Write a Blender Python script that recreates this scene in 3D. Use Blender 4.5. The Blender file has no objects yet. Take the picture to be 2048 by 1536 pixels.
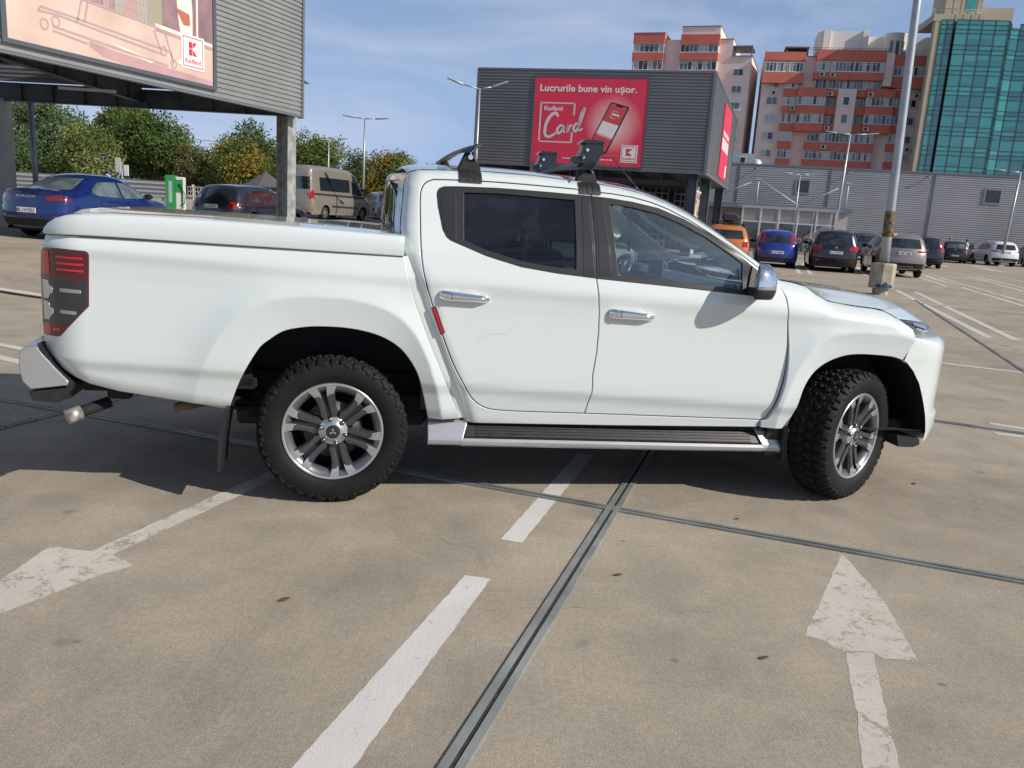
import bpy, bmesh, math, random
import numpy as np
from mathutils import Vector, Matrix
from mathutils.geometry import delaunay_2d_cdt
from mathutils.bvhtree import BVHTree

random.seed(7)
rng = np.random.default_rng(7)
SC = bpy.context.scene
COL = SC.collection
PI = math.pi
R = math.radians

# ------------------------------------------------------------------ camera, sky, sun, exposure
cd = bpy.data.cameras.new('camera')
cam = bpy.data.objects.new('camera', cd)
COL.objects.link(cam)
cd.sensor_fit = 'HORIZONTAL'
cd.sensor_width = 36.0
cd.lens = 28.727
cd.clip_start = 0.05
cd.clip_end = 6000
_r = Vector((0.9979579, 0.01309886, 0.06251766))
_d = Vector((0.06387518, -0.20465094, -0.97674867))
_f = Vector((0.0, 0.97874737, -0.20506971))
_m = Matrix(((_r.x, -_d.x, -_f.x), (_r.y, -_d.y, -_f.y), (_r.z, -_d.z, -_f.z))).to_4x4()
_m.translation = Vector((0, 0, 1.5305))
cam.matrix_world = _m
SC.camera = cam

SUN_DIR = Vector((0.760, -0.352, 0.546)).normalized()      # towards the sun
SUN_EL = math.asin(SUN_DIR.z)
SUN_ROT = math.atan2(SUN_DIR.x, SUN_DIR.y)
world = bpy.data.worlds.new("World")
SC.world = world
world.use_nodes = True
wn = world.node_tree.nodes
wl = world.node_tree.links
bg = wn['Background']
sky = wn.new('ShaderNodeTexSky')
sky.sky_type = 'NISHITA'
sky.sun_disc = False
sky.sun_elevation = SUN_EL
sky.sun_rotation = SUN_ROT
sky.air_density = 1.0
sky.dust_density = 0.6
sky.ozone_density = 2.2
tc = wn.new('ShaderNodeTexCoord')
mp = wn.new('ShaderNodeMapping')
mp.inputs['Scale'].default_value = (1.0, 1.0, 3.4)
wl.new(tc.outputs['Generated'], mp.inputs['Vector'])
nz = wn.new('ShaderNodeTexNoise')
nz.inputs['Scale'].default_value = 2.6
nz.inputs['Detail'].default_value = 7
nz.inputs['Roughness'].default_value = 0.55
nz.inputs['Distortion'].default_value = 0.5
wl.new(mp.outputs['Vector'], nz.inputs['Vector'])
cr = wn.new('ShaderNodeValToRGB')
cr.color_ramp.elements[0].position = 0.46
cr.color_ramp.elements[0].color = (0.05, 0.05, 0.05, 1)
cr.color_ramp.elements[1].position = 0.68
cr.color_ramp.elements[1].color = (0.60, 0.60, 0.60, 1)
wl.new(nz.outputs['Fac'], cr.inputs['Fac'])
mx = wn.new('ShaderNodeMix')
mx.data_type = 'RGBA'
wl.new(cr.outputs['Color'], mx.inputs['Factor'])
# pale blue haze low in the sky
sx = wn.new('ShaderNodeSeparateXYZ')
wl.new(tc.outputs['Generated'], sx.inputs[0])
hz = wn.new('ShaderNodeMapRange')
hz.inputs['From Min'].default_value = 0.0
hz.inputs['From Max'].default_value = 0.48
hz.inputs['To Min'].default_value = 0.92
hz.inputs['To Max'].default_value = 0.0
wl.new(sx.outputs['Z'], hz.inputs['Value'])
hm = wn.new('ShaderNodeMix')
hm.data_type = 'RGBA'
wl.new(hz.outputs['Result'], hm.inputs['Factor'])
wl.new(sky.outputs['Color'], hm.inputs['A'])
hm.inputs['B'].default_value = (4.9, 7.2, 11.9, 1)
wl.new(hm.outputs['Result'], mx.inputs['A'])
mx.inputs['B'].default_value = (8.6, 9.3, 11.4, 1)
wl.new(mx.outputs['Result'], bg.inputs['Color'])
bg.inputs['Strength'].default_value = 0.072

sd = bpy.data.lights.new('sun', 'SUN')
sd.energy = 5.0
sd.angle = R(0.53)
sd.color = (1.0, 0.94, 0.85)
sun = bpy.data.objects.new('sun', sd)
COL.objects.link(sun)
sun.rotation_euler = SUN_DIR.to_track_quat('Z', 'Y').to_euler()
SC.view_settings.view_transform = 'Standard'
SC.view_settings.look = 'None'
SC.view_settings.exposure = 0.0
SC.view_settings.gamma = 1.0

# ------------------------------------------------------------------ materials
MATS = {}


def mat(name, col=(0.5, 0.5, 0.5), rough=0.5, metal=0.0, var=0.0, scale=8.0, coat=0.0, bump=0.0, bscale=60.0,
        spec=0.5, var2=None, emis=None, coords='Object'):
    if name in MATS:
        return MATS[name]
    m = bpy.data.materials.new(name)
    m.use_nodes = True
    nt = m.node_tree
    b = nt.nodes['Principled BSDF']
    b.inputs['Base Color'].default_value = (*col, 1)
    b.inputs['Roughness'].default_value = rough
    b.inputs['Metallic'].default_value = metal
    b.inputs['Specular IOR Level'].default_value = spec
    if coat:
        b.inputs['Coat Weight'].default_value = coat
        b.inputs['Coat Roughness'].default_value = 0.03
    if var or bump:
        t = nt.nodes.new('ShaderNodeTexCoord')
    if var:
        n = nt.nodes.new('ShaderNodeTexNoise')
        n.inputs['Scale'].default_value = scale
        n.inputs['Detail'].default_value = 6
        nt.links.new(t.outputs[coords], n.inputs['Vector'])
        r = nt.nodes.new('ShaderNodeValToRGB')
        r.color_ramp.elements[0].position = 0.3
        r.color_ramp.elements[1].position = 0.7
        lo = [max(0, c * (1 - var)) for c in col]
        hi = var2 if var2 else [min(1, c * (1 + var)) for c in col]
        r.color_ramp.elements[0].color = (*lo, 1)
        r.color_ramp.elements[1].color = (*hi, 1)
        nt.links.new(n.outputs['Fac'], r.inputs['Fac'])
        nt.links.new(r.outputs['Color'], b.inputs['Base Color'])
    if bump:
        n2 = nt.nodes.new('ShaderNodeTexNoise')
        n2.inputs['Scale'].default_value = bscale
        n2.inputs['Detail'].default_value = 4
        nt.links.new(t.outputs[coords], n2.inputs['Vector'])
        bp = nt.nodes.new('ShaderNodeBump')
        bp.inputs['Strength'].default_value = bump
        bp.inputs['Distance'].default_value = 0.01
        nt.links.new(n2.outputs['Fac'], bp.inputs['Height'])
        nt.links.new(bp.outputs['Normal'], b.inputs['Normal'])
    MATS[name] = m
    return m


def glass_mat(name, tint, rough=0.0, f0=1.0):
    """thin pane: tinted see-through plus a mirror reflection that grows at grazing angles"""
    if name in MATS:
        return MATS[name]
    m = bpy.data.materials.new(name)
    m.use_nodes = True
    nt = m.node_tree
    for n in list(nt.nodes):
        nt.nodes.remove(n)
    o = nt.nodes.new('ShaderNodeOutputMaterial')
    tr = nt.nodes.new('ShaderNodeBsdfTransparent')
    tr.inputs['Color'].default_value = (*tint, 1)
    gl = nt.nodes.new('ShaderNodeBsdfGlossy')
    gl.inputs['Roughness'].default_value = rough
    # Schlick reflectance from the angle alone, the same from both sides of the pane
    ge = nt.nodes.new('ShaderNodeNewGeometry')
    dt = nt.nodes.new('ShaderNodeVectorMath')
    dt.operation = 'DOT_PRODUCT'
    nt.links.new(ge.outputs['Normal'], dt.inputs[0])
    nt.links.new(ge.outputs['Incoming'], dt.inputs[1])

    def ma(op, x, y=None):
        n = nt.nodes.new('ShaderNodeMath')
        n.operation = op
        nt.links.new(x, n.inputs[0])
        if y is not None:
            n.inputs[1].default_value = y
        return n.outputs[0]
    c_ = ma('ABSOLUTE', dt.outputs['Value'])
    c_ = ma('MULTIPLY', c_, -1.0)
    c_ = ma('ADD', c_, 1.0)
    c_ = ma('POWER', c_, 5.0)
    c_ = ma('MULTIPLY', c_, 0.95)
    c_ = ma('ADD', c_, 0.042)
    mul = nt.nodes.new('ShaderNodeMath')
    mul.operation = 'MULTIPLY'
    mul.inputs[1].default_value = f0
    mul.use_clamp = True
    nt.links.new(c_, mul.inputs[0])
    mi = nt.nodes.new('ShaderNodeMixShader')
    nt.links.new(mul.outputs[0], mi.inputs['Fac'])
    nt.links.new(tr.outputs[0], mi.inputs[1])
    nt.links.new(gl.outputs[0], mi.inputs[2])
    nt.links.new(mi.outputs[0], o.inputs['Surface'])
    MATS[name] = m
    return m


# ------------------------------------------------------------------ object helpers
def tag(o, label=None, cat=None, group=None, kind=None):
    if label:
        o['label'] = label
    if cat:
        o['category'] = cat
    if group:
        o['group'] = group
    if kind:
        o['kind'] = kind
    return o


def thing(name, label, cat, loc=(0, 0, 0), rz=0.0, group=None):
    o = bpy.data.objects.new(name, None)
    o.empty_display_size = 0.2
    COL.objects.link(o)
    o.location = loc
    o.rotation_euler = (0, 0, rz)
    return tag(o, label, cat, group)


def copy_tree(o, parent=None):
    c = o.copy()
    COL.objects.link(c)
    c.parent = parent
    for ch in o.children:
        copy_tree(ch, c)
    return c


def link_mesh(name, me, mats, parent=None, loc=None):
    if not isinstance(mats, (list, tuple)):
        mats = [mats]
    for m in mats:
        me.materials.append(m)
    o = bpy.data.objects.new(name, me)
    COL.objects.link(o)
    if parent:
        o.parent = parent
    if loc:
        o.location = loc
    return o


def rotz(a):
    return Matrix.Rotation(a, 3, 'Z')


class MB:
    """collects polygons of one mesh"""

    def __init__(s):
        s.v, s.f, s.m, s.s = [], [], [], []

    def add(s, verts, faces, m=0, smooth=False):
        b = len(s.v)
        s.v += [tuple(v) for v in verts]
        s.f += [[i + b for i in f] for f in faces]
        s.m += [m] * len(faces)
        s.s += [smooth] * len(faces)
        return s

    def box(s, c, d, m=0, rot=None):
        x, y, z = [k / 2 for k in d]
        vs = [Vector(p) for p in ((-x, -y, -z), (x, -y, -z), (x, y, -z), (-x, y, -z), (-x, -y, z), (x, -y, z), (x, y, z), (-x, y, z))]
        if rot is not None:
            vs = [rot @ v for v in vs]
        vs = [v + Vector(c) for v in vs]
        return s.add(vs, [(0, 3, 2, 1), (4, 5, 6, 7), (0, 1, 5, 4), (1, 2, 6, 5), (2, 3, 7, 6), (3, 0, 4, 7)], m)

    def box2(s, a, b, m=0):
        return s.box([(p + q) / 2 for p, q in zip(a, b)], [abs(q - p) for p, q in zip(a, b)], m)

    def tube(s, p0, p1, r0, r1=None, n=12, m=0, cap=True, smooth=True):
        r1 = r0 if r1 is None else r1
        return s.path([p0, p1], [r0, r1], n, m, cap, smooth)

    def path(s, pts, rad, n=10, m=0, cap=True, smooth=True):
        pts = [Vector(p) for p in pts]
        if not isinstance(rad, (list, tuple)):
            rad = [rad] * len(pts)
        vs = []
        prev = None
        for i, p in enumerate(pts):
            d = (pts[min(i + 1, len(pts) - 1)] - pts[max(i - 1, 0)]).normalized()
            if prev is None:
                u = d.orthogonal().normalized()
            else:
                u = (prev - d * prev.dot(d)).normalized()
            prev = u
            w = d.cross(u)
            for k in range(n):
                a = 2 * PI * k / n
                vs.append(p + (u * math.cos(a) + w * math.sin(a)) * rad[i])
        fs = []
        for i in range(len(pts) - 1):
            for k in range(n):
                k2 = (k + 1) % n
                fs.append((i * n + k, i * n + k2, (i + 1) * n + k2, (i + 1) * n + k))
        s.add(vs, fs, m, smooth)
        if cap:
            b = len(s.v) - len(vs)
            s.f += [[b + k for k in range(n)][::-1], [b + (len(pts) - 1) * n + k for k in range(n)]]
            s.m += [m, m]
            s.s += [False, False]
        return s

    def prism(s, poly, fn, d0, d1, m=0, smooth=False):
        """poly: 2-D points; fn(u, v, d) -> 3-D point"""
        n = len(poly)
        vs = [fn(u, v, d0) for u, v in poly] + [fn(u, v, d1) for u, v in poly]
        fs = [tuple(range(n))[::-1], tuple(range(n, 2 * n))]
        s.add(vs, fs, m, False)
        b = len(s.v) - 2 * n
        for k in range(n):
            k2 = (k + 1) % n
            s.f.append([b + k, b + k2, b + n + k2, b + n + k])
            s.m.append(m)
            s.s.append(smooth)
        return s

    def lathe(s, prof, fn, n=48, m=0, smooth=True, a0=0.0, a1=2 * PI):
        """prof: (r, h) points; fn(r*cos, r*sin, h) -> 3-D"""
        full = abs(a1 - a0 - 2 * PI) < 1e-6
        nn = n if full else n + 1
        vs = []
        for r, h in prof:
            for k in range(nn):
                a = a0 + (a1 - a0) * k / n
                vs.append(fn(r * math.cos(a), r * math.sin(a), h))
        fs = []
        for i in range(len(prof) - 1):
            for k in range(n):
                k2 = (k + 1) % nn
                fs.append((i * nn + k, i * nn + k2, (i + 1) * nn + k2, (i + 1) * nn + k))
        return s.add(vs, fs, m, smooth)

    def grid(s, rows, m=0, smooth=True, flip=False, close=False):
        """rows: list of equal-length point lists"""
        n = len(rows[0])
        vs = [p for r in rows for p in r]
        fs = []
        for i in range(len(rows) - 1):
            for k in range(n if close else n - 1):
                k2 = (k + 1) % n
                q = (i * n + k, i * n + k2, (i + 1) * n + k2, (i + 1) * n + k)
                fs.append(q[::-1] if flip else q)
        return s.add(vs, fs, m, smooth)

    def build(s, name, mats, parent=None, loc=None, fix=True, bevel=0.0, weld=False):
        me = bpy.data.meshes.new(name)
        me.from_pydata([tuple(v) for v in s.v], [], s.f)
        me.polygons.foreach_set('material_index', s.m)
        me.polygons.foreach_set('use_smooth', s.s)
        if fix or weld:
            b = bmesh.new()
            b.from_mesh(me)
            if weld:
                bmesh.ops.remove_doubles(b, verts=b.verts, dist=0.0008)
            if fix:
                bmesh.ops.recalc_face_normals(b, faces=b.faces)
            b.to_mesh(me)
            b.free()
        me.update()
        o = link_mesh(name, me, mats, parent, loc)
        if bevel:
            md = o.modifiers.new('bevel', 'BEVEL')
            md.width = bevel
            md.segments = 2
            md.limit_method = 'ANGLE'
            md.angle_limit = R(35)
        return o


FONT_CACHE = {}


def text_geo(body, size=1.0, bold=0.0, align='LEFT', spacing=1.0, res=3):
    """flat lettering as (verts2d, faces), baseline at 0"""
    key = (body, size, bold, align, spacing)
    if key in FONT_CACHE:
        return FONT_CACHE[key]
    c = bpy.data.curves.new('lettering', 'FONT')
    c.body = body
    c.size = size
    c.offset = bold
    c.align_x = align
    c.space_character = spacing
    c.resolution_u = res
    c.fill_mode = 'FRONT'
    o = bpy.data.objects.new('lettering', c)
    COL.objects.link(o)
    dg = bpy.context.evaluated_depsgraph_get()
    me = bpy.data.meshes.new_from_object(o.evaluated_get(dg))
    vs = [(v.co.x, v.co.y) for v in me.vertices]
    fs = [tuple(p.vertices) for p in me.polygons]
    bpy.data.objects.remove(o)
    bpy.data.curves.remove(c)
    bpy.data.meshes.remove(me)
    FONT_CACHE[key] = (vs, fs)
    return vs, fs


def fit_text(body, w, h, bold=0.0):
    """lettering scaled to fill a w x h box whose lower left corner is (0, 0)"""
    vs, fs = text_geo(body, 1.0, bold)
    a = np.array(vs)
    lo, hi = a.min(0), a.max(0)
    a = (a - lo) / (hi - lo) * np.array([w, h])
    return [tuple(p) for p in a], fs


def add_text(mb, geo, fn, m=0, d=0.0):
    vs, fs = geo
    mb.add([fn(u, v, d) for u, v in vs], fs, m)


def ribbon(mb, pts, w, fn, m=0, d=0.0):
    """a flat stroke of width w through 2-D points"""
    P = [Vector(p) for p in pts]
    vs = []
    for i, p in enumerate(P):
        t = (P[min(i + 1, len(P) - 1)] - P[max(i - 1, 0)]).normalized()
        n = Vector((-t.y, t.x)) * (w[i] if isinstance(w, (list, tuple)) else w) / 2
        vs += [fn(p.x + n.x, p.y + n.y, d), fn(p.x - n.x, p.y - n.y, d)]
    mb.add(vs, [(2 * i, 2 * i + 1, 2 * i + 3, 2 * i + 2) for i in range(len(P) - 1)], m)


def spline(pts, n=8, closed=False):
    """Catmull-Rom through the points (any dimension)"""
    P = np.array(pts, float)
    out = []
    N = len(P)
    rngi = range(N if closed else N - 1)
    for i in rngi:
        p1, p2 = P[i], P[(i + 1) % N]
        p0 = P[(i - 1) % N] if (closed or i > 0) else 2 * p1 - p2
        p3 = P[(i + 2) % N] if (closed or i + 2 < N) else 2 * p2 - p1
        for k in range(n):
            t = k / n
            out.append(0.5 * ((2 * p1) + (-p0 + p2) * t + (2 * p0 - 5 * p1 + 4 * p2 - p3) * t * t + (-p0 + 3 * p1 - 3 * p2 + p3) * t ** 3))
    if not closed:
        out.append(P[-1])
    return [tuple(p) for p in out]


# ---- polygons with a fine interior, used for every pressed-metal panel
def area2(P):
    x, y = P[:, 0], P[:, 1]
    return 0.5 * np.sum(x * np.roll(y, -1) - np.roll(x, -1) * y)


def densify(poly, res):
    out = []
    n = len(poly)
    for i in range(n):
        a = np.array(poly[i], float)
        b = np.array(poly[(i + 1) % n], float)
        k = max(1, int(math.ceil(np.linalg.norm(b - a) / res)))
        for j in range(k):
            out.append(a + (b - a) * j / k)
    return np.array(out)


def inset(P, d):
    """polygon moved inwards by d (outwards when negative); P counter-clockwise"""
    e = np.roll(P, -1, 0) - P
    L = np.linalg.norm(e, axis=1, keepdims=True)
    e = e / np.maximum(L, 1e-9)
    nrm = np.stack([-e[:, 1], e[:, 0]], 1)
    n2 = nrm + np.roll(nrm, 1, 0)
    q = np.sum(n2 * n2, 1, keepdims=True)
    n2 = n2 * 2 / np.maximum(q, 1.0)
    return P + n2 * d


def in_poly(pts, P):
    x, y = pts[:, 0], pts[:, 1]
    r = np.zeros(len(pts), bool)
    j = len(P) - 1
    for i in range(len(P)):
        xi, yi = P[i]
        xj, yj = P[j]
        c = ((yi > y) != (yj > y)) & (x < (xj - xi) * (y - yi) / (yj - yi + 1e-12) + xi)
        r ^= c
        j = i
    return r


def dist_poly(pts, P, closed=True):
    A = P if closed else P[:-1]
    B = np.roll(P, -1, 0) if closed else P[1:]
    d = np.full(len(pts), 1e9)
    for a, b in zip(A, B):
        ab = b - a
        t = np.clip(((pts - a) @ ab) / max(ab @ ab, 1e-12), 0, 1)
        q = pts - a - t[:, None] * ab
        d = np.minimum(d, np.hypot(q[:, 0], q[:, 1]))
    return d


def cdt(loops, res):
    """loops: [outer, hole, ...] of 2-D arrays -> points, triangles (counter-clockwise)"""
    outer = loops[0]
    lo, hi = outer.min(0), outer.max(0)
    gx = np.arange(lo[0] + res / 2, hi[0], res)
    gy = np.arange(lo[1] + res / 2, hi[1], res)
    g = np.array([(x + (res / 2 if j % 2 else 0), y) for j, y in enumerate(gy) for x in gx]).reshape(-1, 2)
    if len(g):
        k = in_poly(g, outer)
        for h in loops[1:]:
            k &= ~in_poly(g, h)
        g = g[k]
    if len(g):
        k = np.ones(len(g), bool)
        for h in loops:
            k &= dist_poly(g, h) > res * 0.45
        g = g[k]
    vs = [Vector(p) for l in loops for p in l] + [Vector(p) for p in g]
    ed = []
    b = 0
    for l in loops:
        n = len(l)
        ed += [(b + i, b + (i + 1) % n) for i in range(n)]
        b += n
    r = delaunay_2d_cdt(vs, ed, [], 0, 1e-6)
    P = np.array([tuple(v) for v in r[0]])
    T = np.array([f for f in r[2] if len(f) == 3])
    cen = P[T].mean(1)
    k = in_poly(cen, outer)
    for h in loops[1:]:
        k &= ~in_poly(cen, h)
    T = T[k]
    a, b2, c = P[T[:, 0]], P[T[:, 1]], P[T[:, 2]]
    cr_ = (b2[:, 0] - a[:, 0]) * (c[:, 1] - a[:, 1]) - (b2[:, 1] - a[:, 1]) * (c[:, 0] - a[:, 0])
    T = T[np.abs(cr_) > 1e-10]
    cr_ = cr_[np.abs(cr_) > 1e-10]
    T[cr_ < 0] = T[cr_ < 0][:, ::-1]
    return P, T


def panel(name, outline, S, m, parent, side=-1, holes=(), res=0.04, gap=0.0025, er=0.004, depth=0.03, off=0.0, crisp=False):
    """pressed panel: outline in (x, z), half-width S(x, z); rounded rim and a flange turned inwards"""
    P = densify(outline, res * 0.7)
    if area2(P) < 0:
        P = P[::-1]
    P = inset(P, gap)
    loops_out = [P]
    loops_in = [inset(P, er)]
    for h in holes:
        H = densify(h, res * 0.7)
        if area2(H) < 0:
            H = H[::-1]
        loops_out.append(H)
        loops_in.append(inset(H, -er))
    pts, tris = cdt(loops_in, res)

    def SN(p):
        e = 0.004
        s0 = S(p[:, 0], p[:, 1])
        sx = (S(p[:, 0] + e, p[:, 1]) - S(p[:, 0] - e, p[:, 1])) / (2 * e)
        sz = (S(p[:, 0], p[:, 1] + e) - S(p[:, 0], p[:, 1] - e)) / (2 * e)
        n = np.stack([-sx, np.full(len(p), float(side)), -sz], 1)
        return s0 + off, n / np.linalg.norm(n, axis=1, keepdims=True)

    V, N, F = [], [], []
    y, n = SN(pts)
    V += [(a[0], side * b, a[1]) for a, b in zip(pts, y)]
    N += [tuple(q) for q in n]
    for t in tris:
        F.append(list(t) if side < 0 else list(t[::-1]))
    for li, (lo_, li_) in enumerate(zip(loops_out, loops_in)):
        k = len(lo_)
        ys, ns = SN(li_)
        yo, _ = SN(lo_)
        out = lo_ - li_
        out = out / np.maximum(np.linalg.norm(out, axis=1, keepdims=True), 1e-9)
        o3 = np.stack([out[:, 0], np.zeros(k), out[:, 1]], 1)
        b = len(V)
        V += [(p[0], side * s_, p[1]) for p, s_ in zip(li_, ys)]
        N += [tuple(q) for q in ns]
        V += [(p[0], side * (s_ - er * 0.6), p[1]) for p, s_ in zip(lo_, yo)]
        n2 = ns * 0.6 + o3
        N += [tuple(q) for q in n2 / np.linalg.norm(n2, axis=1, keepdims=True)]
        V += [(p[0], side * (s_ - er * 0.6), p[1]) for p, s_ in zip(lo_, yo)]
        N += [tuple(q) for q in o3]
        V += [(p[0], side * (s_ - depth), p[1]) for p, s_ in zip(lo_, yo)]
        N += [tuple(q) for q in o3]
        flip = (side > 0) ^ (li > 0)
        for i in range(k):
            j = (i + 1) % k
            q1 = [b + i, b + k + i, b + k + j, b + j]
            q2 = [b + 2 * k + i, b + 3 * k + i, b + 3 * k + j, b + 2 * k + j]
            F += [q1[::-1] if flip else q1, q2[::-1] if flip else q2]
    me = bpy.data.meshes.new(name)
    me.from_pydata(V, [], F)
    me.polygons.foreach_set('use_smooth', [True] * len(F))
    me.normals_split_custom_set_from_vertices(N)
    return link_mesh(name, me, m, parent)


def smoothstep(a, b, x):
    t = np.clip((x - a) / (b - a), 0, 1)
    return t * t * (3 - 2 * t)


def gz(x, y):
    """height of the car park surface: flat by the pickup, rising gently to the back left"""
    d = max(0.0, -0.343 - 0.0231 * x + 0.01836 * y)
    w = 1 - float(smoothstep(2.0, 12.0, x))
    return min(1.3, d * d / (d + 0.04)) * w


def paint_mat(name, col, flake=0.0, rough=0.28):
    m = mat(name, col, rough, 0.0, coat=1.0, spec=0.5)
    b = m.node_tree.nodes['Principled BSDF']
    b.inputs['Coat Roughness'].default_value = 0.025
    if flake:
        b.inputs['Metallic'].default_value = flake
    return m


W_PAINT = paint_mat('pearl_white_paint', (0.600, 0.652, 0.642), 0.0, 0.33)
_n = W_PAINT.node_tree
_t = _n.nodes.new('ShaderNodeTexCoord')
_x = _n.nodes.new('ShaderNodeTexNoise')
_x.inputs['Scale'].default_value = 2.2
_x.inputs['Detail'].default_value = 8
_n.links.new(_t.outputs['Object'], _x.inputs['Vector'])
_r2 = _n.nodes.new('ShaderNodeMapRange')
_r2.inputs['To Min'].default_value = 0.01
_r2.inputs['To Max'].default_value = 0.07
_n.links.new(_x.outputs['Fac'], _r2.inputs['Value'])
_n.links.new(_r2.outputs['Result'], _n.nodes['Principled BSDF'].inputs['Coat Roughness'])
M_BLACK = mat('black_plastic', (0.018, 0.018, 0.019), 0.5, var=0.2, scale=20)
M_GBLACK = mat('pillar_film', (0.020, 0.020, 0.023), 0.28, coat=0.3)
M_TRIM = mat('window_trim', (0.022, 0.020, 0.019), 0.30, 0.0, coat=.4)
M_DARK = mat('underbody_black', (0.010, 0.010, 0.010), 0.8)
M_LINER = mat('wheel_liner', (0.012, 0.012, 0.013), 0.7, bump=0.2, bscale=30)
M_CHROME = mat('chrome', (0.88, 0.89, 0.90), 0.05, 1.0)
M_SILVER = mat('silver_paint', (0.46, 0.47, 0.48), 0.30, 0.55, coat=0.6, var=0.06, scale=5)
M_RUBBER = mat('tyre_rubber', (0.0075, 0.0073, 0.0072), 0.68, var=0.3, scale=14, bump=0.1, bscale=120, spec=0.28)
M_RIMD = mat('gunmetal_rim', (0.075, 0.078, 0.084), 0.32, 0.55, coat=0.5)
M_RIMS = mat('machined_rim', (0.52, 0.525, 0.535), 0.24, 0.75, coat=0.3)
M_DISC = mat('brake_steel', (0.16, 0.15, 0.145), 0.45, 0.8, var=0.3, scale=20)
M_RED = mat('red_lens', (0.33, 0.006, 0.012), 0.06, coat=1.0)
M_REDB = mat('bright_red_lens', (0.62, 0.012, 0.03), 0.10, coat=1.0)
M_REDD = mat('deep_red_lens', (0.085, 0.006, 0.014), 0.06, coat=1.0)
M_SMOKE = mat('smoked_lens', (0.022, 0.026, 0.034), 0.05, coat=1.0)
M_CLEAR = mat('clear_lens_unit', (0.42, 0.45, 0.50), 0.08, 0.7, coat=1.0)
G_FRONT = glass_mat('front_glass', (0.74, 0.97, 1.0), f0=6.5)
G_REAR = glass_mat('privacy_glass', (0.085, 0.11, 0.17), f0=1.9)
G_SHIELD = glass_mat('windscreen_glass', (0.80, 0.94, 0.94), f0=1.2)
M_BEIGE = mat('beige_trim', (0.56, 0.53, 0.44), 0.7)
M_CABIN = mat('cabin_plastic', (0.055, 0.062, 0.068), 0.6)
M_SEAT = mat('seat_fabric', (0.075, 0.075, 0.078), 0.9, var=0.2, scale=40)


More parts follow.
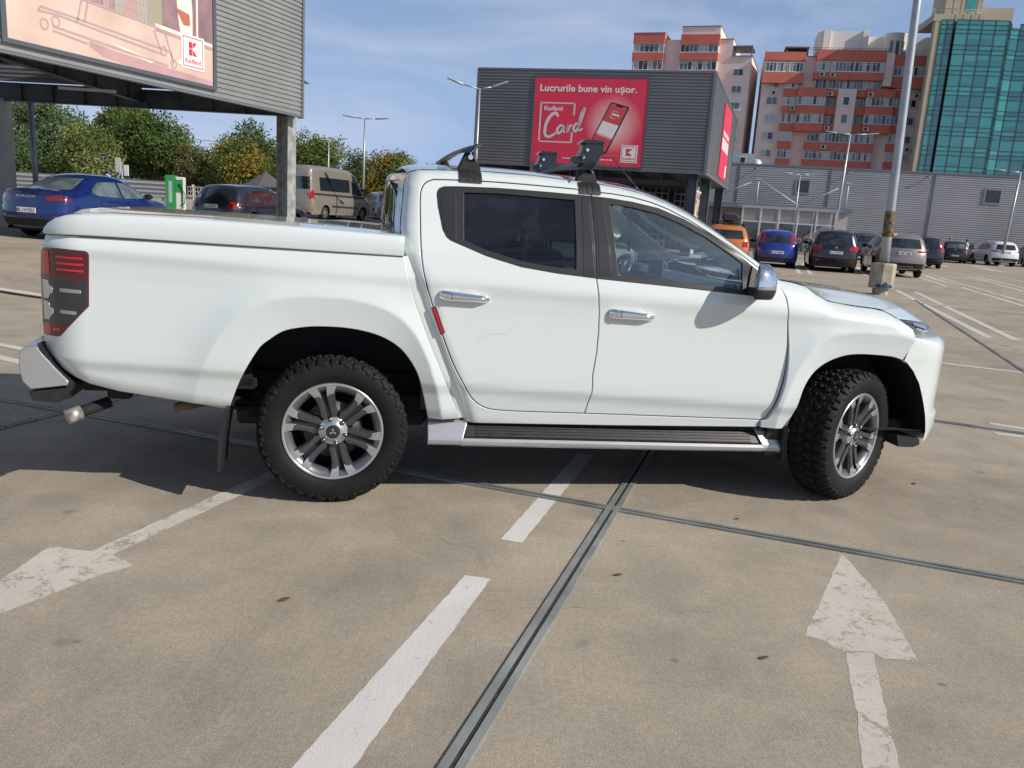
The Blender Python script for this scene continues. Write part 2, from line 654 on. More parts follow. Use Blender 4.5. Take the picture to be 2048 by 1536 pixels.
# ------------------------------------------------------------------ ground
def concrete_nodes(nt, t, paint=None, wear=0.5):
    """broom-finished concrete with stains; with paint: worn road paint on top"""
    L = nt.links
    N = nt.nodes

    def noise(sc, det=6, rough=0.6, vec=None, dist=0.0):
        n = N.new('ShaderNodeTexNoise')
        n.inputs['Scale'].default_value = sc
        n.inputs['Detail'].default_value = det
        n.inputs['Roughness'].default_value = rough
        n.inputs['Distortion'].default_value = dist
        L.new(vec or t, n.inputs['Vector'])
        return n.outputs['Fac']

    def ramp(f, a, b, ca, cb):
        r = N.new('ShaderNodeValToRGB')
        r.color_ramp.elements[0].position = a
        r.color_ramp.elements[1].position = b
        r.color_ramp.elements[0].color = (*ca, 1)
        r.color_ramp.elements[1].color = (*cb, 1)
        L.new(f, r.inputs['Fac'])
        return r.outputs['Color']

    def mix(a, b, fac, mode='MIX'):
        m = N.new('ShaderNodeMix')
        m.data_type = 'RGBA'
        m.blend_type = mode
        if isinstance(fac, (int, float)):
            m.inputs['Factor'].default_value = fac
        else:
            L.new(fac, m.inputs['Factor'])
        L.new(a, m.inputs['A'])
        if isinstance(b, tuple):
            m.inputs['B'].default_value = (*b, 1)
        else:
            L.new(b, m.inputs['B'])
        return m.outputs['Result']

    base = ramp(noise(0.35, 5), 0.36, 0.66, (0.352, 0.304, 0.236), (0.455, 0.398, 0.316))
    med = ramp(noise(2.3, 9, 0.62, dist=0.4), 0.30, 0.72, (0.76, 0.77, 0.79), (1.09, 1.07, 1.04))
    c = mix(base, med, 1.0, 'MULTIPLY')
    big = ramp(noise(0.8, 6, 0.7, dist=1.1), 0.34, 0.50, (0.86, 0.865, 0.875), (1, 1, 1))
    c = mix(c, big, 1.0, 'MULTIPLY')
    gr = ramp(noise(150, 4, 0.85), 0.33, 0.69, (0.55, 0.55, 0.56), (1.36, 1.35, 1.33))
    c = mix(c, gr, 0.9, 'MULTIPLY')
    g2 = ramp(noise(42, 5, 0.75), 0.34, 0.66, (0.84, 0.835, 0.83), (1.10, 1.10, 1.10))
    c = mix(c, g2, 0.9, 'MULTIPLY')
    # broom lines
    mp_ = N.new('ShaderNodeMapping')
    mp_.inputs['Rotation'].default_value = (0, 0, R(18))
    mp_.inputs['Scale'].default_value = (130, 2.2, 1)
    L.new(t, mp_.inputs['Vector'])
    br = noise(1.0, 3, 0.6, mp_.outputs['Vector'])
    c = mix(c, ramp(br, 0.36, 0.64, (0.93, 0.93, 0.93), (1.05, 1.05, 1.05)), 0.45, 'MULTIPLY')
    # hairline cracks
    vc = N.new('ShaderNodeTexVoronoi')
    vc.feature = 'DISTANCE_TO_EDGE'
    vc.inputs['Scale'].default_value = 0.55
    wv = N.new('ShaderNodeVectorMath')
    wv.operation = 'ADD'
    nv = N.new('ShaderNodeTexNoise')
    nv.inputs['Scale'].default_value = 2.5
    nv.inputs['Detail'].default_value = 6
    L.new(t, nv.inputs['Vector'])
    sv = N.new('ShaderNodeVectorMath')
    sv.operation = 'SCALE'
    sv.inputs['Scale'].default_value = 0.5
    L.new(nv.outputs['Color'], sv.inputs[0])
    L.new(t, wv.inputs[0])
    L.new(sv.outputs[0], wv.inputs[1])
    L.new(wv.outputs[0], vc.inputs['Vector'])
    ck = ramp(vc.outputs['Distance'], 0.0, 0.0035, (1, 1, 1), (0, 0, 0))
    mk = ramp(noise(0.5, 3), 0.52, 0.60, (0, 0, 0), (0.6, 0.6, 0.6))
    cm = N.new('ShaderNodeMath')
    cm.operation = 'MULTIPLY'
    L.new(ck, cm.inputs[0])
    L.new(mk, cm.inputs[1])
    c = mix(c, (0.13, 0.11, 0.09), cm.outputs[0])
    # oil drops, chewing gum and damp spots of different sizes
    for sc, r0, r1, dark in ((0.9, 0.045, 0.075, 0.45), (2.1, 0.045, 0.10, 0.66), (4.3, 0.035, 0.085, 0.58), (1.4, 0.10, 0.22, 0.8)):
        v = N.new('ShaderNodeTexVoronoi')
        v.inputs['Scale'].default_value = sc
        v.inputs['Randomness'].default_value = 1.0
        w = N.new('ShaderNodeVectorMath')
        w.operation = 'ADD'
        nn = N.new('ShaderNodeTexNoise')
        nn.inputs['Scale'].default_value = 9
        nn.inputs['Detail'].default_value = 5
        L.new(t, nn.inputs['Vector'])
        s2 = N.new('ShaderNodeVectorMath')
        s2.operation = 'SCALE'
        s2.inputs['Scale'].default_value = 0.16 / sc
        L.new(nn.outputs['Color'], s2.inputs[0])
        L.new(t, w.inputs[0])
        L.new(s2.outputs[0], w.inputs[1])
        L.new(w.outputs[0], v.inputs['Vector'])
        # only some of the cells carry a spot
        spot = ramp(v.outputs['Distance'], r0, r1, (1, 1, 1), (0, 0, 0))
        sep = N.new('ShaderNodeSeparateColor')
        L.new(v.outputs['Color'], sep.inputs[0])
        gt = N.new('ShaderNodeMath')
        gt.operation = 'GREATER_THAN'
        gt.inputs[1].default_value = 0.52
        L.new(sep.outputs[0], gt.inputs[0])
        ml = N.new('ShaderNodeMath')
        ml.operation = 'MULTIPLY'
        L.new(spot, ml.inputs[0])
        L.new(gt.outputs[0], ml.inputs[1])
        c = mix(c, (dark * 0.34, dark * 0.295, dark * 0.245), ml.outputs[0])
    # long faint tyre scuffs
    mp2 = N.new('ShaderNodeMapping')
    mp2.inputs['Rotation'].default_value = (0, 0, R(-14))
    mp2.inputs['Scale'].default_value = (0.35, 5.5, 1)
    L.new(t, mp2.inputs['Vector'])
    sc_ = noise(1.0, 5, 0.6, mp2.outputs['Vector'], 0.6)
    c = mix(c, ramp(sc_, 0.62, 0.78, (1, 1, 1), (0.86, 0.86, 0.865)), 0.7, 'MULTIPLY')
    if paint:
        wn_ = noise(10, 9, 0.78, dist=0.5)
        wn2 = noise(46, 5, 0.7)
        ad = N.new('ShaderNodeMath')
        ad.operation = 'MULTIPLY_ADD'
        ad.inputs[1].default_value = 0.35
        L.new(wn2, ad.inputs[0])
        L.new(wn_, ad.inputs[2])
        pv = ramp(noise(3.0, 6), 0.3, 0.7, tuple(k * 0.86 for k in paint), paint)
        pv = mix(pv, gr, 0.35, 'MULTIPLY')
        worn = ramp(ad.outputs[0], wear - 0.035, wear + 0.045, (0, 0, 0), (1, 1, 1))
        c = mix(c, pv, worn)
    b = N['Principled BSDF']
    L.new(c, b.inputs['Base Color'])
    b.inputs['Roughness'].default_value = 0.82
    b.inputs['Specular IOR Level'].default_value = 0.35
    bp = N.new('ShaderNodeBump')
    bp.inputs['Strength'].default_value = 0.55
    bp.inputs['Distance'].default_value = 0.004
    hh = N.new('ShaderNodeMath')
    hh.operation = 'ADD'
    L.new(noise(190, 4, 0.8), hh.inputs[0])
    bh = N.new('ShaderNodeMath')
    bh.operation = 'MULTIPLY'
    bh.inputs[1].default_value = 0.4
    L.new(br, bh.inputs[0])
    L.new(bh.outputs[0], hh.inputs[1])
    L.new(hh.outputs[0], bp.inputs['Height'])
    L.new(bp.outputs['Normal'], b.inputs['Normal'])


def ground_mat(name, paint=None, wear=0.5):
    m = bpy.data.materials.new(name)
    m.use_nodes = True
    t = m.node_tree.nodes.new('ShaderNodeTexCoord')
    concrete_nodes(m.node_tree, t.outputs['Object'], paint, wear)
    return m


M_CONC = ground_mat('concrete')
M_PAINT = ground_mat('paint_fresh', (0.66, 0.64, 0.61), 0.51)
M_PAINT_W = ground_mat('paint_worn', (0.58, 0.54, 0.48), 0.61)
M_PAINT_M = ground_mat('paint_mid', (0.60, 0.57, 0.52), 0.56)

xs = sorted(set(list(np.arange(-60, 61, 2.0)) + [-2500, -1200, -600, -300, -150, -90, 90, 150, 300, 600, 1200, 2500]))
ys = sorted(set(list(np.arange(-20, 101, 2.0)) + [-2500, -1200, -600, -300, -120, -50, 130, 180, 300, 600, 1200, 2500]))
g = MB()
g.grid([[(x, y, gz(x, y)) for x in xs] for y in ys])
ground = tag(g.build('ground', M_CONC, fix=False), kind='structure')


def flat_poly(mb, pts, z=0.0008, m=0):
    mb.add([(x, y, gz(x, y) + z) for x, y in pts], [tuple(range(len(pts)))], m)


def marking(name, polys, m, rough_edge=0.0):
    mb = MB()
    for p in polys:
        if rough_edge:
            q = densify(p, .022)
            if area2(q) < 0:
                q = q[::-1]
            jit = rng.normal(size=len(q)) * rough_edge
            jit = np.convolve(np.concatenate([jit[-1:], jit, jit[:1]]), [.25, .5, .25], mode='valid') + rng.normal(size=len(q)) * rough_edge * .35
            q2 = inset(q, .001)
            d_ = (q2 - q) / .001
            p = [tuple(a + b * j) for a, b, j in zip(q, d_, jit)]
        P = np.array(p)
        flat_poly(mb, p if area2(P) > 0 else p[::-1], .0008 if rough_edge else .0025)
    return tag(mb.build(name, m, fix=False), kind='structure')


def strip(a, b, w, ext0=0.0, ext1=0.0):
    a, b = np.array(a, float), np.array(b, float)
    t = (b - a) / np.linalg.norm(b - a)
    a, b = a - t * ext0, b + t * ext1
    n = np.array([-t[1], t[0]]) * w / 2
    return [tuple(a - n), tuple(b - n), tuple(b + n), tuple(a + n)]


marking('road_marking', [[(-0.538, 1.976), (-0.70, 1.45), (-0.515, 1.46), (-0.373, 1.992), (-0.038, 3.235), (-0.148, 3.253)]], M_PAINT, .0022)
marking('road_marking', [[(-0.007, 3.67), (0.096, 3.651), (0.567, 5.191), (0.462, 5.202)]], M_PAINT, .0022)
marking('road_marking', [[(-1.749, 3.259), (-1.651, 3.233), (-1.29, 4.304), (-1.12, 4.85), (-1.22, 4.88), (-1.373, 4.393)],
                         [(-1.942, 3.277), (-1.967, 2.35), (-1.612, 3.033), (-1.519, 3.147), (-1.651, 3.2325), (-1.74, 3.255)]], M_PAINT_W, .0028)
marking('road_marking', [[(1.663, 3.768), (1.43, 3.34), (1.191, 2.915), (1.27, 2.879), (1.277, 2.842), (1.311, 2.811), (1.416, 2.817), (1.445, 2.775), (1.57, 2.782), (1.66, 3.30)],
                         [(1.311, 2.808), (1.19, 2.40), (1.102, 2.133), (0.98, 1.70), (1.09, 1.70), (1.213, 2.144), (1.416, 2.814)]], M_PAINT_W, .0028)
bays = [((11.11, 24.24), (7.82, 13.46), .14), ((11.58, 24.07), (8.21, 13.37), .14), ((12.89, 38.82), (10.27, 30.34), .16), ((13.73, 40.29), (10.71, 30.37), .16),
        ((16.25, 39.96), (13.34, 31.85), .16), ((17.67, 36.45), (15.08, 28.02), .15), ((17.0, 36.4), (14.55, 28.08), .15), ((27.66, 56.89), (24.27, 47.9), .2),
        ((28.58, 57.9), (24.74, 47.92), .2), ((29.84, 55.17), (26.68, 46.79), .2), ((30.8, 56.15), (26.77, 46.17), .2), ((20.28, 37.47), (17.1, 27.94), .15),
        ((20.95, 38.02), (17.6, 27.7), .15), ((16.9, 34.5), (13.0, 21.11), .14), ((17.4, 34.3), (13.5, 21.0), .14)]
for a, b, w in bays:
    marking('bay_line', [strip(a, b, w)], M_PAINT_M)
for a, b, w, e0, e1 in [((9.26, 20.13), (11.71, 18.98), .13, 0.6, 14), ((5.47, 10.28), (6.27, 9.93), .11, 1.2, 9), ((10.26, 26.95), (11.4, 26.83), .1, .8, 3),
                        ((12.29, 26.01), (13.38, 25.75), .1, 1, 9), ((21.31, 40.1), (22.66, 39.79), .13, 1, 12), ((4.16, 6.93), (4.38, 6.80), .09, 0, 3.0), ((4.0, 6.56), (4.2, 6.5), .09, 0, 3.0)]:
    marking('bay_line', [strip(a, b, w, e0, e1)], M_PAINT_M)
for a, b, w, e0, e1 in [((-7.18, 11.27), (-6.45, 10.98), .16, 3, 4.0), ((-6.67, 10.46), (-6.42, 10.93), .14, 5, 0), ((-4.87, 7.59), (-4.56, 7.45), .11, 4, 2.2), ((-4.52, 7.04), (-4.2, 6.86), .11, 4, 1.6)]:
    marking('bay_line', [strip(a, b, w, e0, e1)], M_PAINT_M)

M_STEEL = mat('joint_steel', (0.24, 0.255, 0.245), 0.48, 0.25, var=0.35, scale=3.0, bump=0.25, bscale=40)
M_GROOVE = mat('joint_rubber', (0.035, 0.032, 0.03), 0.9, var=0.4, scale=30)


def joint(a, b, w=0.068, e0=0.0, e1=0.0, screws=True):
    a, b = Vector((*a, 0)), Vector((*b, 0))
    t = (b - a).normalized()
    a, b = a - t * e0, b + t * e1
    n = Vector((-t.y, t.x, 0))
    L = (b - a).length
    mb = MB()

    def seg(o, ww, z0, z1, m):
        vs = []
        for p in (a, b):
            for s_, z in ((-1, z0), (-1, z1), (1, z1), (1, z0)):
                q = p + n * (o + s_ * ww / 2)
                vs.append((q.x, q.y, gz(q.x, q.y) + z))
        mb.add(vs, [(0, 1, 5, 4), (1, 2, 6, 5), (2, 3, 7, 6), (0, 3, 2, 1), (4, 5, 6, 7)], m)
    seg(0, w * 0.20, 0.0, 0.0045, 1)
    seg(-w * 0.305, w * 0.38, 0.0, 0.009, 0)
    seg(w * 0.305, w * 0.38, 0.0, 0.009, 0)
    if screws:
        k = 0.06
        while k < min(L, 9.0):
            for s_ in (-1, 1):
                q = a + t * k + n * (s_ * w * 0.33)
                mb.tube((q.x, q.y, gz(q.x, q.y) + 0.007), (q.x, q.y, gz(q.x, q.y) + 0.0115), 0.0055, n=6, m=1)
            k += 0.22
    return tag(mb.build('expansion_joint', [M_STEEL, M_GROOVE]), kind='structure')


joint((-3.627, 5.617), (2.433, 3.558), .062, 6, 4)
joint((0.972, 5.399), (-0.098, 2.018), .074, 8, 1.2)
joint((-3.2, 4.937), (-3.019, 5.48), .06, 4, 14)
joint((9.57, 19.42), (6.33, 10.04), .05, 1.5, 9, False)
joint((3.68, 6.87), (4.27, 6.61), .075, 3, 8, False)

# ------------------------------------------------------------------ buildings and other large structures
class Frame:
    """vertical wall frame: u along the wall from A to B, z up, d outwards (to the right-hand side of A->B)"""

    def __init__(s, A, B):
        s.A = Vector((*A, 0))
        e = Vector((*B, 0)) - s.A
        s.L = e.length
        s.e = e.normalized()
        s.n = Vector((s.e.y, -s.e.x, 0))

    def __call__(s, u, z, d=0.0):
        return tuple(s.A + s.e * u + s.n * d + Vector((0, 0, z)))

    def box(s, mb, u0, u1, z0, z1, d0, d1, m=0):
        vs = [s(u, z, d) for d in (d0, d1) for u, z in ((u0, z0), (u1, z0), (u1, z1), (u0, z1))]
        mb.add(vs, [(0, 1, 2, 3), (7, 6, 5, 4), (0, 4, 5, 1), (1, 5, 6, 2), (2, 6, 7, 3), (3, 7, 4, 0)], m)

    def quad(s, mb, u0, u1, z0, z1, d, m=0):
        mb.add([s(u0, z0, d), s(u1, z0, d), s(u1, z1, d), s(u0, z1, d)], [(0, 1, 2, 3)], m)

    def poly(s, mb, pts, d, m=0):
        mb.add([s(u, z, d) for u, z in pts], [tuple(range(len(pts)))], m)


def corrugated(mb, F, u0, u1, z0, z1, period=.13, depth=.03, d0=0.0, m=0):
    zs, ds = [], []
    z = z0
    while z < z1 - 1e-6:
        for f, dd in ((0, 0), (.10, 1), (.60, 1), (.70, 0)):
            zz = z + f * period
            if zz <= z1:
                zs.append(zz)
                ds.append(d0 + dd * depth)
        z += period
    zs.append(z1)
    ds.append(ds[-1])
    n = max(2, int((u1 - u0) / 6) + 1)
    us = np.linspace(u0, u1, n)
    mb.grid([[F(u, z_, d_) for u in us] for z_, d_ in zip(zs, ds)], m, smooth=False)


M_CORR_L = mat('ribbed_steel_light', (0.30, 0.30, 0.285), 0.42, 0.35, var=.10, scale=.8)
M_CORR = mat('ribbed_steel_dark', (0.165, 0.17, 0.185), 0.45, 0.2, var=.12, scale=.5)
M_CORR_W = mat('ribbed_steel_store', (0.36, 0.36, 0.375), 0.55, 0.1, var=.10, scale=.3)
M_FLASH = mat('flashing', (0.16, 0.18, 0.20), 0.45, 0.3)
M_BEAM = mat('painted_beam', (0.055, 0.068, 0.085), 0.55, var=.3, scale=3)
M_BEAML = mat('galvanised_beam', (0.30, 0.31, 0.29), 0.55, 0.3, var=.35, scale=5, bump=.1)
M_BANNER = mat('banner_red', (0.68, 0.034, 0.085), 0.45, var=.06, scale=1.2, bump=.25, bscale=1.1)
M_WHITEP = mat('print_white', (0.78, 0.76, 0.75), 0.5)
M_GREYP = mat('print_silver', (0.62, 0.60, 0.60), 0.5)
M_LOGORED = mat('print_logo_red', (0.60, 0.03, 0.05), 0.5)
M_BLACKP = mat('print_black', (0.02, 0.02, 0.022), 0.4)


def k_logo(mb, F, u0, z0, w, h, d, mw, mr):
    """white framed square with the block letter and the word below it; u0, z0 lower left (as read)"""
    F.quad(mb, u0, u0 + w, z0, z0 + h, d, mw)
    b = .045 * w
    for q in ((0.0, 1, 0, .0), ):
        pass
    i = .06 * w
    F.quad(mb, u0 + i, u0 + w - i, z0 + i, z0 + i + b * .6, d + .004, mr)
    F.quad(mb, u0 + i, u0 + w - i, z0 + h - i - b * .6, z0 + h - i, d + .004, mr)
    F.quad(mb, u0 + i, u0 + i + b * .6, z0 + i, z0 + h - i, d + .004, mr)
    F.quad(mb, u0 + w - i - b * .6, u0 + w - i, z0 + i, z0 + h - i, d + .004, mr)
    X = lambda a: u0 + a * w
    Z = lambda a: z0 + a * h
    for p in ([(.32, .61), (.47, .61), (.47, .80), (.32, .80)], [(.32, .40), (.47, .40), (.47, .59), (.32, .59)],
              [(.49, .61), (.68, .80), (.52, .80), (.49, .77)], [(.49, .59), (.68, .40), (.52, .40), (.49, .43)]):
        F.poly(mb, [(X(a), Z(c)) for a, c in p], d + .004, mr)
    add_text(mb, fit_text('Kaufland', .68 * w, .14 * h, .012), lambda u, v, dd: F(X(.16) + u, Z(.17) + v, d + .004), mr)


# ---- striped billboard canopy at the left
FB = Frame((-9.75 - 1.06, 15.78 - 2.87), (-6.53, 24.5))     # reads left to right seen from the car park
UB = FB.L
Z0B, Z1B = 3.81, 9.0
bb = thing('billboard', 'striped grey steel billboard on columns with a shopping trolley poster', 'billboard', (0, 0, 0))
m_ = MB()
corrugated(m_, FB, 0, UB - .06, Z0B + .05, Z1B, .12, .032)
m_.build('cladding', M_CORR_L, bb, fix=False)
m_ = MB()
FB.box(m_, UB - .06, UB + .03, Z0B - .02, Z1B, -.10, .06)
FB.box(m_, 0, UB - .06, Z0B - .0, Z0B + .05, -.10, .045)
m_.build('edge_trim', M_FLASH, bb)
FB2 = Frame((-6.53, 24.5), (-17.0, 25.6))
m_ = MB()
FR2 = Frame((-17.2, 25.75), (-6.60, 24.62))
corrugated(m_, FR2, 0, FR2.L, 4.42, Z1B, .12, .03)
m_.build('cladding', M_CORR, bb, fix=False)
# columns and beams
m_ = MB()


def h_column(mb, cx, cy, z0, z1, w=.40, d=.38, m=0, ang=0.0):
    r_ = rotz(ang)
    for c, s_ in (((0, -d / 2 + .01, 0), (w, .02, z1 - z0)), ((0, d / 2 - .01, 0), (w, .02, z1 - z0)), ((0, 0, 0), (.02, d - .04, z1 - z0))):
        mb.box(tuple(r_ @ Vector(c) + Vector((cx, cy, (z0 + z1) / 2))), s_, m, r_)


h_column(m_, -7.04, 24.75, gz(-7, 24.7), 3.85, .34, .44, 0, R(62))
m_.build('column', M_BEAML, bb)
m_ = MB()
m_.box2((-16.05, 25.3, gz(-16, 25)), (-15.62, 25.7, 3.9))
m_.build('column', mat('pale_column', (.40, .39, .36), .6, var=.1, scale=2), bb)
m_ = MB()
m_.tube((-15.30, 26.2, gz(-15, 26)), (-15.35, 26.2, 4.0), .085)
m_.build('drain_pipe', mat('pipe_blue_grey', (.22, .27, .33), .45, .3), bb)


def i_beam(mb, a, b, h, w, m=0, stiff=0):
    a, b = Vector(a), Vector(b)
    L = (b - a).length
    e = (b - a).normalized()
    n = Vector((-e.y, e.x, 0))
    r_ = Matrix((e, n, Vector((0, 0, 1)))).transposed()
    c = (a + b) / 2
    mb.box(c, (L, .012, h), m, r_)
    mb.box(c + Vector((0, 0, h / 2)), (L, w, .022), m, r_)
    mb.box(c - Vector((0, 0, h / 2)), (L, w, .022), m, r_)
    for k in range(stiff):
        p = a + e * L * (k + .5) / stiff
        mb.box(p, (.014, w * .96, h - .03), m, r_)


for nm, a, b, h, w, st in (('beam', (-17.5, 25.55, 4.10), (-6.75, 24.62, 4.10), .50, .22, 11), ('beam', (-10.9, 13.2, 4.22), (-11.4, 25.1, 4.22), .42, .2, 6),
                           ('beam', (-12.5, 13.4, 4.62), (-7.0, 24.4, 4.62), .34, .16, 0), ('beam', (-16.5, 19.0, 4.62), (-9.6, 18.0, 4.62), .34, .18, 4), ('beam', (-17.0, 22.4, 4.62), (-8.0, 21.4, 4.62), .34, .18, 4)):
    m_ = MB()
    i_beam(m_, a, b, h, w, 0, st)
    m_.build(nm, M_BEAM, bb)
m_ = MB()
Fr = Frame((-17.5, 25.4), (-6.8, 24.4))
rows = []
x = 0
pts = [(-17.5, 25.4), (-6.8, 24.4), (-10.9, 13.0), (-17.5, 13.0)]
n = 46
for k in range(n + 1):
    y = 13.0 + (25.3 - 13.0) * k / n
    xr_ = -10.86 + (y - 13.0) * (4.2 / 11.5)
    z = 4.85 + (.05 if k % 2 else 0)
    rows.append([(-17.5, y, z), (xr_ - .12, y, z)])
m_.grid(rows, smooth=False)
m_.build('roof_sheet', mat('roof_sheet_blue', (.30, .36, .43), .5, .2), bb)
m_ = MB()
m_.tube((-13.0, 17.2, 4.10), (-11.2, 18.2, 4.14), .05)
m_.build('lamp_tube', mat('tube_cover', (.5, .47, .4), .5), bb)
m_ = MB()
m_.box2((-11.6, 21.0, 3.80), (-10.2, 21.1, 3.86))
m_.build('lamp_tube', mat('tube_cover', (.5, .47, .4), .5), bb)
# the poster
po = thing('poster', 'faded pink poster of a shopping trolley on the striped billboard', 'poster', (0, 0, 0))
uB = lambda u: UB - u            # distances were measured from the right-hand end
m_ = MB()
M_PGRD = mat('poster_ground', (0.58, 0.405, 0.335), 0.55, var=.10, scale=.9, var2=(.65, .50, .42))
M_PSHD = mat('poster_mauve', (0.45, 0.27, 0.28), 0.55, var=.15, scale=2)
M_PWIN = mat('poster_window', (0.24, 0.15, 0.16), 0.55, var=.25, scale=2)
M_PLINE = mat('poster_line', (0.42, 0.30, 0.29), 0.55)
M_PCREAM = mat('poster_cream', (0.80, 0.68, 0.56), 0.55)
M_PRUST = mat('poster_rust', (0.42, 0.14, 0.09), 0.55)
Dp = .050
FB.box(m_, uB(9.20), uB(3.72), 4.07, 7.9, .03, Dp, 0)
FB.poly(m_, [(uB(5.55), 5.10), (uB(3.74), 5.02), (uB(3.74), 7.88), (uB(5.55), 7.88)], Dp + .003, 2)
FB.poly(m_, [(uB(5.55), 5.06), (uB(3.74), 4.98), (uB(3.74), 5.05), (uB(5.55), 5.14)], Dp + .0045, 4)
FB.poly(m_, [(uB(5.55), 4.98), (uB(3.74), 4.90), (uB(3.74), 4.98), (uB(5.55), 5.06)], Dp + .0045, 1)
FB.poly(m_, [(uB(4.28), 5.08), (uB(4.22), 5.08), (uB(4.22), 7.88), (uB(4.28), 7.88)], Dp + .006, 4)
FB.poly(m_, [(uB(7.35), 4.40), (uB(6.6), 4.32), (uB(5.0), 4.25), (uB(3.74), 4.20), (uB(3.74), 4.09), (uB(6.2), 4.09), (uB(7.0), 4.16), (uB(7.35), 4.30)], Dp + .003, 1)
FB.poly(m_, [(uB(6.9), 4.50), (uB(5.6), 4.34), (uB(5.7), 4.27), (uB(6.3), 4.36)], Dp + .004, 4)
fp = lambda u, v, d: FB(uB(u), v, Dp + .005 + d)
W_ = .05
for pts in ([(8.5, 4.72), (8.1, 4.73), (5.35, 4.52)], [(8.45, 4.80), (7.9, 4.78), (5.1, 4.62)], [(8.5, 4.72), (8.45, 4.80)], [(7.62, 4.72), (7.40, 5.5), (7.32, 5.9)], [(7.45, 4.75), (7.25, 5.5)],
            [(5.60, 4.98), (5.38, 4.52)], [(5.28, 5.02), (5.02, 4.36)], [(5.1, 4.62), (5.02, 4.36)], [(8.2, 4.42), (7.4, 4.34)], [(8.2, 4.5), (5.2, 4.30)]):
    ribbon(m_, pts, W_ * .8, fp, 3)
for u, z in ((8.38, 4.50), (8.12, 4.60), (5.02, 4.38), (5.32, 4.60)):
    for k in range(12):
        a0, a1 = 2 * PI * k / 12, 2 * PI * (k + 1) / 12
        m_.add([fp(u + .10 * math.cos(a0) * r_, z + .11 * math.sin(a0) * r_, .001) for r_ in (1, .72)] + [fp(u + .10 * math.cos(a1) * r_, z + .11 * math.sin(a1) * r_, .001) for r_ in (.72, 1)], [(0, 1, 2, 3)], 3)
# basket with goods behind its wires
gcols = [mat('poster_good_%s' % n_, c_, .55) for n_, c_ in (('green', (.30, .31, .20)), ('rose', (.46, .29, .27)), ('ochre', (.46, .36, .25)), ('plum', (.30, .21, .24)), ('sage', (.36, .36, .31)))]
rr_ = random.Random(3)
u = 7.9
while u > 5.55:
    w = rr_.uniform(.12, .30)
    FB.poly(m_, [(uB(u), 5.20 + (7.9 - u) * -.05), (uB(u - w), 5.20 + (7.9 - u) * -.05), (uB(u - w), 6.2), (uB(u), 6.2)], Dp + .004, 6 + rr_.randrange(5))
    u -= w
for k in range(26):
    uu = 8.0 - k * .10
    ribbon(m_, [(uu, 6.4), (uu - .04, 5.16 - (8.0 - uu) * .05)], .018, fp, 3, .002)
for z in (5.18, 5.35, 5.55, 5.75, 5.95):
    ribbon(m_, [(8.0, z), (5.45, z - .13)], .020, fp, 3, .003)
# the walker's leg
FB.poly(m_, [(uB(5.05), 7.3), (uB(4.55), 7.3), (uB(4.40), 5.6), (uB(4.42), 4.62), (uB(4.70), 4.52), (uB(4.72), 4.75), (uB(4.86), 5.4)], Dp + .0065, 4)
FB.poly(m_, [(uB(4.95), 5.62), (uB(4.50), 5.55), (uB(4.48), 5.30), (uB(4.70), 5.28)], Dp + .0075, 5)
FB.poly(m_, [(uB(4.95), 4.42), (uB(4.42), 4.36), (uB(4.40), 4.62), (uB(4.72), 4.60)], Dp + .0075, 4)
k_logo(m_, FB, uB(4.78), 4.36, .75, .75, Dp + .009, 11, 12)
m_.build('print', [M_PGRD, M_PSHD, M_PWIN, M_PLINE, M_PCREAM, M_PRUST] + gcols + [M_WHITEP, M_LOGORED], po, fix=False)
m_ = MB()
for a in ((uB(9.30), uB(9.19), 4.0, 7.98), (uB(3.73), uB(3.62), 4.0, 7.98), (uB(9.19), uB(3.73), 4.0, 4.085), (uB(9.19), uB(3.73), 7.88, 7.98)):
    FB.box(m_, a[0], a[1], a[2], a[3], .034, .085)
m_.build('poster_frame', mat('frame_slate', (.075, .09, .11), .45), po)

# ---- ribbed box with the red banner
NB, LB, BB_ = (7.88, 37.18), (-2.51, 40.0), (12.6, 52.2)
FN = Frame(LB, NB)
FS = Frame(NB, BB_)
ZB0, ZB1 = 3.69, 7.96
kb = thing('ribbed_pavilion', 'dark ribbed steel box on columns carrying the wide red banner', 'pavilion', (0, 0, 0))
m_ = MB()
corrugated(m_, FN, .06, FN.L - .07, ZB0 + .06, ZB1 - .05, .134, .032)
m_.build('front_cladding', M_CORR, kb, fix=False)
m_ = MB()
corrugated(m_, FS, .07, FS.L - .06, ZB0 + .06, ZB1 - .05, .134, .032)
m_.build('side_cladding', M_CORR, kb, fix=False)
m_ = MB()
FN.box(m_, 0, .06, ZB0, ZB1, -.1, .05)
FN.box(m_, FN.L - .07, FN.L + .06, ZB0 - .02, ZB1 + .02, -.1, .055)
FN.box(m_, .06, FN.L - .07, ZB1 - .05, ZB1 + .03, -.1, .05)
FN.box(m_, .06, FN.L - .07, ZB0, ZB0 + .06, -.1, .045)
FS.box(m_, .07, FS.L, ZB1 - .05, ZB1 + .03, -.1, .05)
FS.box(m_, .07, FS.L, ZB0, ZB0 + .06, -.1, .045)
FS.box(m_, FS.L - .06, FS.L, ZB0, ZB1, -.1, .05)
m_.build('edge_trim', M_FLASH, kb)
m_ = MB()
dL = Vector((*LB, 0)) + (Vector((*BB_, 0)) - Vector((*NB, 0)))
for z in (ZB0 + .03, ZB1 - .02):
    m_.add([(*LB, z), (*NB, z), (*BB_, z), (dL.x, dL.y, z)], [(0, 1, 2, 3)])
m_.add([(*LB, ZB0), (dL.x, dL.y, ZB0), (dL.x, dL.y, ZB1), (*LB, ZB1)], [(0, 1, 2, 3)])
m_.build('roof_deck', M_BEAM, kb)
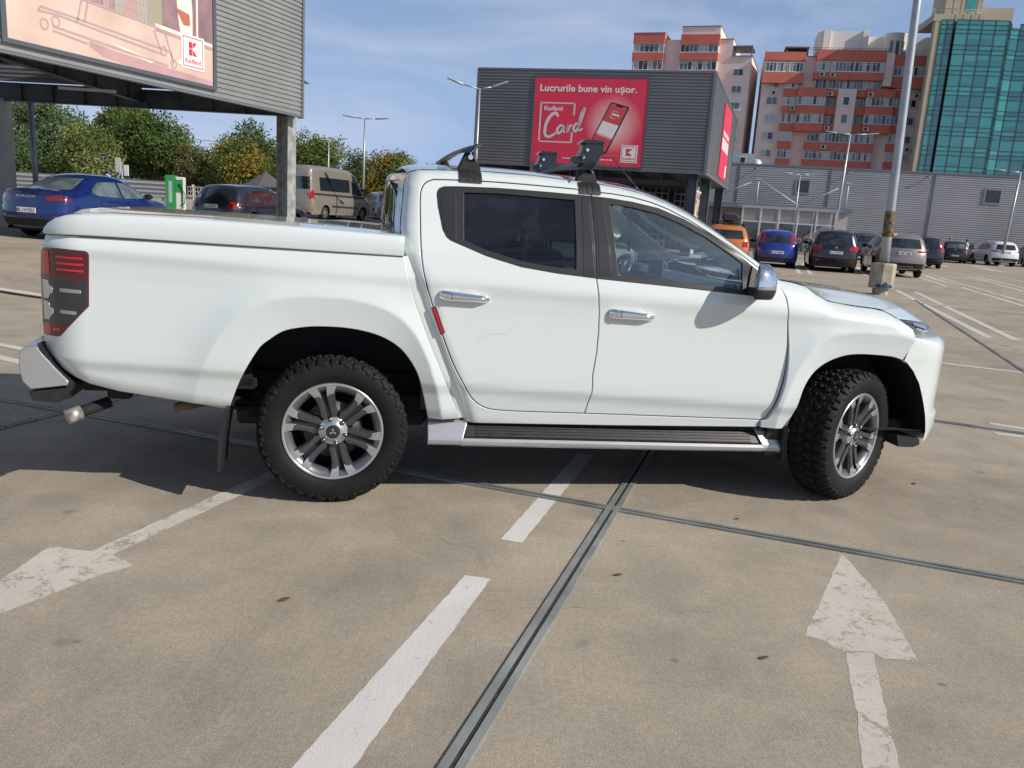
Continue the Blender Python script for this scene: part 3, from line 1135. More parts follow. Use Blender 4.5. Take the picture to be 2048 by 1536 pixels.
for (F_, u, d) in ((FN, FN.L - .55, -.45), (FS, 4.6, -.35), (FS, 14.0, -.4), (FN, 5.1, -.5), (FN, .4, -.5), (FN, 2.7, -6.0)):
    m_ = MB()
    p = F_(u, 0, d)
    h_column(m_, p[0], p[1], 0, ZB0, .50, .46, 0, R(74))
    m_.box((p[0], p[1], ZB0 / 2), (.36, .36, ZB0), 0, rotz(R(74)))
    m_.build('column', M_BEAM, kb)
m_ = MB()
for u in np.linspace(.5, FN.L - .5, 8):
    a, b = FN(u, ZB0 - .16, -.1), FN(u, ZB0 - .16, -13)
    i_beam(m_, a, b, .26, .14)
for d in (-1.2, -4, -7):
    i_beam(m_, FN(.2, ZB0 - .38, d), FN(FN.L - .2, ZB0 - .38, d), .2, .12)
m_.build('ceiling_beams', M_BEAM, kb)
m_ = MB()
# moving-ramp enclosure and racks in the gloom under the box
FN.box(m_, .6, 5.4, 0, 3.2, -9.0, -8.8, 0)
for k in range(22):
    FN.box(m_, .7 + k * .215, .78 + k * .215, .2, 3.1, -8.80, -8.76, 1)
m_.build('ramp_wall', [mat('ramp_brown', (.13, .10, .08), .7), mat('ramp_slat', (.22, .18, .15), .7)], kb)
m_ = MB()
for r_ in range(3):
    for zz in np.linspace(.5, 3.0, 8):
        FN.box(m_, 6.3 + r_ * 1.3, 7.3 + r_ * 1.3, zz, zz + .05, -6.3 - r_ * .4, -6.2 - r_ * .4, 0)
    for uu in np.linspace(6.3, 7.3, 4):
        FN.box(m_, uu + r_ * 1.3, uu + .05 + r_ * 1.3, .1, 3.3, -6.35 - r_ * .4, -6.3 - r_ * .4, 0)
FN.box(m_, 6.0, 10.2, 0, 3.6, -9.1, -8.9, 1)
m_.build('rack', [mat('rack_grey', (.26, .27, .28), .5, .3), M_DARK], kb)
m_ = MB()
FN.box(m_, 5.60, 5.74, 0, 3.3, -1.6, -1.45)
FN.box(m_, 3.6, 5.6, 2.72, 2.82, -1.6, -1.45)
FN.box(m_, 3.6, 5.6, 3.1, 3.16, -1.6, -1.45)
m_.build('white_frame', mat('frame_white', (.62, .62, .60), .5), kb)

bn = thing('banner', 'red vinyl banner reading Lucrurile bune vin usor with card and phone', 'banner', (0, 0, 0))
BU0, BU1, BZ0, BZ1 = 2.83, 7.95, 3.86, 7.63
BW, BH = BU1 - BU0, BZ1 - BZ0
bx = lambda a: BU0 + a * BW
bz = lambda a: BZ1 - a * BH
# red print with a pale glow printed behind the phone
mr_ = bpy.data.materials.new('banner_print')
mr_.use_nodes = True
nt = mr_.node_tree
tcn = nt.nodes.new('ShaderNodeTexCoord')
gc = Vector(FN(bx(.72), bz(.52), .06))
vm = nt.nodes.new('ShaderNodeVectorMath')
vm.operation = 'DISTANCE'
vm.inputs[1].default_value = gc
nt.links.new(tcn.outputs['Object'], vm.inputs[0])
rp_ = nt.nodes.new('ShaderNodeValToRGB')
rp_.color_ramp.elements[0].position = .10
rp_.color_ramp.elements[0].color = (.88, .58, .58, 1)
rp_.color_ramp.elements[1].position = .62
rp_.color_ramp.elements[1].color = (.70, .034, .085, 1)
dv = nt.nodes.new('ShaderNodeMath')
dv.operation = 'DIVIDE'
dv.inputs[1].default_value = 2.1
nt.links.new(vm.outputs['Value'], dv.inputs[0])
nt.links.new(dv.outputs[0], rp_.inputs['Fac'])
bs = nt.nodes['Principled BSDF']
nt.links.new(rp_.outputs['Color'], bs.inputs['Base Color'])
bs.inputs['Roughness'].default_value = .42
nn = nt.nodes.new('ShaderNodeTexNoise')
nn.inputs['Scale'].default_value = .9
nn.inputs['Detail'].default_value = 3
nt.links.new(tcn.outputs['Object'], nn.inputs['Vector'])
bpn = nt.nodes.new('ShaderNodeBump')
bpn.inputs['Strength'].default_value = .5
bpn.inputs['Distance'].default_value = .08
nt.links.new(nn.outputs['Fac'], bpn.inputs['Height'])
nt.links.new(bpn.outputs['Normal'], bs.inputs['Normal'])
m_ = MB()
D0 = .062
FN.box(m_, BU0, BU1, BZ0, BZ1, .034, D0, 0)
fb_ = lambda a, v, d=0.0: FN(bx(a), bz(v), D0 + .004 + d)
vs, fs = fit_text('Lucrurile bune vin u\u0219or.', .86, .105, .022)
m_.add([FN(bx(.045) + u * BW, bz(.190) + v * BH, D0 + .004) for u, v in vs], fs, 1)
for a0, a1, v0, v1 in ((.055, .070, .29, .755), (.055, .375, .29, .305), (.055, .365, .74, .755), (.360, .375, .29, .43), (.352, .367, .63, .755)):
    FN.quad(m_, bx(a0), bx(a1), bz(v1), bz(v0), D0 + .004, 2)
vs, fs = fit_text('Kaufland', .165, .052, .02)
m_.add([FN(bx(.095) + u * BW, bz(.385) + v * BH, D0 + .005) for u, v in vs], fs, 1)
# brush script
scr = lambda u, v, d: FN(bx(u), bz(v), D0 + .006)
ws_ = [.10, .12, .13, .13, .12, .11, .12, .13, .13, .11, .08]
def stroke(p, w=.12):
    q = spline(p, 5)
    ribbon(m_, [(a, b) for a, b in q], [w * (.55 + .45 * math.sin(PI * min(1, .15 + .85 * i / len(q)))) for i in range(len(q))], lambda u, v, d: FN(bx(u / BW), bz(v / BH), D0 + .007), 2)
S_ = lambda *p: [(a * BW, v * BH) for a, v in p]
stroke(S_((.225, .455), (.205, .415), (.160, .440), (.120, .540), (.115, .660), (.155, .690), (.215, .645)), .15)
stroke(S_((.285, .565), (.255, .555), (.225, .600), (.232, .645), (.262, .625), (.288, .565), (.282, .620), (.300, .632)), .11)
stroke(S_((.318, .630), (.322, .545), (.318, .630), (.340, .560), (.362, .545)), .10)
stroke(S_((.420, .535), (.392, .530), (.372, .580), (.385, .615), (.412, .580), (.452, .400), (.460, .345), (.430, .430), (.418, .560), (.430, .605), (.455, .580)), .11)
# phone
ph = [(.69, .27), (.85, .325), (.675, .865), (.515, .795)]
def P(a, b):
    p = np.array(ph)
    q = (p[0] * (1 - a) + p[1] * a) * (1 - b) + (p[3] * (1 - a) + p[2] * a) * b
    return FN(bx(q[0]), bz(q[1]), D0 + .010)
def rr4(a0, a1, b0, b1, r1=.10, r2=.05):
    out = []
    for cx_, cy_, s0 in ((a1 - r1, b1 - r2, 0), (a0 + r1, b1 - r2, 90), (a0 + r1, b0 + r2, 180), (a1 - r1, b0 + r2, 270)):
        for k in range(6):
            an_ = R(s0 + 18 * k)
            out.append((cx_ + r1 * math.cos(an_), cy_ + r2 * math.sin(an_)))
    return out
def phone_poly(q, d, m):
    base_ = [Vector(P(a, b)) + FN.n * d for a, b in q]
    m_.add([tuple(v) for v in base_], [tuple(range(len(q)))], m)
phone_poly(rr4(0, 1.03, -.005, 1.01), 0, 3)
phone_poly(rr4(.05, .95, .02, .98), .002, 4)
phone_poly([(.05, .40), (.95, .40), (.95, .66), (.05, .66)], .003, 1)
phone_poly([(.05, .66), (.95, .66), (.95, .70), (.05, .70)], .0032, 0)
phone_poly([(.30, .005), (.72, .005), (.66, .055), (.36, .055)], .003, 3)
for a0, a1, b0, b1 in ((.32, .34, .15, .30), (.32, .62, .15, .157), (.32, .60, .293, .30), (.36, .74, .20, .235)):
    phone_poly([(a0, b0), (a1, b0), (a1, b1), (a0, b1)], .004, 1)
for k in range(14):
    a, b = rr_.uniform(.15, .85), rr_.uniform(.74, .93)
    phone_poly([(a, b), (a + .06, b), (a + .06, b + .02), (a, b + .02)], .004, 5)
FN.quad(m_, bx(.52), bx(.80), bz(.885), bz(.872), D0 + .004, 5)
k_logo(m_, FN, bx(.81), bz(.955), .75, .76, D0 + .006, 1, 6)
for k in range(22):
    a = .29 + k * .021
    FN.quad(m_, bx(a), bx(a + .012 + .004 * (k % 3)), bz(.938), bz(.926), D0 + .004, 1)
m_.build('print', [mr_, M_WHITEP, M_GREYP, M_BLACKP, mat('phone_screen', (.60, .07, .08), .3), mat('print_rose', (.66, .14, .17), .5), M_LOGORED], bn, fix=False)
m_ = MB()
for a in ((BU0 - .07, BU0, BZ0 - .07, BZ1 + .07), (BU1, BU1 + .07, BZ0 - .07, BZ1 + .07), (BU0, BU1, BZ0 - .07, BZ0), (BU0, BU1, BZ1, BZ1 + .07)):
    FN.box(m_, *a, .034, .075)
m_.build('banner_frame', mat('frame_slate', (.075, .09, .11), .45), bn)

sb = thing('banner', 'narrow red banner seen edge on, on the side of the ribbed box', 'banner', (0, 0, 0))
m_ = MB()
s0, s1 = 6.2, 11.2
FS.box(m_, s0, s1, ZB0 + .30, ZB1 - .35, .034, .075, 0)
zz = lambda v: ZB1 - .35 - v * (ZB1 - ZB0 - .65)
for a0, a1, v0, v1, n_ in ((.12, .88, .36, .42, 9), (.06, .94, .46, .62, 7)):
    for k in range(n_):
        x0 = s0 + (s1 - s0) * (a0 + (a1 - a0) * k / n_)
        FS.quad(m_, x0, x0 + (s1 - s0) * (a1 - a0) / n_ * .72, zz(v1), zz(v0), .079, 1)
FS.quad(m_, s1 - 1.1, s1 - .35, zz(.95), zz(.78), .079, 1)
m_.build('print', [M_BANNER, M_WHITEP], sb)

# boards hanging under the box along its right side
cols_b = [(.55, .06, .07), (.10, .28, .13), (.55, .52, .15), (.10, .14, .26), (.5, .3, .33), (.35, .36, .4)]
for k in range(3):
    db = thing('display_board', ['white framed display board nearest the corner column under the ribbed box', 'white framed display board in the middle of three under the ribbed box', 'white framed display board furthest back of three under the ribbed box'][k], 'display board', (0, 0, 0), group='display boards under the ribbed box')
    u0 = .9 + k * 1.28
    m_ = MB()
    FS.box(m_, u0, u0 + 1.2, 1.55, 3.0, -.60, -.55, 0)
    FS.box(m_, u0, u0 + 1.2, 3.0, 3.1, -.62, -.50, 0)
    for q in range(2):
        FS.box(m_, u0 + .15 + q * .85, u0 + .21 + q * .85, 3.1, ZB0, -.58, -.54, 0)
    m_.build('frame', mat('frame_white', (.62, .62, .60), .5), db)
    m_ = MB()
    for r_ in range(5):
        for c in range(3):
            w = rr_.randrange(7)
            FS.quad(m_, u0 + .12 + c * .34, u0 + .12 + c * .34 + .28, 1.70 + r_ * .25, 1.70 + r_ * .25 + .22, -.545, w)
    m_.build('leaflet', [mat('leaflet_%s' % 'abcdefg'[i], c_, .6) for i, c_ in enumerate(cols_b)] + [M_WHITEP], db, fix=False)
db = thing('notice_panel', 'white lower panel with green pictures beside the corner column', 'panel', (0, 0, 0))
m_ = MB()
FS.box(m_, .9, 4.3, .1, 1.4, -.62, -.57, 0)
for k in range(4):
    FS.quad(m_, 1.1 + k * .8, 1.5 + k * .8, .35, 1.2, -.565, 1 + k % 2)
m_.build('board', [M_WHITEP, mat('leaflet_green', (.12, .30, .10), .6), mat('leaflet_lime', (.42, .46, .10), .6)], db, fix=False)

# ---- long grey store wall
FW = Frame((16.64 - 20.84 * .75, 68.5 + 4.6 * .75), (37.48 + 20.84 * 1.6, 63.9 - 4.6 * 1.6))
U0 = math.hypot(20.84 * .75, 4.6 * .75)
ww = lambda u: U0 + u
st_ = thing('store_building', 'long grey ribbed supermarket wall behind the parked cars', 'building', (0, 0, 0))
m_ = MB()
corrugated(m_, FW, 0, FW.L, 0.0, 6.44, .165, .045)
m_.build('wall', M_CORR_W, st_, fix=False)
m_ = MB()
FW.box(m_, 0, FW.L, 6.44, 6.58, -.4, .08, 0)
FW.box(m_, 0, FW.L, 6.40, 6.52, -40, -.4, 0)
m_.build('roof', M_FLASH, st_)
for u in (0.6, 7.6, 15.2, 23.0):
    m_ = MB()
    FW.box(m_, ww(u), ww(u) + .05, .0, 6.44, .04, .10)
    m_.build('downpipe', M_FLASH, st_)
for u in (2.0, 9.0, 14.8):
    m_ = MB()
    m_.path([FW(ww(u), 6.3, .05), FW(ww(u), 6.22, .3), FW(ww(u) - .3, 6.18, .32)], .04, 6)
    m_.build('wall_lamp', M_FLASH, st_)
for (u0, u1, z0, z1) in ((5.12, 6.12, 4.48, 5.50), (18.86, 19.97, 4.48, 5.50)):
    m_ = MB()
    for a in ((u0 - .06, u0 + .04, z0 - .06, z1 + .06), (u1 - .04, u1 + .06, z0 - .06, z1 + .06), (u0 + .04, u1 - .04, z0 - .06, z0 + .04), (u0 + .04, u1 - .04, z1 - .04, z1 + .06)):
        FW.box(m_, ww(a[0]), ww(a[1]), a[2], a[3], .02, .10, 0)
    FW.quad(m_, ww(u0), ww(u1), z0, z1, .065, 1)
    m_.build('window', [mat('frame_grey', (.25, .26, .28), .5), mat("store_pane", (.02,.022,.028), .08, coat=.6)], st_, fix=False)
m_ = MB()
FW.box(m_, ww(-.3), ww(1.7), 6.58, 7.5, -2.4, -2.0, 0)
m_.build('roof_cladding', mat('cladding_pale', (.36, .42, .46), .5, .2), st_)
ac = thing('roof_unit', 'white fan unit standing on the supermarket roof', 'roof unit', (0, 0, 0))
m_ = MB()
FW.box(m_, ww(.55), ww(1.1), 6.60, 7.25, -1.4, -1.0, 0)
FW.box(m_, ww(.66), ww(.98), 6.72, 7.10, -1.0, -.96, 1)
m_.build('casing', [mat('unit_cream', (.55, .54, .48), .5), M_DARK], ac)
m_ = MB()
m_.lathe([(.0, .45), (.25, .40), (.42, .2), (.45, 0)], lambda a, b, h: tuple(Vector(FW(ww(1.9), 6.60, -1.2)) + Vector((a, b, h))), 16)
m_.build('roof_cowl', mat('cowl_pale', (.6, .62, .62), .4, .3), st_)

# entrance canopy hung from masts
FCn = Frame((14.6 - 2, 62.2 + .53), (22.9, 60.0))
cu = lambda u: u + 2.07
cn = thing('entrance_canopy', 'blue grey entrance canopy hung on white rods in front of the store wall', 'canopy', (0, 0, 0))
m_ = MB()
FCn.box(m_, 0, cu(9.15), 2.93, 3.30, -4.6, 0)
m_.build('fascia', mat('canopy_blue_grey', (.16, .21, .27), .5), cn)
m_ = MB()
M_ROD = mat('rod_white', (.48, .47, .45), .5)
for u in (2.48, 8.66):
    m_.tube(FCn(cu(u), 3.3, -.3), FCn(cu(u), 5.02, -.3), .06, n=8)
    FCn.box(m_, cu(u) - .16, cu(u) + .16, 4.98, 5.1, -.42, -.18)
for a, b in (((-.4, 3.65), (2.48, 5.05)), ((2.48, 5.05), (5.4, 3.35)), ((5.6, 3.35), (8.66, 5.02)), ((8.66, 5.0), (12.0, 6.3))):
    if b[0] > 10:
        continue
    m_.tube(FCn(cu(a[0]), a[1], -.3), FCn(cu(b[0]), b[1], -.3), .045, n=6)
m_.build('hanger_rods', M_ROD, cn)
m_ = MB()
FCn.box(m_, cu(8.25), cu(8.95), 0, 2.93, -4.0, -.5, 0)
FCn.box(m_, 0, cu(8.2), .0, 2.93, -4.55, -4.45, 1)
m_.build('lobby_wall', [mat('lobby_pale', (.55, .53, .49), .6), mat('lobby_dark', (.50, .49, .48), .5)], cn)

# trolley shelter
sh = thing('trolley_shelter', 'glazed white trolley shelter beside the store entrance', 'shelter', (0, 0, 0))
FT = Frame((14.53, 55.5), (20.15, 54.0))
m_ = MB()
for k in range(6):
    u = FT.L * k / 5
    FT.box(m_, u - .05, u + .05, 0, 2.95, -.05, .05)
    FT.box(m_, u - .05, u + .05, 2.85, 2.95, -3.0, -.05)
    FT.box(m_, u - .05, u + .05, 0, 2.9, -3.05, -2.95)
FT.box(m_, .05, FT.L - .05, 2.84, 2.94, -.04, .04)
FT.box(m_, .05, FT.L - .05, 1.92, 2.0, -.035, .035)
m_.build('frame', mat('shelter_white', (.66, .66, .65), .4), sh)
frost = bpy.data.materials.new('frosted_panel')
frost.use_nodes = True
_b = frost.node_tree.nodes['Principled BSDF']
_b.inputs['Base Color'].default_value = (.62, .62, .66, 1)
_b.inputs['Roughness'].default_value = .4
_b.inputs['Alpha'].default_value = .42
for k in range(5):
    u0, u1 = FT.L * k / 5 + .05, FT.L * (k + 1) / 5 - .05
    m_ = MB()
    FT.quad(m_, u0, u1, 2.0, 2.84, 0)
    m_.build('upper_panel', frost, sh, fix=False)
    m_ = MB()
    FT.quad(m_, u0, u1, .25, 1.92, 0)
    m_.build('glass_panel', glass_mat('shelter_glass', (.84, .86, .88), f0=1.6), sh, fix=False)
m_ = MB()
FT.box(m_, -.3, FT.L + .3, 2.95, 3.0, -3.1, .15)
m_.build('roof', frost, sh)
m_ = MB()
FT.box(m_, -.3, FT.L + .3, 0, .20, -.28, .22)
m_.build('plinth', mat('kerb_stone', (.36, .31, .25), .85, var=.2, scale=3), sh)

M_WIRE = mat('trolley_wire', (.34, .35, .36), .35, .8)
M_TRED = mat('trolley_red', (.55, .04, .05), .5)
FT0 = Frame((0, 0), (1, 0))


def trolley():
    t = thing('shopping_trolley', 'wire shopping trolley parked in the glazed shelter', 'trolley', (0, 0, 0), 0, 'shopping trolleys in the shelter')
    m1 = MB()
    for z, w, l0, l1 in ((.45, .20, -.30, .36), (.62, .23, -.34, .42), (.80, .25, -.38, .48), (.98, .27, -.42, .54)):
        pts = [(l0, -w, z), (l1, -w, z), (l1, w, z), (l0, w, z), (l0, -w, z)]
        m1.path(pts, .012, 4)
    for k in range(7):
        f = k / 6
        for s in (-1, 1):
            m1.path([(-.30 + .66 * f, s * .20, .45), (-.42 + .96 * f, s * .27, .98)], .008, 4)
    for k in range(4):
        f = -1 + 2 * k / 3
        m1.path([(.36, .20 * f, .45), (.54, .27 * f, .98)], .008, 4)
        m1.path([(-.30, .20 * f, .45), (.36, .20 * f, .45)], .008, 4)
    m1.build('basket', M_WIRE, t)
    m1 = MB()
    for s in (-1, 1):
        m1.path([(-.46, s * .27, 1.0), (-.36, s * .24, .45), (-.38, s * .26, .14), (.42, s * .20, .14)], .016, 5)
    m1.build('chassis', M_WIRE, t)
    m1 = MB()
    m1.path([(-.50, -.29, 1.03), (-.50, .29, 1.03)], .028, 8)
    m1.build('handle', M_TRED, t)
    for sx in (-.36, .40):
        for s in (-1, 1):
            m1 = MB()
            m1.tube((sx, s * .22 - .015, .065), (sx, s * .22 + .015, .065), .06, n=10)
            m1.build('castor', M_RUBBER, t)
    return t


tr0 = trolley()
ang = math.atan2(FT.e.y, FT.e.x)
first = True
for row_ in range(7):
    for k in range(2):
        o = tr0 if first else copy_tree(tr0)
        first = False
        o.location = FT(.45 + row_ * .80, 0, -.75 - k * .55)
        o.rotation_euler = (0, 0, ang + PI / 2 + PI)
        o['label'] = 'wire shopping trolley with a red handle in the glazed shelter'

# ---- blocks of flats and the glass tower
M_PINK = mat('render_pink', (0.80, 0.65, 0.595), 0.85, var=.08, scale=.35)
M_REDR = mat('render_red', (0.60, 0.165, 0.115), 0.85, var=.10, scale=.5)
M_CREAM = mat('render_cream', (0.80, 0.78, 0.72), 0.85, var=.08, scale=.3)
M_PVC = mat('pvc_white', (0.74, 0.74, 0.72), 0.5)
M_COPING = mat('coping', (0.20, 0.16, 0.15), 0.7)
WG = [mat('pane_dark', (0.022, 0.026, 0.030), 0.05, coat=.6), mat('pane_blue', (0.10, 0.14, 0.17), 0.06, coat=.8), mat('pane_curtain', (0.42, 0.42, 0.41), 0.3, coat=.5), mat('pane_grey', (0.13, 0.135, 0.13), 0.12, coat=.6)]
wr = random.Random(11)


def window(F, par, u0, u1, z0, z1, n, d=0.0, light=.3, fw=.07):
    mb = MB()
    for a in ((u0, u0 + fw, z0, z1), (u1 - fw, u1, z0, z1), (u0 + fw, u1 - fw, z0, z0 + fw), (u0 + fw, u1 - fw, z1 - fw, z1)):
        F.box(mb, *a, d - .05, d + .06, 0)
    w = (u1 - u0 - 2 * fw) / n
    for k in range(n):
        a = u0 + fw + k * w
        if k:
            F.box(mb, a - .035, a + .035, z0 + fw, z1 - fw, d - .05, d + .045, 0)
        r_ = wr.random()
        g_ = 3 if r_ < light else (4 if r_ < light + .15 else (2 if r_ < light + .45 else 1))
        F.quad(mb, a, a + w, z0 + fw, z1 - fw, d + .005, g_)
        if n > 2 and wr.random() < .5:
            F.box(mb, a + .03, a + w - .03, z0 + fw + (z1 - z0) * .70, z0 + fw + (z1 - z0) * .70 + .05, d, d + .04, 0)
    F.box(mb, u0 - .06, u1 + .06, z0 - .08, z0, d - .05, d + .12, 0)
    return mb.build('window', [M_PVC] + WG, par, fix=False)


def aircon(F, par, u, z, d):
    mb = MB()
    F.box(mb, u, u + .78, z, z + .55, d + .04, d + .40, 0)
    vs = []
    for k in range(14):
        a = 2 * PI * k / 14
        vs.append(F(u + .32 + .21 * math.cos(a), z + .275 + .21 * math.sin(a), d + .405))
    mb.add(vs, [tuple(range(14))], 1)
    return mb.build('air_conditioner', [mat('unit_cream', (.55, .54, .48), .5), M_DARK], par, fix=False)


def part_box(nm, F, par, m, *boxes):
    mb = MB()
    for b in boxes:
        F.box(mb, *b)
    return mb.build(nm, m, par)


F2 = Frame((34.71, 130.46), (57.66, 125.12))
b2 = thing('apartment_block', 'red and pink block of flats with a white penthouse, left of the glass tower', 'apartment block', (0, 0, 0))
part_box('wall', F2, b2, M_PINK, (.1, 23.45, 0, 27.0, -14, -1.2))
part_box('roof', F2, b2, M_COPING, (.05, 23.5, 27.0, 27.15, -14, -1.15))
# red upper storey on the wings and the middle
part_box('balcony', F2, b2, M_REDR, (0.0, 5.85, 26.25, 27.45, -1.2, 0), (0.0, 5.85, 23.05, 24.62, -1.2, 0))
part_box('balcony_wall', F2, b2, M_PINK, (0.02, 5.83, 24.62, 26.25, -1.2, -.35))
window(F2, b2, .25, 3.45, 24.66, 26.0, 6, -.12)
window(F2, b2, 3.65, 5.70, 24.66, 26.0, 4, -.12)
part_box('balcony', F2, b2, M_REDR, (7.45, 16.95, 26.30, 27.75, -1.2, .5), (7.35, 16.95, 23.65, 24.75, -1.2, .5))
part_box('balcony_wall', F2, b2, M_PINK, (7.47, 16.9, 24.75, 26.3, -1.2, .15))
for a, b, n in ((7.6, 9.35, 3), (9.56, 12.7, 6), (12.81, 14.95, 4), (15.2, 16.85, 3)):
    window(F2, b2, a, b, 24.8, 26.15, n, .38)
part_box('stair_shaft', F2, b2, M_PINK, (16.95, 18.1, 22.9, 27.5, -1.2, .3))
part_box('balcony', F2, b2, M_REDR, (18.1, 23.5, 25.95, 27.25, -1.2, 0), (18.1, 23.5, 22.75, 24.4, -1.2, 0))
part_box('balcony_wall', F2, b2, M_PINK, (18.12, 23.48, 24.4, 25.95, -1.2, -.35))
window(F2, b2, 18.25, 20.4, 24.45, 25.75, 4, -.12)
window(F2, b2, 20.55, 23.3, 24.45, 25.75, 6, -.12)
rows_z = [(22.45, 23.6), (20.0, 21.25), (17.45, 18.75), (14.85, 16.1), (12.3, 13.5), (9.8, 11.0), (7.3, 8.5)]
for i, (z0, z1) in enumerate(rows_z):
    # flank windows
    window(F2, b2, 1.0, 2.6, z0 + .05, z1 - .05, 2, -1.1, .5)
    window(F2, b2, 20.72, 22.15, z0 + .25, z1 + .1, 2, -1.1, .4)
    # narrow glazed balconies next to the flanks
    part_box('balcony', F2, b2, M_REDR, (3.38, 5.35, z0 - 1.25, z0 - .08, -1.2, -.25))
    part_box('balcony_wall', F2, b2, M_PINK, (3.40, 5.33, z0 - .08, z1 + .10, -1.2, -.65))
    window(F2, b2, 3.46, 5.3, z0 - .03, z1 + .04, 4, -.42, .45)
    part_box('balcony', F2, b2, M_REDR, (18.85, 19.98, z0 - 1.05, z0 + .12, -1.2, -.25))
    part_box('balcony_wall', F2, b2, M_PINK, (18.87, 19.96, z0 + .12, z1 + .3, -1.2, -.65))
    window(F2, b2, 18.9, 19.92, z0 + .18, z1 + .25, 2, -.42, .45)
for i, (z0, z1) in enumerate(rows_z):
    if i in (1, 2):
        part_box('balcony', F2, b2, M_REDR, (5.35, 9.45, z0 - 1.25, z0 - .05, -1.2, .55), (15.0, 18.85, z0 - 1.15, z0 + .05, -1.2, .55))
        part_box('balcony_wall', F2, b2, M_PINK, (5.37, 9.43, z0 - .05, z1 + .05, -1.2, .15), (15.02, 18.83, z0 + .05, z1 + .15, -1.2, .15))
        window(F2, b2, 5.45, 9.25, z0 - .02, z1 + .02, 7, .42, .45)
        window(F2, b2, 15.1, 18.75, z0 + .08, z1 + .1, 6, .42, .35)
        part_box('balcony', F2, b2, M_REDR, (9.45, 11.2, z0 - 1.2, z0 - .05, -1.2, -.1), (13.3, 15.0, z0 - 1.2, z0 - .05, -1.2, -.1))
        window(F2, b2, 9.65, 10.95, z0, z1, 3, -1.05, .2)
        window(F2, b2, 13.45, 14.85, z0, z1, 3, -1.05, .2)
    elif i == 0:
        part_box('balcony', F2, b2, M_REDR, (5.35, 9.45, z0 - 1.25, z0 - .05, -1.2, .55), (9.45, 15.0, z0 - 1.1, z0 - .05, -1.2, 0), (15.0, 18.85, z0 - 1.15, z0 - .0, -1.2, .55))
        for a, b, n in ((7.65, 9.3, 3), (9.55, 12.65, 6), (13.0, 14.9, 4), (15.3, 16.85, 3)):
            window(F2, b2, a, b, z0, z1 + .1, n, -.35, .3)
        part_box('balcony_wall', F2, b2, M_PINK, (7.5, 17.0, z0 - .05, z1 + .2, -1.2, -.55))
    else:
        part_box('balcony', F2, b2, M_REDR, (7.3, 16.95, z0 - 1.3, z0 - .05, -1.2, 0))
        part_box('balcony_wall', F2, b2, M_PINK, (7.32, 16.93, z0 - .05, z1 + .1, -1.2, -.4))
        for a, b, n in ((7.38, 9.2, 3), (9.4, 12.7, 6), (12.9, 14.75, 4), (15.0, 16.8, 4)):
            window(F2, b2, a, b, z0 - .02, z1, n, -.2, .35)
part_box('stair_shaft', F2, b2, M_PINK, (11.0, 13.5, 16.0, 22.3, -1.2, .9))
window(F2, b2, 11.76, 12.66, 20.0, 21.25, 1, .92, .2)
window(F2, b2, 11.78, 12.70, 17.45, 18.75, 1, .92, 0)
for u, z, d in ((8.0, 24.0, .5), (9.5, 23.95, .5), (9.55, 21.4, 0), (15.1, 21.35, .55), (9.7, 16.5, -.1), (15.1, 16.5, .55), (1.6, 21.5, -1.2), (4.5, 19.2, -.25), (21.7, 21.6, -1.2), (20.5, 18.9, -1.2), (21.5, 14.0, -1.2), (9.6, 13.8, 0)):
    aircon(F2, b2, u, z, d)
part_box('penthouse', F2, b2, M_CREAM, (7.5, 13.7, 27.1, 31.0, -9, -2.5), (13.7, 14.5, 27.1, 31.1, -9, -2.0), (14.5, 23.3, 27.1, 30.4, -9, -3.2), (8.2, 9.2, 27.1, 31.15, -3, -2.2))
mb = MB()
mb.lathe([(1.55, 27.1), (1.55, 30.65), (1.62, 30.7), (0, 30.75)], lambda a, b, h: tuple(Vector(F2(18.3, 0, -3.2)) + Vector((a, b, h))), 32)
mb.build('round_bay', M_CREAM, b2)
for an in (-125, -95, -60):
    mb = MB()
    c = Vector(F2(18.3, 0, -3.2))
    a0 = R(an - 9)
    a1 = R(an + 9)
    mb.add([tuple(c + Vector((1.57 * math.cos(a), 1.57 * math.sin(a), z))) for a, z in ((a0, 27.6), (a1, 27.6), (a1, 29.6), (a0, 29.6))], [(0, 1, 2, 3)])
    mb.build('window', WG[3], b2, fix=False)
part_box('roof_hut', F2, b2, mat('hut_brown', (.20, .12, .09), .8), (2.9, 6.4, 28.4, 28.6, -6, -1.9), (3.0, 6.3, 27.1, 27.9, -6, -2.0), (3.0, 3.2, 27.1, 28.4, -2.2, -2.0), (6.1, 6.3, 27.1, 28.4, -2.2, -2.0))
mb = MB()
for z in (27.9, 28.15):
    mb.tube(F2(6.5, z, -.2), F2(17.5, z, -.2), .03, n=5)
for u in np.linspace(6.5, 23, 18):
    mb.tube(F2(u, 27.3, -.3), F2(u, 28.15, -.3), .03, n=5)
mb.build('roof_railing', M_FLASH, b2)

F1 = Frame((15.61, 137.11), (28.1 + 3.0, 132.67 - 1.07))
b1 = thing('apartment_block', 'pink block of flats with two red glazed bays above the ribbed box', 'apartment block', (0, 0, 0))
part_box('wall', F1, b1, M_PINK, (0.3, 15.3, 0, 29.4, -14, -1.0), (15.3, 18.3, 0, 27.0, -14, -1.0), (7.5, 13.3, 29.4, 31.1, -8, -.3), (4.9, 7.5, 0, 29.5, -14, -1.6))
part_box('coping', F1, b1, M_COPING, (7.45, 13.35, 31.1, 31.22, -8.1, -.2), (13.35, 15.35, 29.4, 29.5, -14, -.9), (15.3, 18.4, 26.95, 27.05, -14, -.85), (-.02, 4.97, 30.2, 30.3, -6, .05))
part_box('loggia', F1, b1, M_FLASH, (15.35, 18.25, 28.3, 28.5, -6, -1.0), (15.35, 15.5, 27.1, 28.3, -1.2, -1.0), (18.1, 18.25, 27.1, 28.3, -1.2, -1.0))
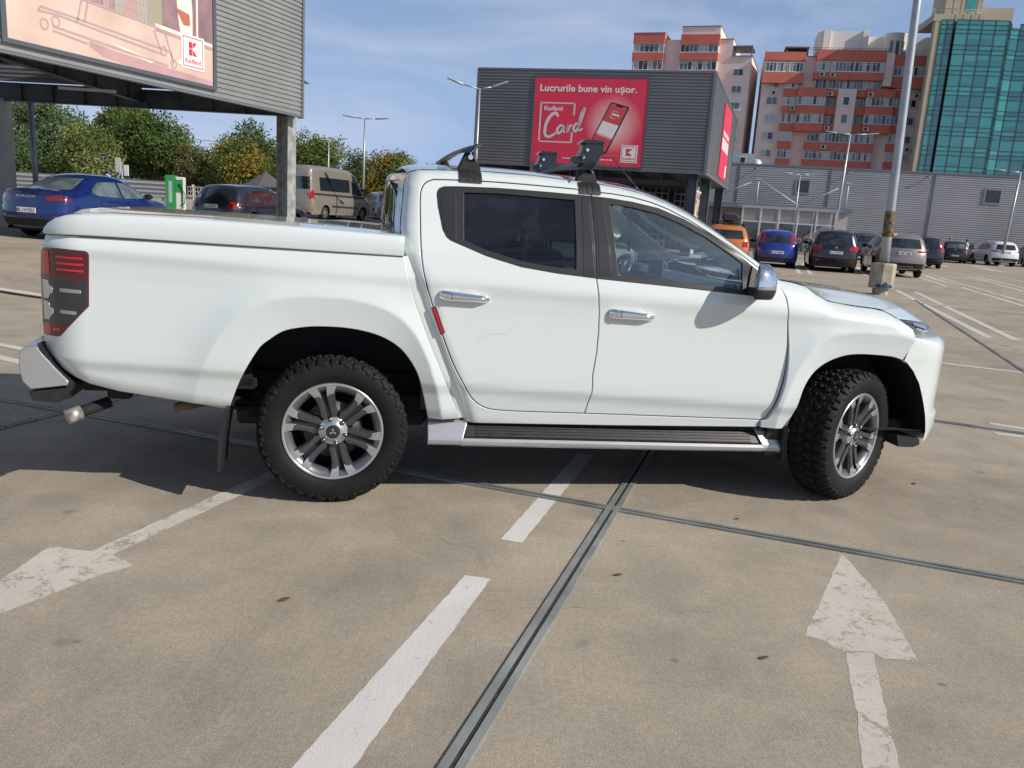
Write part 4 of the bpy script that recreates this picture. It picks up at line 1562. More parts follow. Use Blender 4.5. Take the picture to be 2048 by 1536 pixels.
for z0, z1 in ((27.4, 28.7), (24.8, 26.2), (22.2, 23.6), (19.6, 21.0), (17, 18.4), (14.4, 15.8)):
    part_box('balcony', F1, b1, M_REDR, (0, 4.95, z0 - 1.25, z0 - .02, -1.6, 0), (7.45, 13.3, z0 - 1.2, z0 - .05, -1.0, 0))
    window(F1, b1, .3, 4.9, z0, z1, 6, -.15, .25)
    window(F1, b1, 7.5, 10.2, z0 - .03, z1 - .1, 4, -.15, .2)
    window(F1, b1, 10.35, 13.2, z0 - .03, z1 - .1, 4, -.15, .2)
part_box('balcony', F1, b1, M_REDR, (0, 4.95, 28.7, 30.2, -1.6, 0), (7.45, 13.35, 28.45, 29.95, -1.0, .02))
part_box('balcony_wall', F1, b1, M_PINK, (.05, 4.9, 13, 28.7, -1.6, -.4), (7.5, 13.25, 13, 28.45, -1.0, -.4))
for z0 in (24.1, 21.6, 19.2, 16.7, 14.2):
    window(F1, b1, 15.75, 17.25, z0, z0 + 1.05, 2, -.95, .2)

# glass tower
FTw = Frame((55.33, 117.64), (62.39, 116.55))
tw = thing('office_tower', 'teal glass office tower with beige roof block at the right edge', 'office tower', (0, 0, 0))
TG = []
for i, c in enumerate([(.012, .22, .215), (.018, .265, .255), (.010, .155, .17), (.03, .29, .28)]):
    TG.append(mat('tower_glass_%s' % 'abcd'[i], c, .07, .0, coat=1.0, spec=.9))
M_MUL = mat('mullion_teal', (.012, .035, .04), .4)
M_TBEIGE = mat('tower_beige', (.42, .37, .27), .6, var=.06, scale=.6)


def curtain(F, u0, u1, cols, d=0.0, ztop=30.35, dark=0):
    g_, f_ = MB(), MB()
    zl = [ztop, 29.75, 29.16, 28.65]
    z = 28.65
    while z > 1:
        zl += [z - 1.47, z - 2.05, z - 2.62]
        z -= 2.62
    for k in range(cols):
        a, b = u0 + (u1 - u0) * k / cols, u0 + (u1 - u0) * (k + 1) / cols
        for z1, z0 in zip(zl[:-1], zl[1:]):
            t = [wr.uniform(-.006, .006) for _ in range(4)]
            tall = z1 - z0 > 1
            q = wr.random()
            mi = (2 if dark else 0) if q < .45 else (1 if q < .8 else (2 if q < .93 else 3))
            g_.add([F(a, z0, d + t[0]), F(b, z0, d + t[1]), F(b, z1, d + t[2]), F(a, z1, d + t[3])], [(0, 1, 2, 3)], mi)
            if tall and wr.random() < .28:
                h = z0 + (z1 - z0) * wr.choice((.3, .45, .55))
                g_.add([F(a, z0, d + .012), F(b, z0, d + .012), F(b, h, d + .012), F(a, h, d + .012)], [(0, 1, 2, 3)], 2)
    for z in zl:
        F.box(f_, u0, u1, z - .022, z + .022, d - .02, d + .06)
    for k in range(cols + 1):
        a = u0 + (u1 - u0) * k / cols
        F.box(f_, a - .03, a + .03, 0, ztop, d - .02, d + .06)
    g_.build('curtain_wall', TG, tw, fix=False)
    f_.build('mullion_grid', M_MUL, tw)


curtain(FTw, -1.0, .55, 2)
curtain(FTw, .80, 7.40, 4, .25)
p7 = FTw(7.40, 0, .25)
FTs = Frame(p7[:2], (Vector(p7) + FTw.e * 1.15 - FTw.n * 2.4)[:2])
curtain(FTs, 0, FTs.L, 2)
pe = FTs(FTs.L, 0)
FTr = Frame(pe[:2], (Vector(pe) + FTw.e * 1.2 - FTw.n * .3)[:2])
curtain(FTr, 0, FTr.L, 1, 0, 30.0, 1)
pf = FTr(FTr.L, 0)
FTq = Frame(pf[:2], (Vector(pf) + FTw.e * 7 + FTw.n * .4)[:2])
curtain(FTq, 0, FTq.L, 4, 0, 30.6, 1)
part_box('recess', FTw, tw, M_DARK, (.55, .80, 0, 30.3, -.4, -.2))
part_box('core', FTw, tw, M_MUL, (-.9, 7.2, 0, 30.2, -1.6, -.35), (7.2, 18, 0, 29.6, -14, -3.4), (1.5, 7.2, 0, 30.2, -9, -1.6))
part_box('corner_strip', FTw, tw, M_TBEIGE, (-1.75, -1.03, 0, 30.1, -1.3, -.02))
mb = MB()
FTw.box(mb, -1.9, 4.4, 30.3, 31.2, -8, -.6)
FTw.box(mb, -.2, 4.5, 31.2, 36, -8, -2.2)
FTw.box(mb, 4.5, 9.5, 31.0, 33.2, -11, -5)
for z in (30.75, 32.3, 33.4, 34.5):
    FTw.box(mb, -.22, 4.52, z - .02, z + .02, -2.2, -2.18)
for u in (.8, 1.8, 2.8, 3.8):
    FTw.box(mb, u - .02, u + .02, 31.2, 36, -2.2, -2.17, 1)
    FTw.box(mb, u - .02, u + .02, 30.3, 31.2, -.6, -.57, 1)
mb.build('roof_block', [M_TBEIGE, M_COPING], tw)
mb = MB()
FTw.quad(mb, 2.4, 3.6, 31.9, 36, -2.15, 0)
mb.build('roof_window', TG[1], tw, fix=False)
mb = MB()
for u in np.linspace(-1.8, 4.3, 9):
    mb.tube(FTw(u, 31.2, -.8), FTw(u, 31.85, -.8), .035, n=5)
for z in (31.55, 31.85):
    mb.tube(FTw(-1.8, z, -.8), FTw(4.3, z, -.8), .03, n=5)
mb.tube(FTw(-2.0, 31.0, -1), FTw(-2.0, 32.0, -1), .03, n=5)
mb.build('roof_railing', M_TBEIGE, tw)

# ------------------------------------------------------------------ the white pickup (x forward from the rear axle, y left, z up)
_pz = [(.20, .76), (.30, .795), (.40, .820), (.455, .845), (.52, .855), (.60, .8695), (.648, .8905), (.70, .8915), (.80, .8885), (.92, .8845), (1.04, .8815), (1.12, .8840),
       (1.168, .8930), (1.192, .8900), (1.24, .8760), (1.30, .8580), (1.36, .8320), (1.45, .786), (1.58, .722), (1.68, .672), (1.78, .622), (2.0, .51)]
_zz = np.arange(0.2, 2.0, 0.002)
_yy = np.interp(_zz, [a for a, b in _pz], [b for a, b in _pz])
_k = np.exp(-0.5 * (np.arange(-20, 21) * 0.002 / 0.0085) ** 2)
_k /= _k.sum()
_yy = np.convolve(np.pad(_yy, 20, mode='edge'), _k, mode='valid')


def prof(z):
    return np.interp(z, _zz, _yy)


def polar(c, pts):
    a = np.array([(math.atan2(z - c[1], x - c[0]), math.hypot(x - c[0], z - c[1])) for x, z in pts])
    return a[np.argsort(a[:, 0])]


HUB_R = (0.0, 0.379)
HUB_F = (2.985, 0.385)
ARCH_R = [(-.502, .499), (-.445, .649), (-.364, .796), (-.313, .847), (-.247, .892), (-.174, .912), (-.085, .922), (.05, .920), (.164, .902), (.249, .873), (.32, .828), (.369, .773), (.412, .701), (.444, .602), (.47, .497), (.482, .452)]
CREASE_R = [(-.66, .56), (-.60, .74), (-.53, .872), (-.464, .949), (-.392, 1.004), (-.306, 1.045), (-.175, 1.065), (-.028, 1.068), (.122, 1.055), (.237, 1.025), (.315, .982), (.387, .91), (.446, .807), (.492, .687), (.532, .551), (.551, .453)]
ARCH_F = [(2.529, .422), (2.545, .504), (2.562, .581), (2.588, .68), (2.633, .758), (2.701, .813), (2.794, .851), (2.891, .866), (3.034, .863), (3.141, .853), (3.231, .827)]
ARCH_F2 = [(3.295, .777), (3.343, .712), (3.40, .607), (3.45, .506), (3.49, .40)]
CREASE_F = [(2.451, .432), (2.472, .628), (2.546, .809), (2.625, .918), (2.714, .969), (2.81, .987), (3.012, .986), (3.224, .964), (3.36, .90), (3.46, .75), (3.53, .55), (3.55, .42)]
_ar, _cr = polar(HUB_R, ARCH_R), polar(HUB_R, CREASE_R)
_af, _cf = polar(HUB_F, ARCH_F + ARCH_F2), polar(HUB_F, CREASE_F)


def bulge(x, z, hub, ar, cr_, A, sweep, fade_back):
    th = np.arctan2(z - hub[1], x - hub[0])
    r = np.hypot(x - hub[0], z - hub[1])
    ra = np.interp(th, ar[:, 0], ar[:, 1])
    rc = np.interp(th, cr_[:, 0], cr_[:, 1])
    u = r - rc
    outer = np.exp(-(np.maximum(u, 0) / sweep) ** 1.35)
    inner = 1 - 0.60 * np.clip(-u / np.maximum(rc - ra, 0.02), 0, 1.3)
    s = 0.5 + 0.5 * np.tanh(u / 0.008)
    b = A * (inner * (1 - s) + outer * s)
    if fade_back:
        b = b * (0.35 + 0.65 * smoothstep(R(172), R(118), np.abs(th)) * (th > 0) + 0.0)
    return b * (z > hub[1] - 0.1)


def S_low(x, z):
    x = np.asarray(x, float)
    z = np.asarray(z, float)
    fade = 1 - smoothstep(1.22, 1.42, z)
    return prof(z + 0.045 * (x - 0.5) * fade)


def S_bed(x, z):
    y = S_low(x, z) + bulge(x, z, HUB_R, _ar, _cr, 0.042, 0.11, True)
    d = np.clip(-1.13 - x, 0, 0.30)
    y = y - 0.115 * (d / 0.22) ** 2.3
    # the lower edge tucks under
    zb = np.interp(x, [-1.33, -1.276, -1.146, -1.016, -.82, -.618, -.509, .4], [.73, .668, .598, .562, .531, .50, .474, .45])
    q = np.clip(0.07 - (z - zb), 0, 0.07)
    return y - 0.30 * q * q / 0.07


ROOF = [(.351, 1.700), (.40, 1.716), (.509, 1.724), (.725, 1.733), (1.009, 1.731), (1.316, 1.716), (1.486, 1.700), (1.621, 1.676), (1.756, 1.632), (1.891, 1.572), (2.025, 1.498), (2.16, 1.415), (2.298, 1.330), (2.404, 1.258)]
BACK = [(.668, .452), (.52, .806), (.432, 1.019), (.381, 1.17), (.327, 1.301), (.312, 1.42), (.322, 1.54), (.331, 1.64), (.351, 1.700)]
_rx = np.array(ROOF)
_bk = np.array(BACK)


def roundoff(d, r):
    d = np.clip(d, 0.0, r)
    return r - np.sqrt(np.maximum(r * r - (r - d) ** 2, 0))


def S_cab(x, z):
    x = np.asarray(x, float)
    z = np.asarray(z, float)
    y = S_low(x, z)
    zr = np.interp(x, _rx[:, 0], _rx[:, 1])
    y = y - roundoff(zr - z, 0.055) * (z > 1.25)
    xb = np.interp(z, _bk[:, 1], _bk[:, 0])
    y = y - roundoff(x - xb, 0.085)
    return y


HOODSEAM = [(2.404, 1.258), (2.49, 1.247), (2.575, 1.23), (2.633, 1.191), (2.712, 1.155), (2.861, 1.135), (3.013, 1.123), (3.076, 1.112), (3.166, 1.072)]
_hs = np.array(HOODSEAM)


def S_fend(x, z):
    x = np.asarray(x, float)
    z = np.asarray(z, float)
    y = S_low(x, np.minimum(z, 1.30)) + bulge(x, z, HUB_F, _af, _cf, 0.036, 0.10, False)
    y = y - 0.030 * (np.clip(x - 2.45, 0, 1) / .8) ** 2
    zh = np.interp(x, _hs[:, 0], _hs[:, 1])
    return y - roundoff(zh + 0.004 - z, 0.095) * 0.95


PLAN = spline([(3.0, .905), (3.2, .888), (3.4, .845), (3.5, .795), (3.6, .70), (3.70, .575), (3.785, .42), (3.84, .25), (3.865, 0.0)], 8)
_pl = np.array(PLAN)

TX, TY, TYAW = -1.0728, 4.8663, R(11.7654)
truck = thing('pickup_truck', 'white double cab pickup with covered bed, roof bars and black off road tyres', 'pickup truck', (TX, TY, 0), TYAW)

RDOOR = spline([(.412, 1.34), (.409, 1.46), (.409, 1.57), (.414, 1.613), (.432, 1.646), (.464, 1.665), (.518, 1.672), (.814, 1.679), (1.22, 1.672), (1.314, 1.665)], 4)
SEAM = [(1.314, 1.665), (1.320, 1.45), (1.327, 1.222), (1.345, 1.11), (1.355, 1.042), (1.359, .94), (1.357, .83), (1.345, .715), (1.349, .622), (1.327, .493)]
RD_LEFT = [(.412, 1.34), (.418, 1.27), (.431, 1.198), (.456, 1.115), (.485, 1.033), (.531, .911), (.594, .759), (.648, .661), (.695, .584), (.72, .556), (.749, .532), (.79, .514), (.835, .506), (.954, .499), (1.327, .493)]
FD_BOT = [(1.327, .493), (2.30, .474), (2.359, .471), (2.385, .481), (2.405, .512), (2.434, .606), (2.452, .68), (2.460, .742), (2.463, .83), (2.457, .921), (2.438, 1.037), (2.418, 1.165), (2.372, 1.238)]
FD_TOP = [(1.314, 1.665), (1.43, 1.661), (1.549, 1.650), (1.66, 1.628), (1.753, 1.598), (1.86, 1.550), (1.955, 1.500), (2.09, 1.424), (2.227, 1.336), (2.30, 1.290), (2.372, 1.238)]
RD_LEFT = [RD_LEFT[0]] + spline(RD_LEFT[1:], 3)
FD_BOT = FD_BOT[:2] + spline(FD_BOT[2:], 3)
RDOOR_P = RDOOR + SEAM[1:] + RD_LEFT[::-1][1:-1]
FDOOR_P = FD_TOP + FD_BOT[::-1][1:] + SEAM[::-1][1:-1]
RGLASS = [(.618, 1.630), (.814, 1.637), (1.237, 1.630), (1.232, 1.247), (1.112, 1.253), (.926, 1.274), (.743, 1.320), (.614, 1.368)]
FGLASS = [(1.398, 1.622), (1.47, 1.620), (1.545, 1.612), (1.682, 1.588), (1.818, 1.542), (1.953, 1.479), (2.088, 1.399), (2.17, 1.345), (2.171, 1.183), (1.936, 1.200), (1.658, 1.219), (1.431, 1.231)]
RTRIM = [(.493, 1.60), (.497, 1.615), (.506, 1.629), (.53, 1.640), (.603, 1.645), (.814, 1.651), (1.10, 1.648), (1.3115, 1.643), (1.3175, 1.45), (1.3245, 1.222), (1.112, 1.238), (.926, 1.261), (.743, 1.307), (.617, 1.353), (.56, 1.374), (.54, 1.39), (.521, 1.426), (.498, 1.541)]
FTRIM = [(1.3168, 1.643), (1.42, 1.638), (1.545, 1.627), (1.69, 1.603), (1.83, 1.555), (1.965, 1.491), (2.10, 1.411), (2.20, 1.340), (2.262, 1.292), (2.285, 1.19), (2.285, 1.164), (2.222, 1.168), (1.936, 1.187), (1.658, 1.203), (1.3298, 1.221), (1.3228, 1.45)]
BED_P = [(-1.318, 1.298), (-1.13, 1.305), (-.589, 1.297), (.330, 1.284), (.356, 1.169), (.391, 1.056), (.470, .861), (.560, .659), (.655, .449), (.551, .449), (.482, .449)] + \
    spline(ARCH_R, 4)[::-1] + [(-.509, .474), (-.618, .50), (-.82, .531), (-1.016, .562), (-1.146, .598), (-1.216, .631), (-1.276, .668), (-1.333, .721), (-1.354, .756), (-1.362, .83), (-1.362, 1.10), (-1.345, 1.21)]
FEND_P = [(2.362, .428), (2.359, .471)] + FD_BOT[3:] + HOODSEAM + [(3.20, 1.043), (3.235, 1.018), (3.256, .966), (3.207, .838)] + spline(ARCH_F, 4)[::-1]
CAB_P = BACK + ROOF[1:] + [(2.376, 1.2375)] + FD_TOP[::-1][1:] + RDOOR[::-1][1:] + RD_LEFT[1:] + [(2.30, .474), (2.359, .471), (2.356, .425), (1.5, .423), (.675, .425)]

for side in (-1, 1):
    panel('bed_side', BED_P, S_bed, W_PAINT, truck, side, res=0.0125)
    panel('cab_frame', CAB_P, S_cab, W_PAINT, truck, side, res=0.03, depth=0.05)
    panel('front_fender', FEND_P, S_fend, W_PAINT, truck, side, res=0.0125)
    for nm, P, gl, tr, gm in (('rear_door', RDOOR_P, RGLASS, RTRIM, G_REAR), ('front_door', FDOOR_P, FGLASS, FTRIM, G_FRONT)):
        hole = inset(np.array(gl)[::-1] if area2(np.array(gl)) < 0 else np.array(gl), 0.002)
        d = panel(nm, P, S_cab, W_PAINT, truck, side, holes=[hole], res=0.03)
        panel('window_trim', tr, S_cab, M_TRIM, d, side, holes=[inset(hole, 0.014)], res=0.03, gap=0, er=0.003, depth=0.006, off=0.0035)
        # darker film on the pillar between the doors, edged by the trim
        panel('window', list(inset(hole, -0.004)), S_cab, gm, d, side, res=0.05, gap=0, er=0.002, depth=0.004, off=-0.006)
        if nm == 'rear_door':
            panel('pillar_cover', [(1.258, 1.634), (1.299, 1.633), (1.3135, 1.232), (1.252, 1.237)], S_cab, M_GBLACK, d, side, gap=0, er=0.002, depth=0.004, off=0.0055)
            panel('quarter_cover', [(.507, 1.60), (.515, 1.618), (.54, 1.629), (.592, 1.632), (.590, 1.374), (.56, 1.388), (.532, 1.43), (.511, 1.54)], S_cab, M_GBLACK, d, side, gap=0, er=0.002, depth=0.004, off=0.0055)
        else:
            panel('pillar_cover', [(1.330, 1.634), (1.378, 1.631), (1.412, 1.236), (1.342, 1.238)], S_cab, M_GBLACK, d, side, gap=0, er=0.002, depth=0.004, off=0.0055)
        # door handle: chrome bar over a dished recess
        x0, z0 = (.510, 1.105) if nm == 'rear_door' else (1.405, 1.047)
        hb = MB()
        rows = []
        for t_ in (0, .008, .02, .04, .08, .16, .26, .36, .5, .64, .76, .86, .92, .96, .98, .992, 1):
            xx = x0 + 0.255 * t_
            zz_ = z0 - 0.014 * t_
            hh_ = 0.0265 * (1 - 0.30 * max(0, t_ - 0.3) / .7) * min(1, (0.30 + 14 * min(t_, 1 - t_))) ** 0.5
            pr = 0.042 * min(1, 0.35 + 4.5 * min(t_, 1 - t_))
            yb = float(S_cab(xx, zz_))
            rows.append([(xx, side * (yb + pr * 0.25 + pr * 0.75 * max(0, math.cos(a)) + (-0.012 if math.cos(a) < -.2 else 0)), zz_ + hh_ * math.sin(a)) for a in np.linspace(0, 2 * PI, 17)[:-1]])
        hb.grid(rows, close=True)
        hb.add(rows[0], [tuple(range(16))])
        hb.add(rows[-1], [tuple(range(16))])
        h_ = hb.build('door_handle', M_CHROME, d)
        lk = MB()
        yb = float(S_cab(x0 + 0.058, z0))
        lk.box((x0 + 0.060, side * (yb + 0.0385), z0 - 0.003), (0.0035, 0.006, 0.034))
        lk.build('handle_joint', M_BLACK, h_)
        cup = MB()
        rows = []
        cx, cz = x0 + 0.148, z0 - 0.006
        for rr in np.linspace(0, 1, 7):
            rows.append([(cx + 0.062 * rr * math.cos(a), side * (float(S_cab(cx + 0.062 * rr * math.cos(a), cz + 0.043 * rr * math.sin(a))) + 0.0012 + 0.004 * (rr ** 2) * (1 - rr) * 3), cz + 0.043 * rr * math.sin(a)) for a in np.linspace(0, 2 * PI, 33)[:-1]])
        cup.grid(rows, close=True)
        cup.build('handle_recess', mat('recess_paint', (0.60, 0.63, 0.605), 0.4, coat=0.5), d)
    # red reflector stuck along the rear door edge
    rf = MB()
    P0, P1 = Vector((.485, 1.040)), Vector((.536, .908))
    tt = (P1 - P0).normalized()
    nn_ = Vector((-tt.y, tt.x))
    for w_, pr, m_ in ((0.012, 0.006, 0), (0.0075, 0.0085, 1)):
        e = 0.004 if m_ else 0
        q = [P0 + tt * e + nn_ * w_, P1 - tt * e + nn_ * w_, P1 - tt * e - nn_ * w_, P0 + tt * e - nn_ * w_]
        rf.prism([tuple(p) for p in q], lambda u, v, d: (u, side * (float(S_cab(u, v)) + d), v), -0.002, pr, m_)
    rf.build('reflector', [M_BLACK, M_REDB], truck)

for side in (-1, 1):
    ch = [(.30, 1.285), (.345, 1.17), (.38, 1.056), (.458, .861), (.547, .659), (.640, .449), (.70, .449), (.56, .806), (.475, 1.019), (.42, 1.17), (.37, 1.285)]
    panel('cab_channel', ch, S_low, W_PAINT, truck, side, gap=0, er=.002, depth=.01, off=-.030)

sc_ = MB()
sc_.path([(x, -(float(S_cab(x, z)) + .0003), z) for x, z in spline([(.705, .862), (.74, .893), (.785, .913), (.83, .916), (.87, .911)], 4)], .0007, 4)
sc_.build('paint_scratch', mat('scratch_grey', (.42, .44, .42), .8), truck)

# rocker shine line under the doors is part of the cab frame; the dark sill under it
ml = MB()
for side in (-1, 1):
    ml.box2((.62, side * .60, .30), (2.5, side * .80, .43))
ml.box2((-.45, -.52, .36), (3.40, .52, .62))
ml.box2((-1.30, -.62, .56), (-0.42, .62, .70))
ml.box2((.50, -.78, .43), (2.40, .78, .50))
for side in (-1, 1):
    ml.box2((-1.22, side * .62, .54), (-.4, side * .50, .60))
    ml.box2((-.42, side * .62, .42), (3.2, side * .50, .52))
    ml.path([(-0.62, side * .56, .50), (-.3, side * .56, .40), (0, side * .56, .335), (.3, side * .56, .39), (.62, side * .56, .48)], 0.03, 6)
ml.tube((0, -.74, .379), (0, .74, .379), 0.05)
ml.box2((-.16, -.16, .26), (.16, .16, .50))
ml.build('chassis', M_DARK, truck)

# wheel housings
for side in (-1, 1):
    for hub, R0, nm in ((HUB_R, .555, 'rear'), (HUB_F, .56, 'front')):
        wl_ = MB()
        cx = hub[0] + (-0.01 if nm == 'rear' else 0.0)
        rows = []
        na = 64
        for j, yv in enumerate((.865, .42)):
            row = []
            for i in range(na + 1):
                a = -0.12 + (PI + 0.24) * i / na
                rr = R0 + (0.006 * math.cos(i * PI) if nm == 'front' else 0.0) * (1 if i % 2 else 1)
                zz_ = hub[1] + rr * math.sin(a) * (0.97 if nm == 'rear' else .90)
                xx = cx + rr * math.cos(a) * 0.93
                if nm == 'front' and xx > cx:
                    xx = cx + (rr * .84 + .012 * (i % 2)) * math.cos(a)
                yo_ = yv - 0.02
                if j == 0:
                    # the outer rim of the liner meets the edge of the opening
                    tab = _ar if nm == 'rear' else _af
                    th_a = math.atan2(math.sin(a) * .97, math.cos(a))
                    th_c = min(max(th_a, tab[0, 0]), tab[-1, 0])
                    ra_ = float(np.interp(th_c, tab[:, 0], tab[:, 1])) + .004
                    xx = hub[0] + ra_ * math.cos(th_c)
                    zz_ = hub[1] + ra_ * math.sin(th_c)
                    if nm == 'rear':
                        yo_ = float(S_bed(xx, zz_)) - .010
                    else:
                        yo_ = float(S_fend(min(xx, 3.2), zz_)) - .010
                        if xx > 3.2:
                            yo_ = min(yo_, float(np.interp(xx, _pl[:, 0], _pl[:, 1])) - .008)
                row.append((xx, side * (yo_ if j == 0 else yv), zz_))
            rows.append(row)
        wl_.grid(rows, smooth=False)
        n0 = len(rows[1])
        wl_.add([(p[0], p[1], p[2]) for p in rows[1]] + [(cx + .5, side * .42, .30), (cx - .5, side * .42, .30)], [tuple(range(n0)) + (n0 + 1, n0)])
        wl_.build('wheel_housing', M_LINER, truck, fix=False)

# mud flaps
for side in (-1, 1):
    fl = MB()
    fl.prism([(-.500, .505), (-.522, .50), (-.552, .34), (-.560, .175), (-.545, .175), (-.530, .34)], lambda u, v, d: (u, side * d, v), .64, .895)
    fl.build('mud_flap', M_BLACK, truck)
    fl = MB()
    fl.prism([(2.50, .44), (2.535, .44), (2.535, .30), (2.525, .235), (2.515, .235), (2.505, .30)], lambda u, v, d: (u, side * d, v), .66, .885)
    fl.box2((2.42, side * .70, .26), (2.52, side * .85, .43))
    fl.build('mud_flap', M_BLACK, truck)


# ---- roof, windscreen and rear window, lofted between the two cab sides
def cross(pts_edge, ctr_off, frac_pow, n=25):
    rows = []
    for (xe, ye, ze), (ox, oz) in zip(pts_edge, ctr_off):
        row = []
        for f in np.linspace(-1, 1, n):
            k = 1 - abs(f) ** frac_pow
            row.append((xe + ox * k, f * ye, ze + oz * k))
        rows.append(row)
    return rows


rp = spline(ROOF, 6)
edge = [(x, float(S_cab(x, z)) - 0.004, z + 0.001) for x, z in rp]
offs = []
for i, (x, z) in enumerate(rp):
    a = np.array(rp[max(i - 1, 0)])
    b = np.array(rp[min(i + 1, len(rp) - 1)])
    t = (b - a) / np.linalg.norm(b - a)
    nrm = np.array([-t[1], t[0]])
    am = 0.045 + 0.095 * float(smoothstep(1.35, 2.3, x))
    offs.append((nrm[0] * am + 0.02 * float(smoothstep(1.5, 2.4, x)), nrm[1] * am * (1 - 0.55 * float(smoothstep(1.6, 2.4, x)))))
rows = cross(edge, offs, 2.3)
xs_ = [p[0] for p in edge]
i0 = next(i for i, x in enumerate(xs_) if x > 1.40)
rf = MB()
rf.grid(rows[:i0 + 1])
strip_n = 2
for sl in (slice(0, strip_n), slice(25 - strip_n, 25)):
    rf.grid([r[sl] for r in rows[i0:]])
rf.build('roof', W_PAINT, truck)
ws = MB()
ws.grid([r[strip_n - 1:25 - strip_n + 1] for r in rows[i0:]])
ws.build('windscreen', G_SHIELD, truck)
hl = MB()
hl.grid([[(p[0], p[1] * .97, p[2] - .05) for p in r] for r in rows[2:i0 + 1]])
hl.build('headliner', M_BEIGE, truck)

bp_ = [(x, z) for x, z in spline(BACK[4:], 6)]
edge = [(x, float(S_cab(x + 0.0, z)) - 0.002, z) for x, z in bp_]
rows = cross(edge, [(-0.075, 0.0)] * len(edge), 2.4, 31)
bw = MB()
ng = len(rows)
zt = [r[0][2] for r in rows]
g0 = next(i for i, z in enumerate(zt) if z > 1.325)
g1 = next(i for i, z in enumerate(zt) if z > 1.655)
bw.grid(rows[:g0 + 1])
bw.grid(rows[g1:])
for sl in (slice(0, 3), slice(28, 31)):
    bw.grid([r[sl] for r in rows[g0:g1 + 1]])
bw.build('cab_back', W_PAINT, truck)
bwg = MB()
bwg.grid([[(p[0] + .006, p[1], p[2]) for p in r[2:29]] for r in rows[g0:g1 + 1]])
bwg.build('rear_window', G_REAR, truck)
bk2 = MB()
bk2.grid([[(.36 + (.67 - .33) * t_ * t_, y, 1.31 - .86 * t_) for y in (-.80, .80)] for t_ in np.linspace(0, 1, 6)])
bk2.build('cab_rear_wall', M_DARK, truck)

# ---- hood
hrows = []
ctr = [(2.47, 1.222), (2.56, 1.218), (2.68, 1.213), (2.78, 1.208), (2.92, 1.200), (3.18, 1.182), (3.42, 1.150), (3.60, 1.098), (3.772, 1.020)]
hp = spline(HOODSEAM, 5)
cp = spline(ctr, 5)
for (xe, ze), (xc, zc) in zip(hp, cp):
    ye = float(S_fend(xe, ze)) - 0.004
    row = []
    for f in np.linspace(-1, 1, 41):
        k = 1 - abs(f) ** 2.2
        kz = 1 - abs(f) ** 3.2
        rib = 0.010 * math.exp(-((abs(f) - 0.62) / 0.12) ** 2) * float(smoothstep(3.18, 2.9, xe))
        row.append((xe + (xc - xe) * k, f * ye, ze + 0.003 + (zc - ze) * kz + rib))
    hrows.append(row)
hd = MB()
hd.grid(hrows)
last = hrows[-1]
hd.grid([last, [(p[0] + 0.004, p[1], p[2] - 0.010) for p in last], [(p[0] - 0.02, p[1], p[2] - 0.03) for p in last]])
hd.build('hood', W_PAINT, truck)
cw = MB()
cw.grid([[(p[0], p[1] * .97, p[2] - 0.004) for p in hrows[0]], [(2.40 + (p[0] - 2.404) * 1.0, p[1] * .97, p[2] + 0.003) for p in hrows[0]]])
cw.build('cowl', M_BLACK, truck)
wi = MB()
wi.path([(2.46, -.62, 1.232), (2.52, -.35, 1.255), (2.55, .05, 1.262)], 0.009, 6)
wi.path([(2.50, -.15, 1.25), (2.54, .25, 1.26), (2.50, .55, 1.25)], 0.009, 6)
wi.path([(2.44, -.69, 1.222), (2.46, -.62, 1.236)], 0.018, 6)
wi.build('wiper', M_BLACK, truck)

# ---- front bumper and face
def plan_at(s):
    """point of the bumper's plan curve, s = 0 at the side .. 1 at the middle"""
    L = np.concatenate([[0], np.cumsum(np.hypot(*np.diff(_pl, axis=0).T))])
    return np.interp(s * L[-1], L, _pl[:, 0]), np.interp(s * L[-1], L, _pl[:, 1])


def s_of_x(x):
    L = np.concatenate([[0], np.cumsum(np.hypot(*np.diff(_pl, axis=0).T))])
    return np.interp(x, _pl[:, 0], L) / L[-1]


def front_rows(zs, s0fn, dxfn, ns=30, tuck=0.0):
    rows = []
    for z in zs:
        s0 = s0fn(z)
        half = []
        for s in np.linspace(s0, 1, ns):
            x, y = plan_at(s)
            k = float(smoothstep(0.0, 0.18, s - s0))
            half.append((x + dxfn(z) * k, y - tuck * (1 - k), z))
        rows.append([(x, -y, z) for x, y, z in half] + [(x, y, z) for x, y, z in half[::-1][1:]])
    return rows


def xa(z):
    if z > .838:
        return 3.207 + (z - .838) / (.966 - .838) * .049
    return float(np.interp(z, [.33, .40, .506, .607, .712, .777, .828, .838], [3.475, 3.49, 3.45, 3.40, 3.343, 3.285, 3.225, 3.207]))


zs = [.335, .345, .36, .40, .44, .478, .488, .494, .50, .56, .62, .70, .777, .815, .828, .8375, .8385, .86, .89, .915, .935, .95, .962, .968, .972]
dx = lambda z: float(np.interp(z, [.33, .345, .36, .40, .478, .490, .50, .6, .75, .89, .915, .935, .95, .962, .968, .972], [-.06, -.02, .004, .016, .016, .012, -.006, -.004, .0, .0, -.006, -.02, -.045, -.09, -.15, -.30]))
fb = MB()
fb.grid(front_rows(zs, lambda z: float(s_of_x(xa(z) - (0.0035 if z > .838 else 0.0))), dx, tuck=.006))
fb.build('front_bumper', W_PAINT, truck)
fb = MB()
for s in (-1, 1):
    fb.prism([(3.30, .37), (3.455, .35), (3.462, .315), (3.42, .298), (3.32, .30)], lambda u, v, d: (u, s * d, v), .50, .80)
fb.box2((3.35, -.6, .30), (3.66, .6, .42))
fb.build('air_dam', M_BLACK, truck)
fa = MB()
rows = front_rows([.955, 1.0, 1.05], lambda z: float(s_of_x(3.42)), lambda z: 0.0)
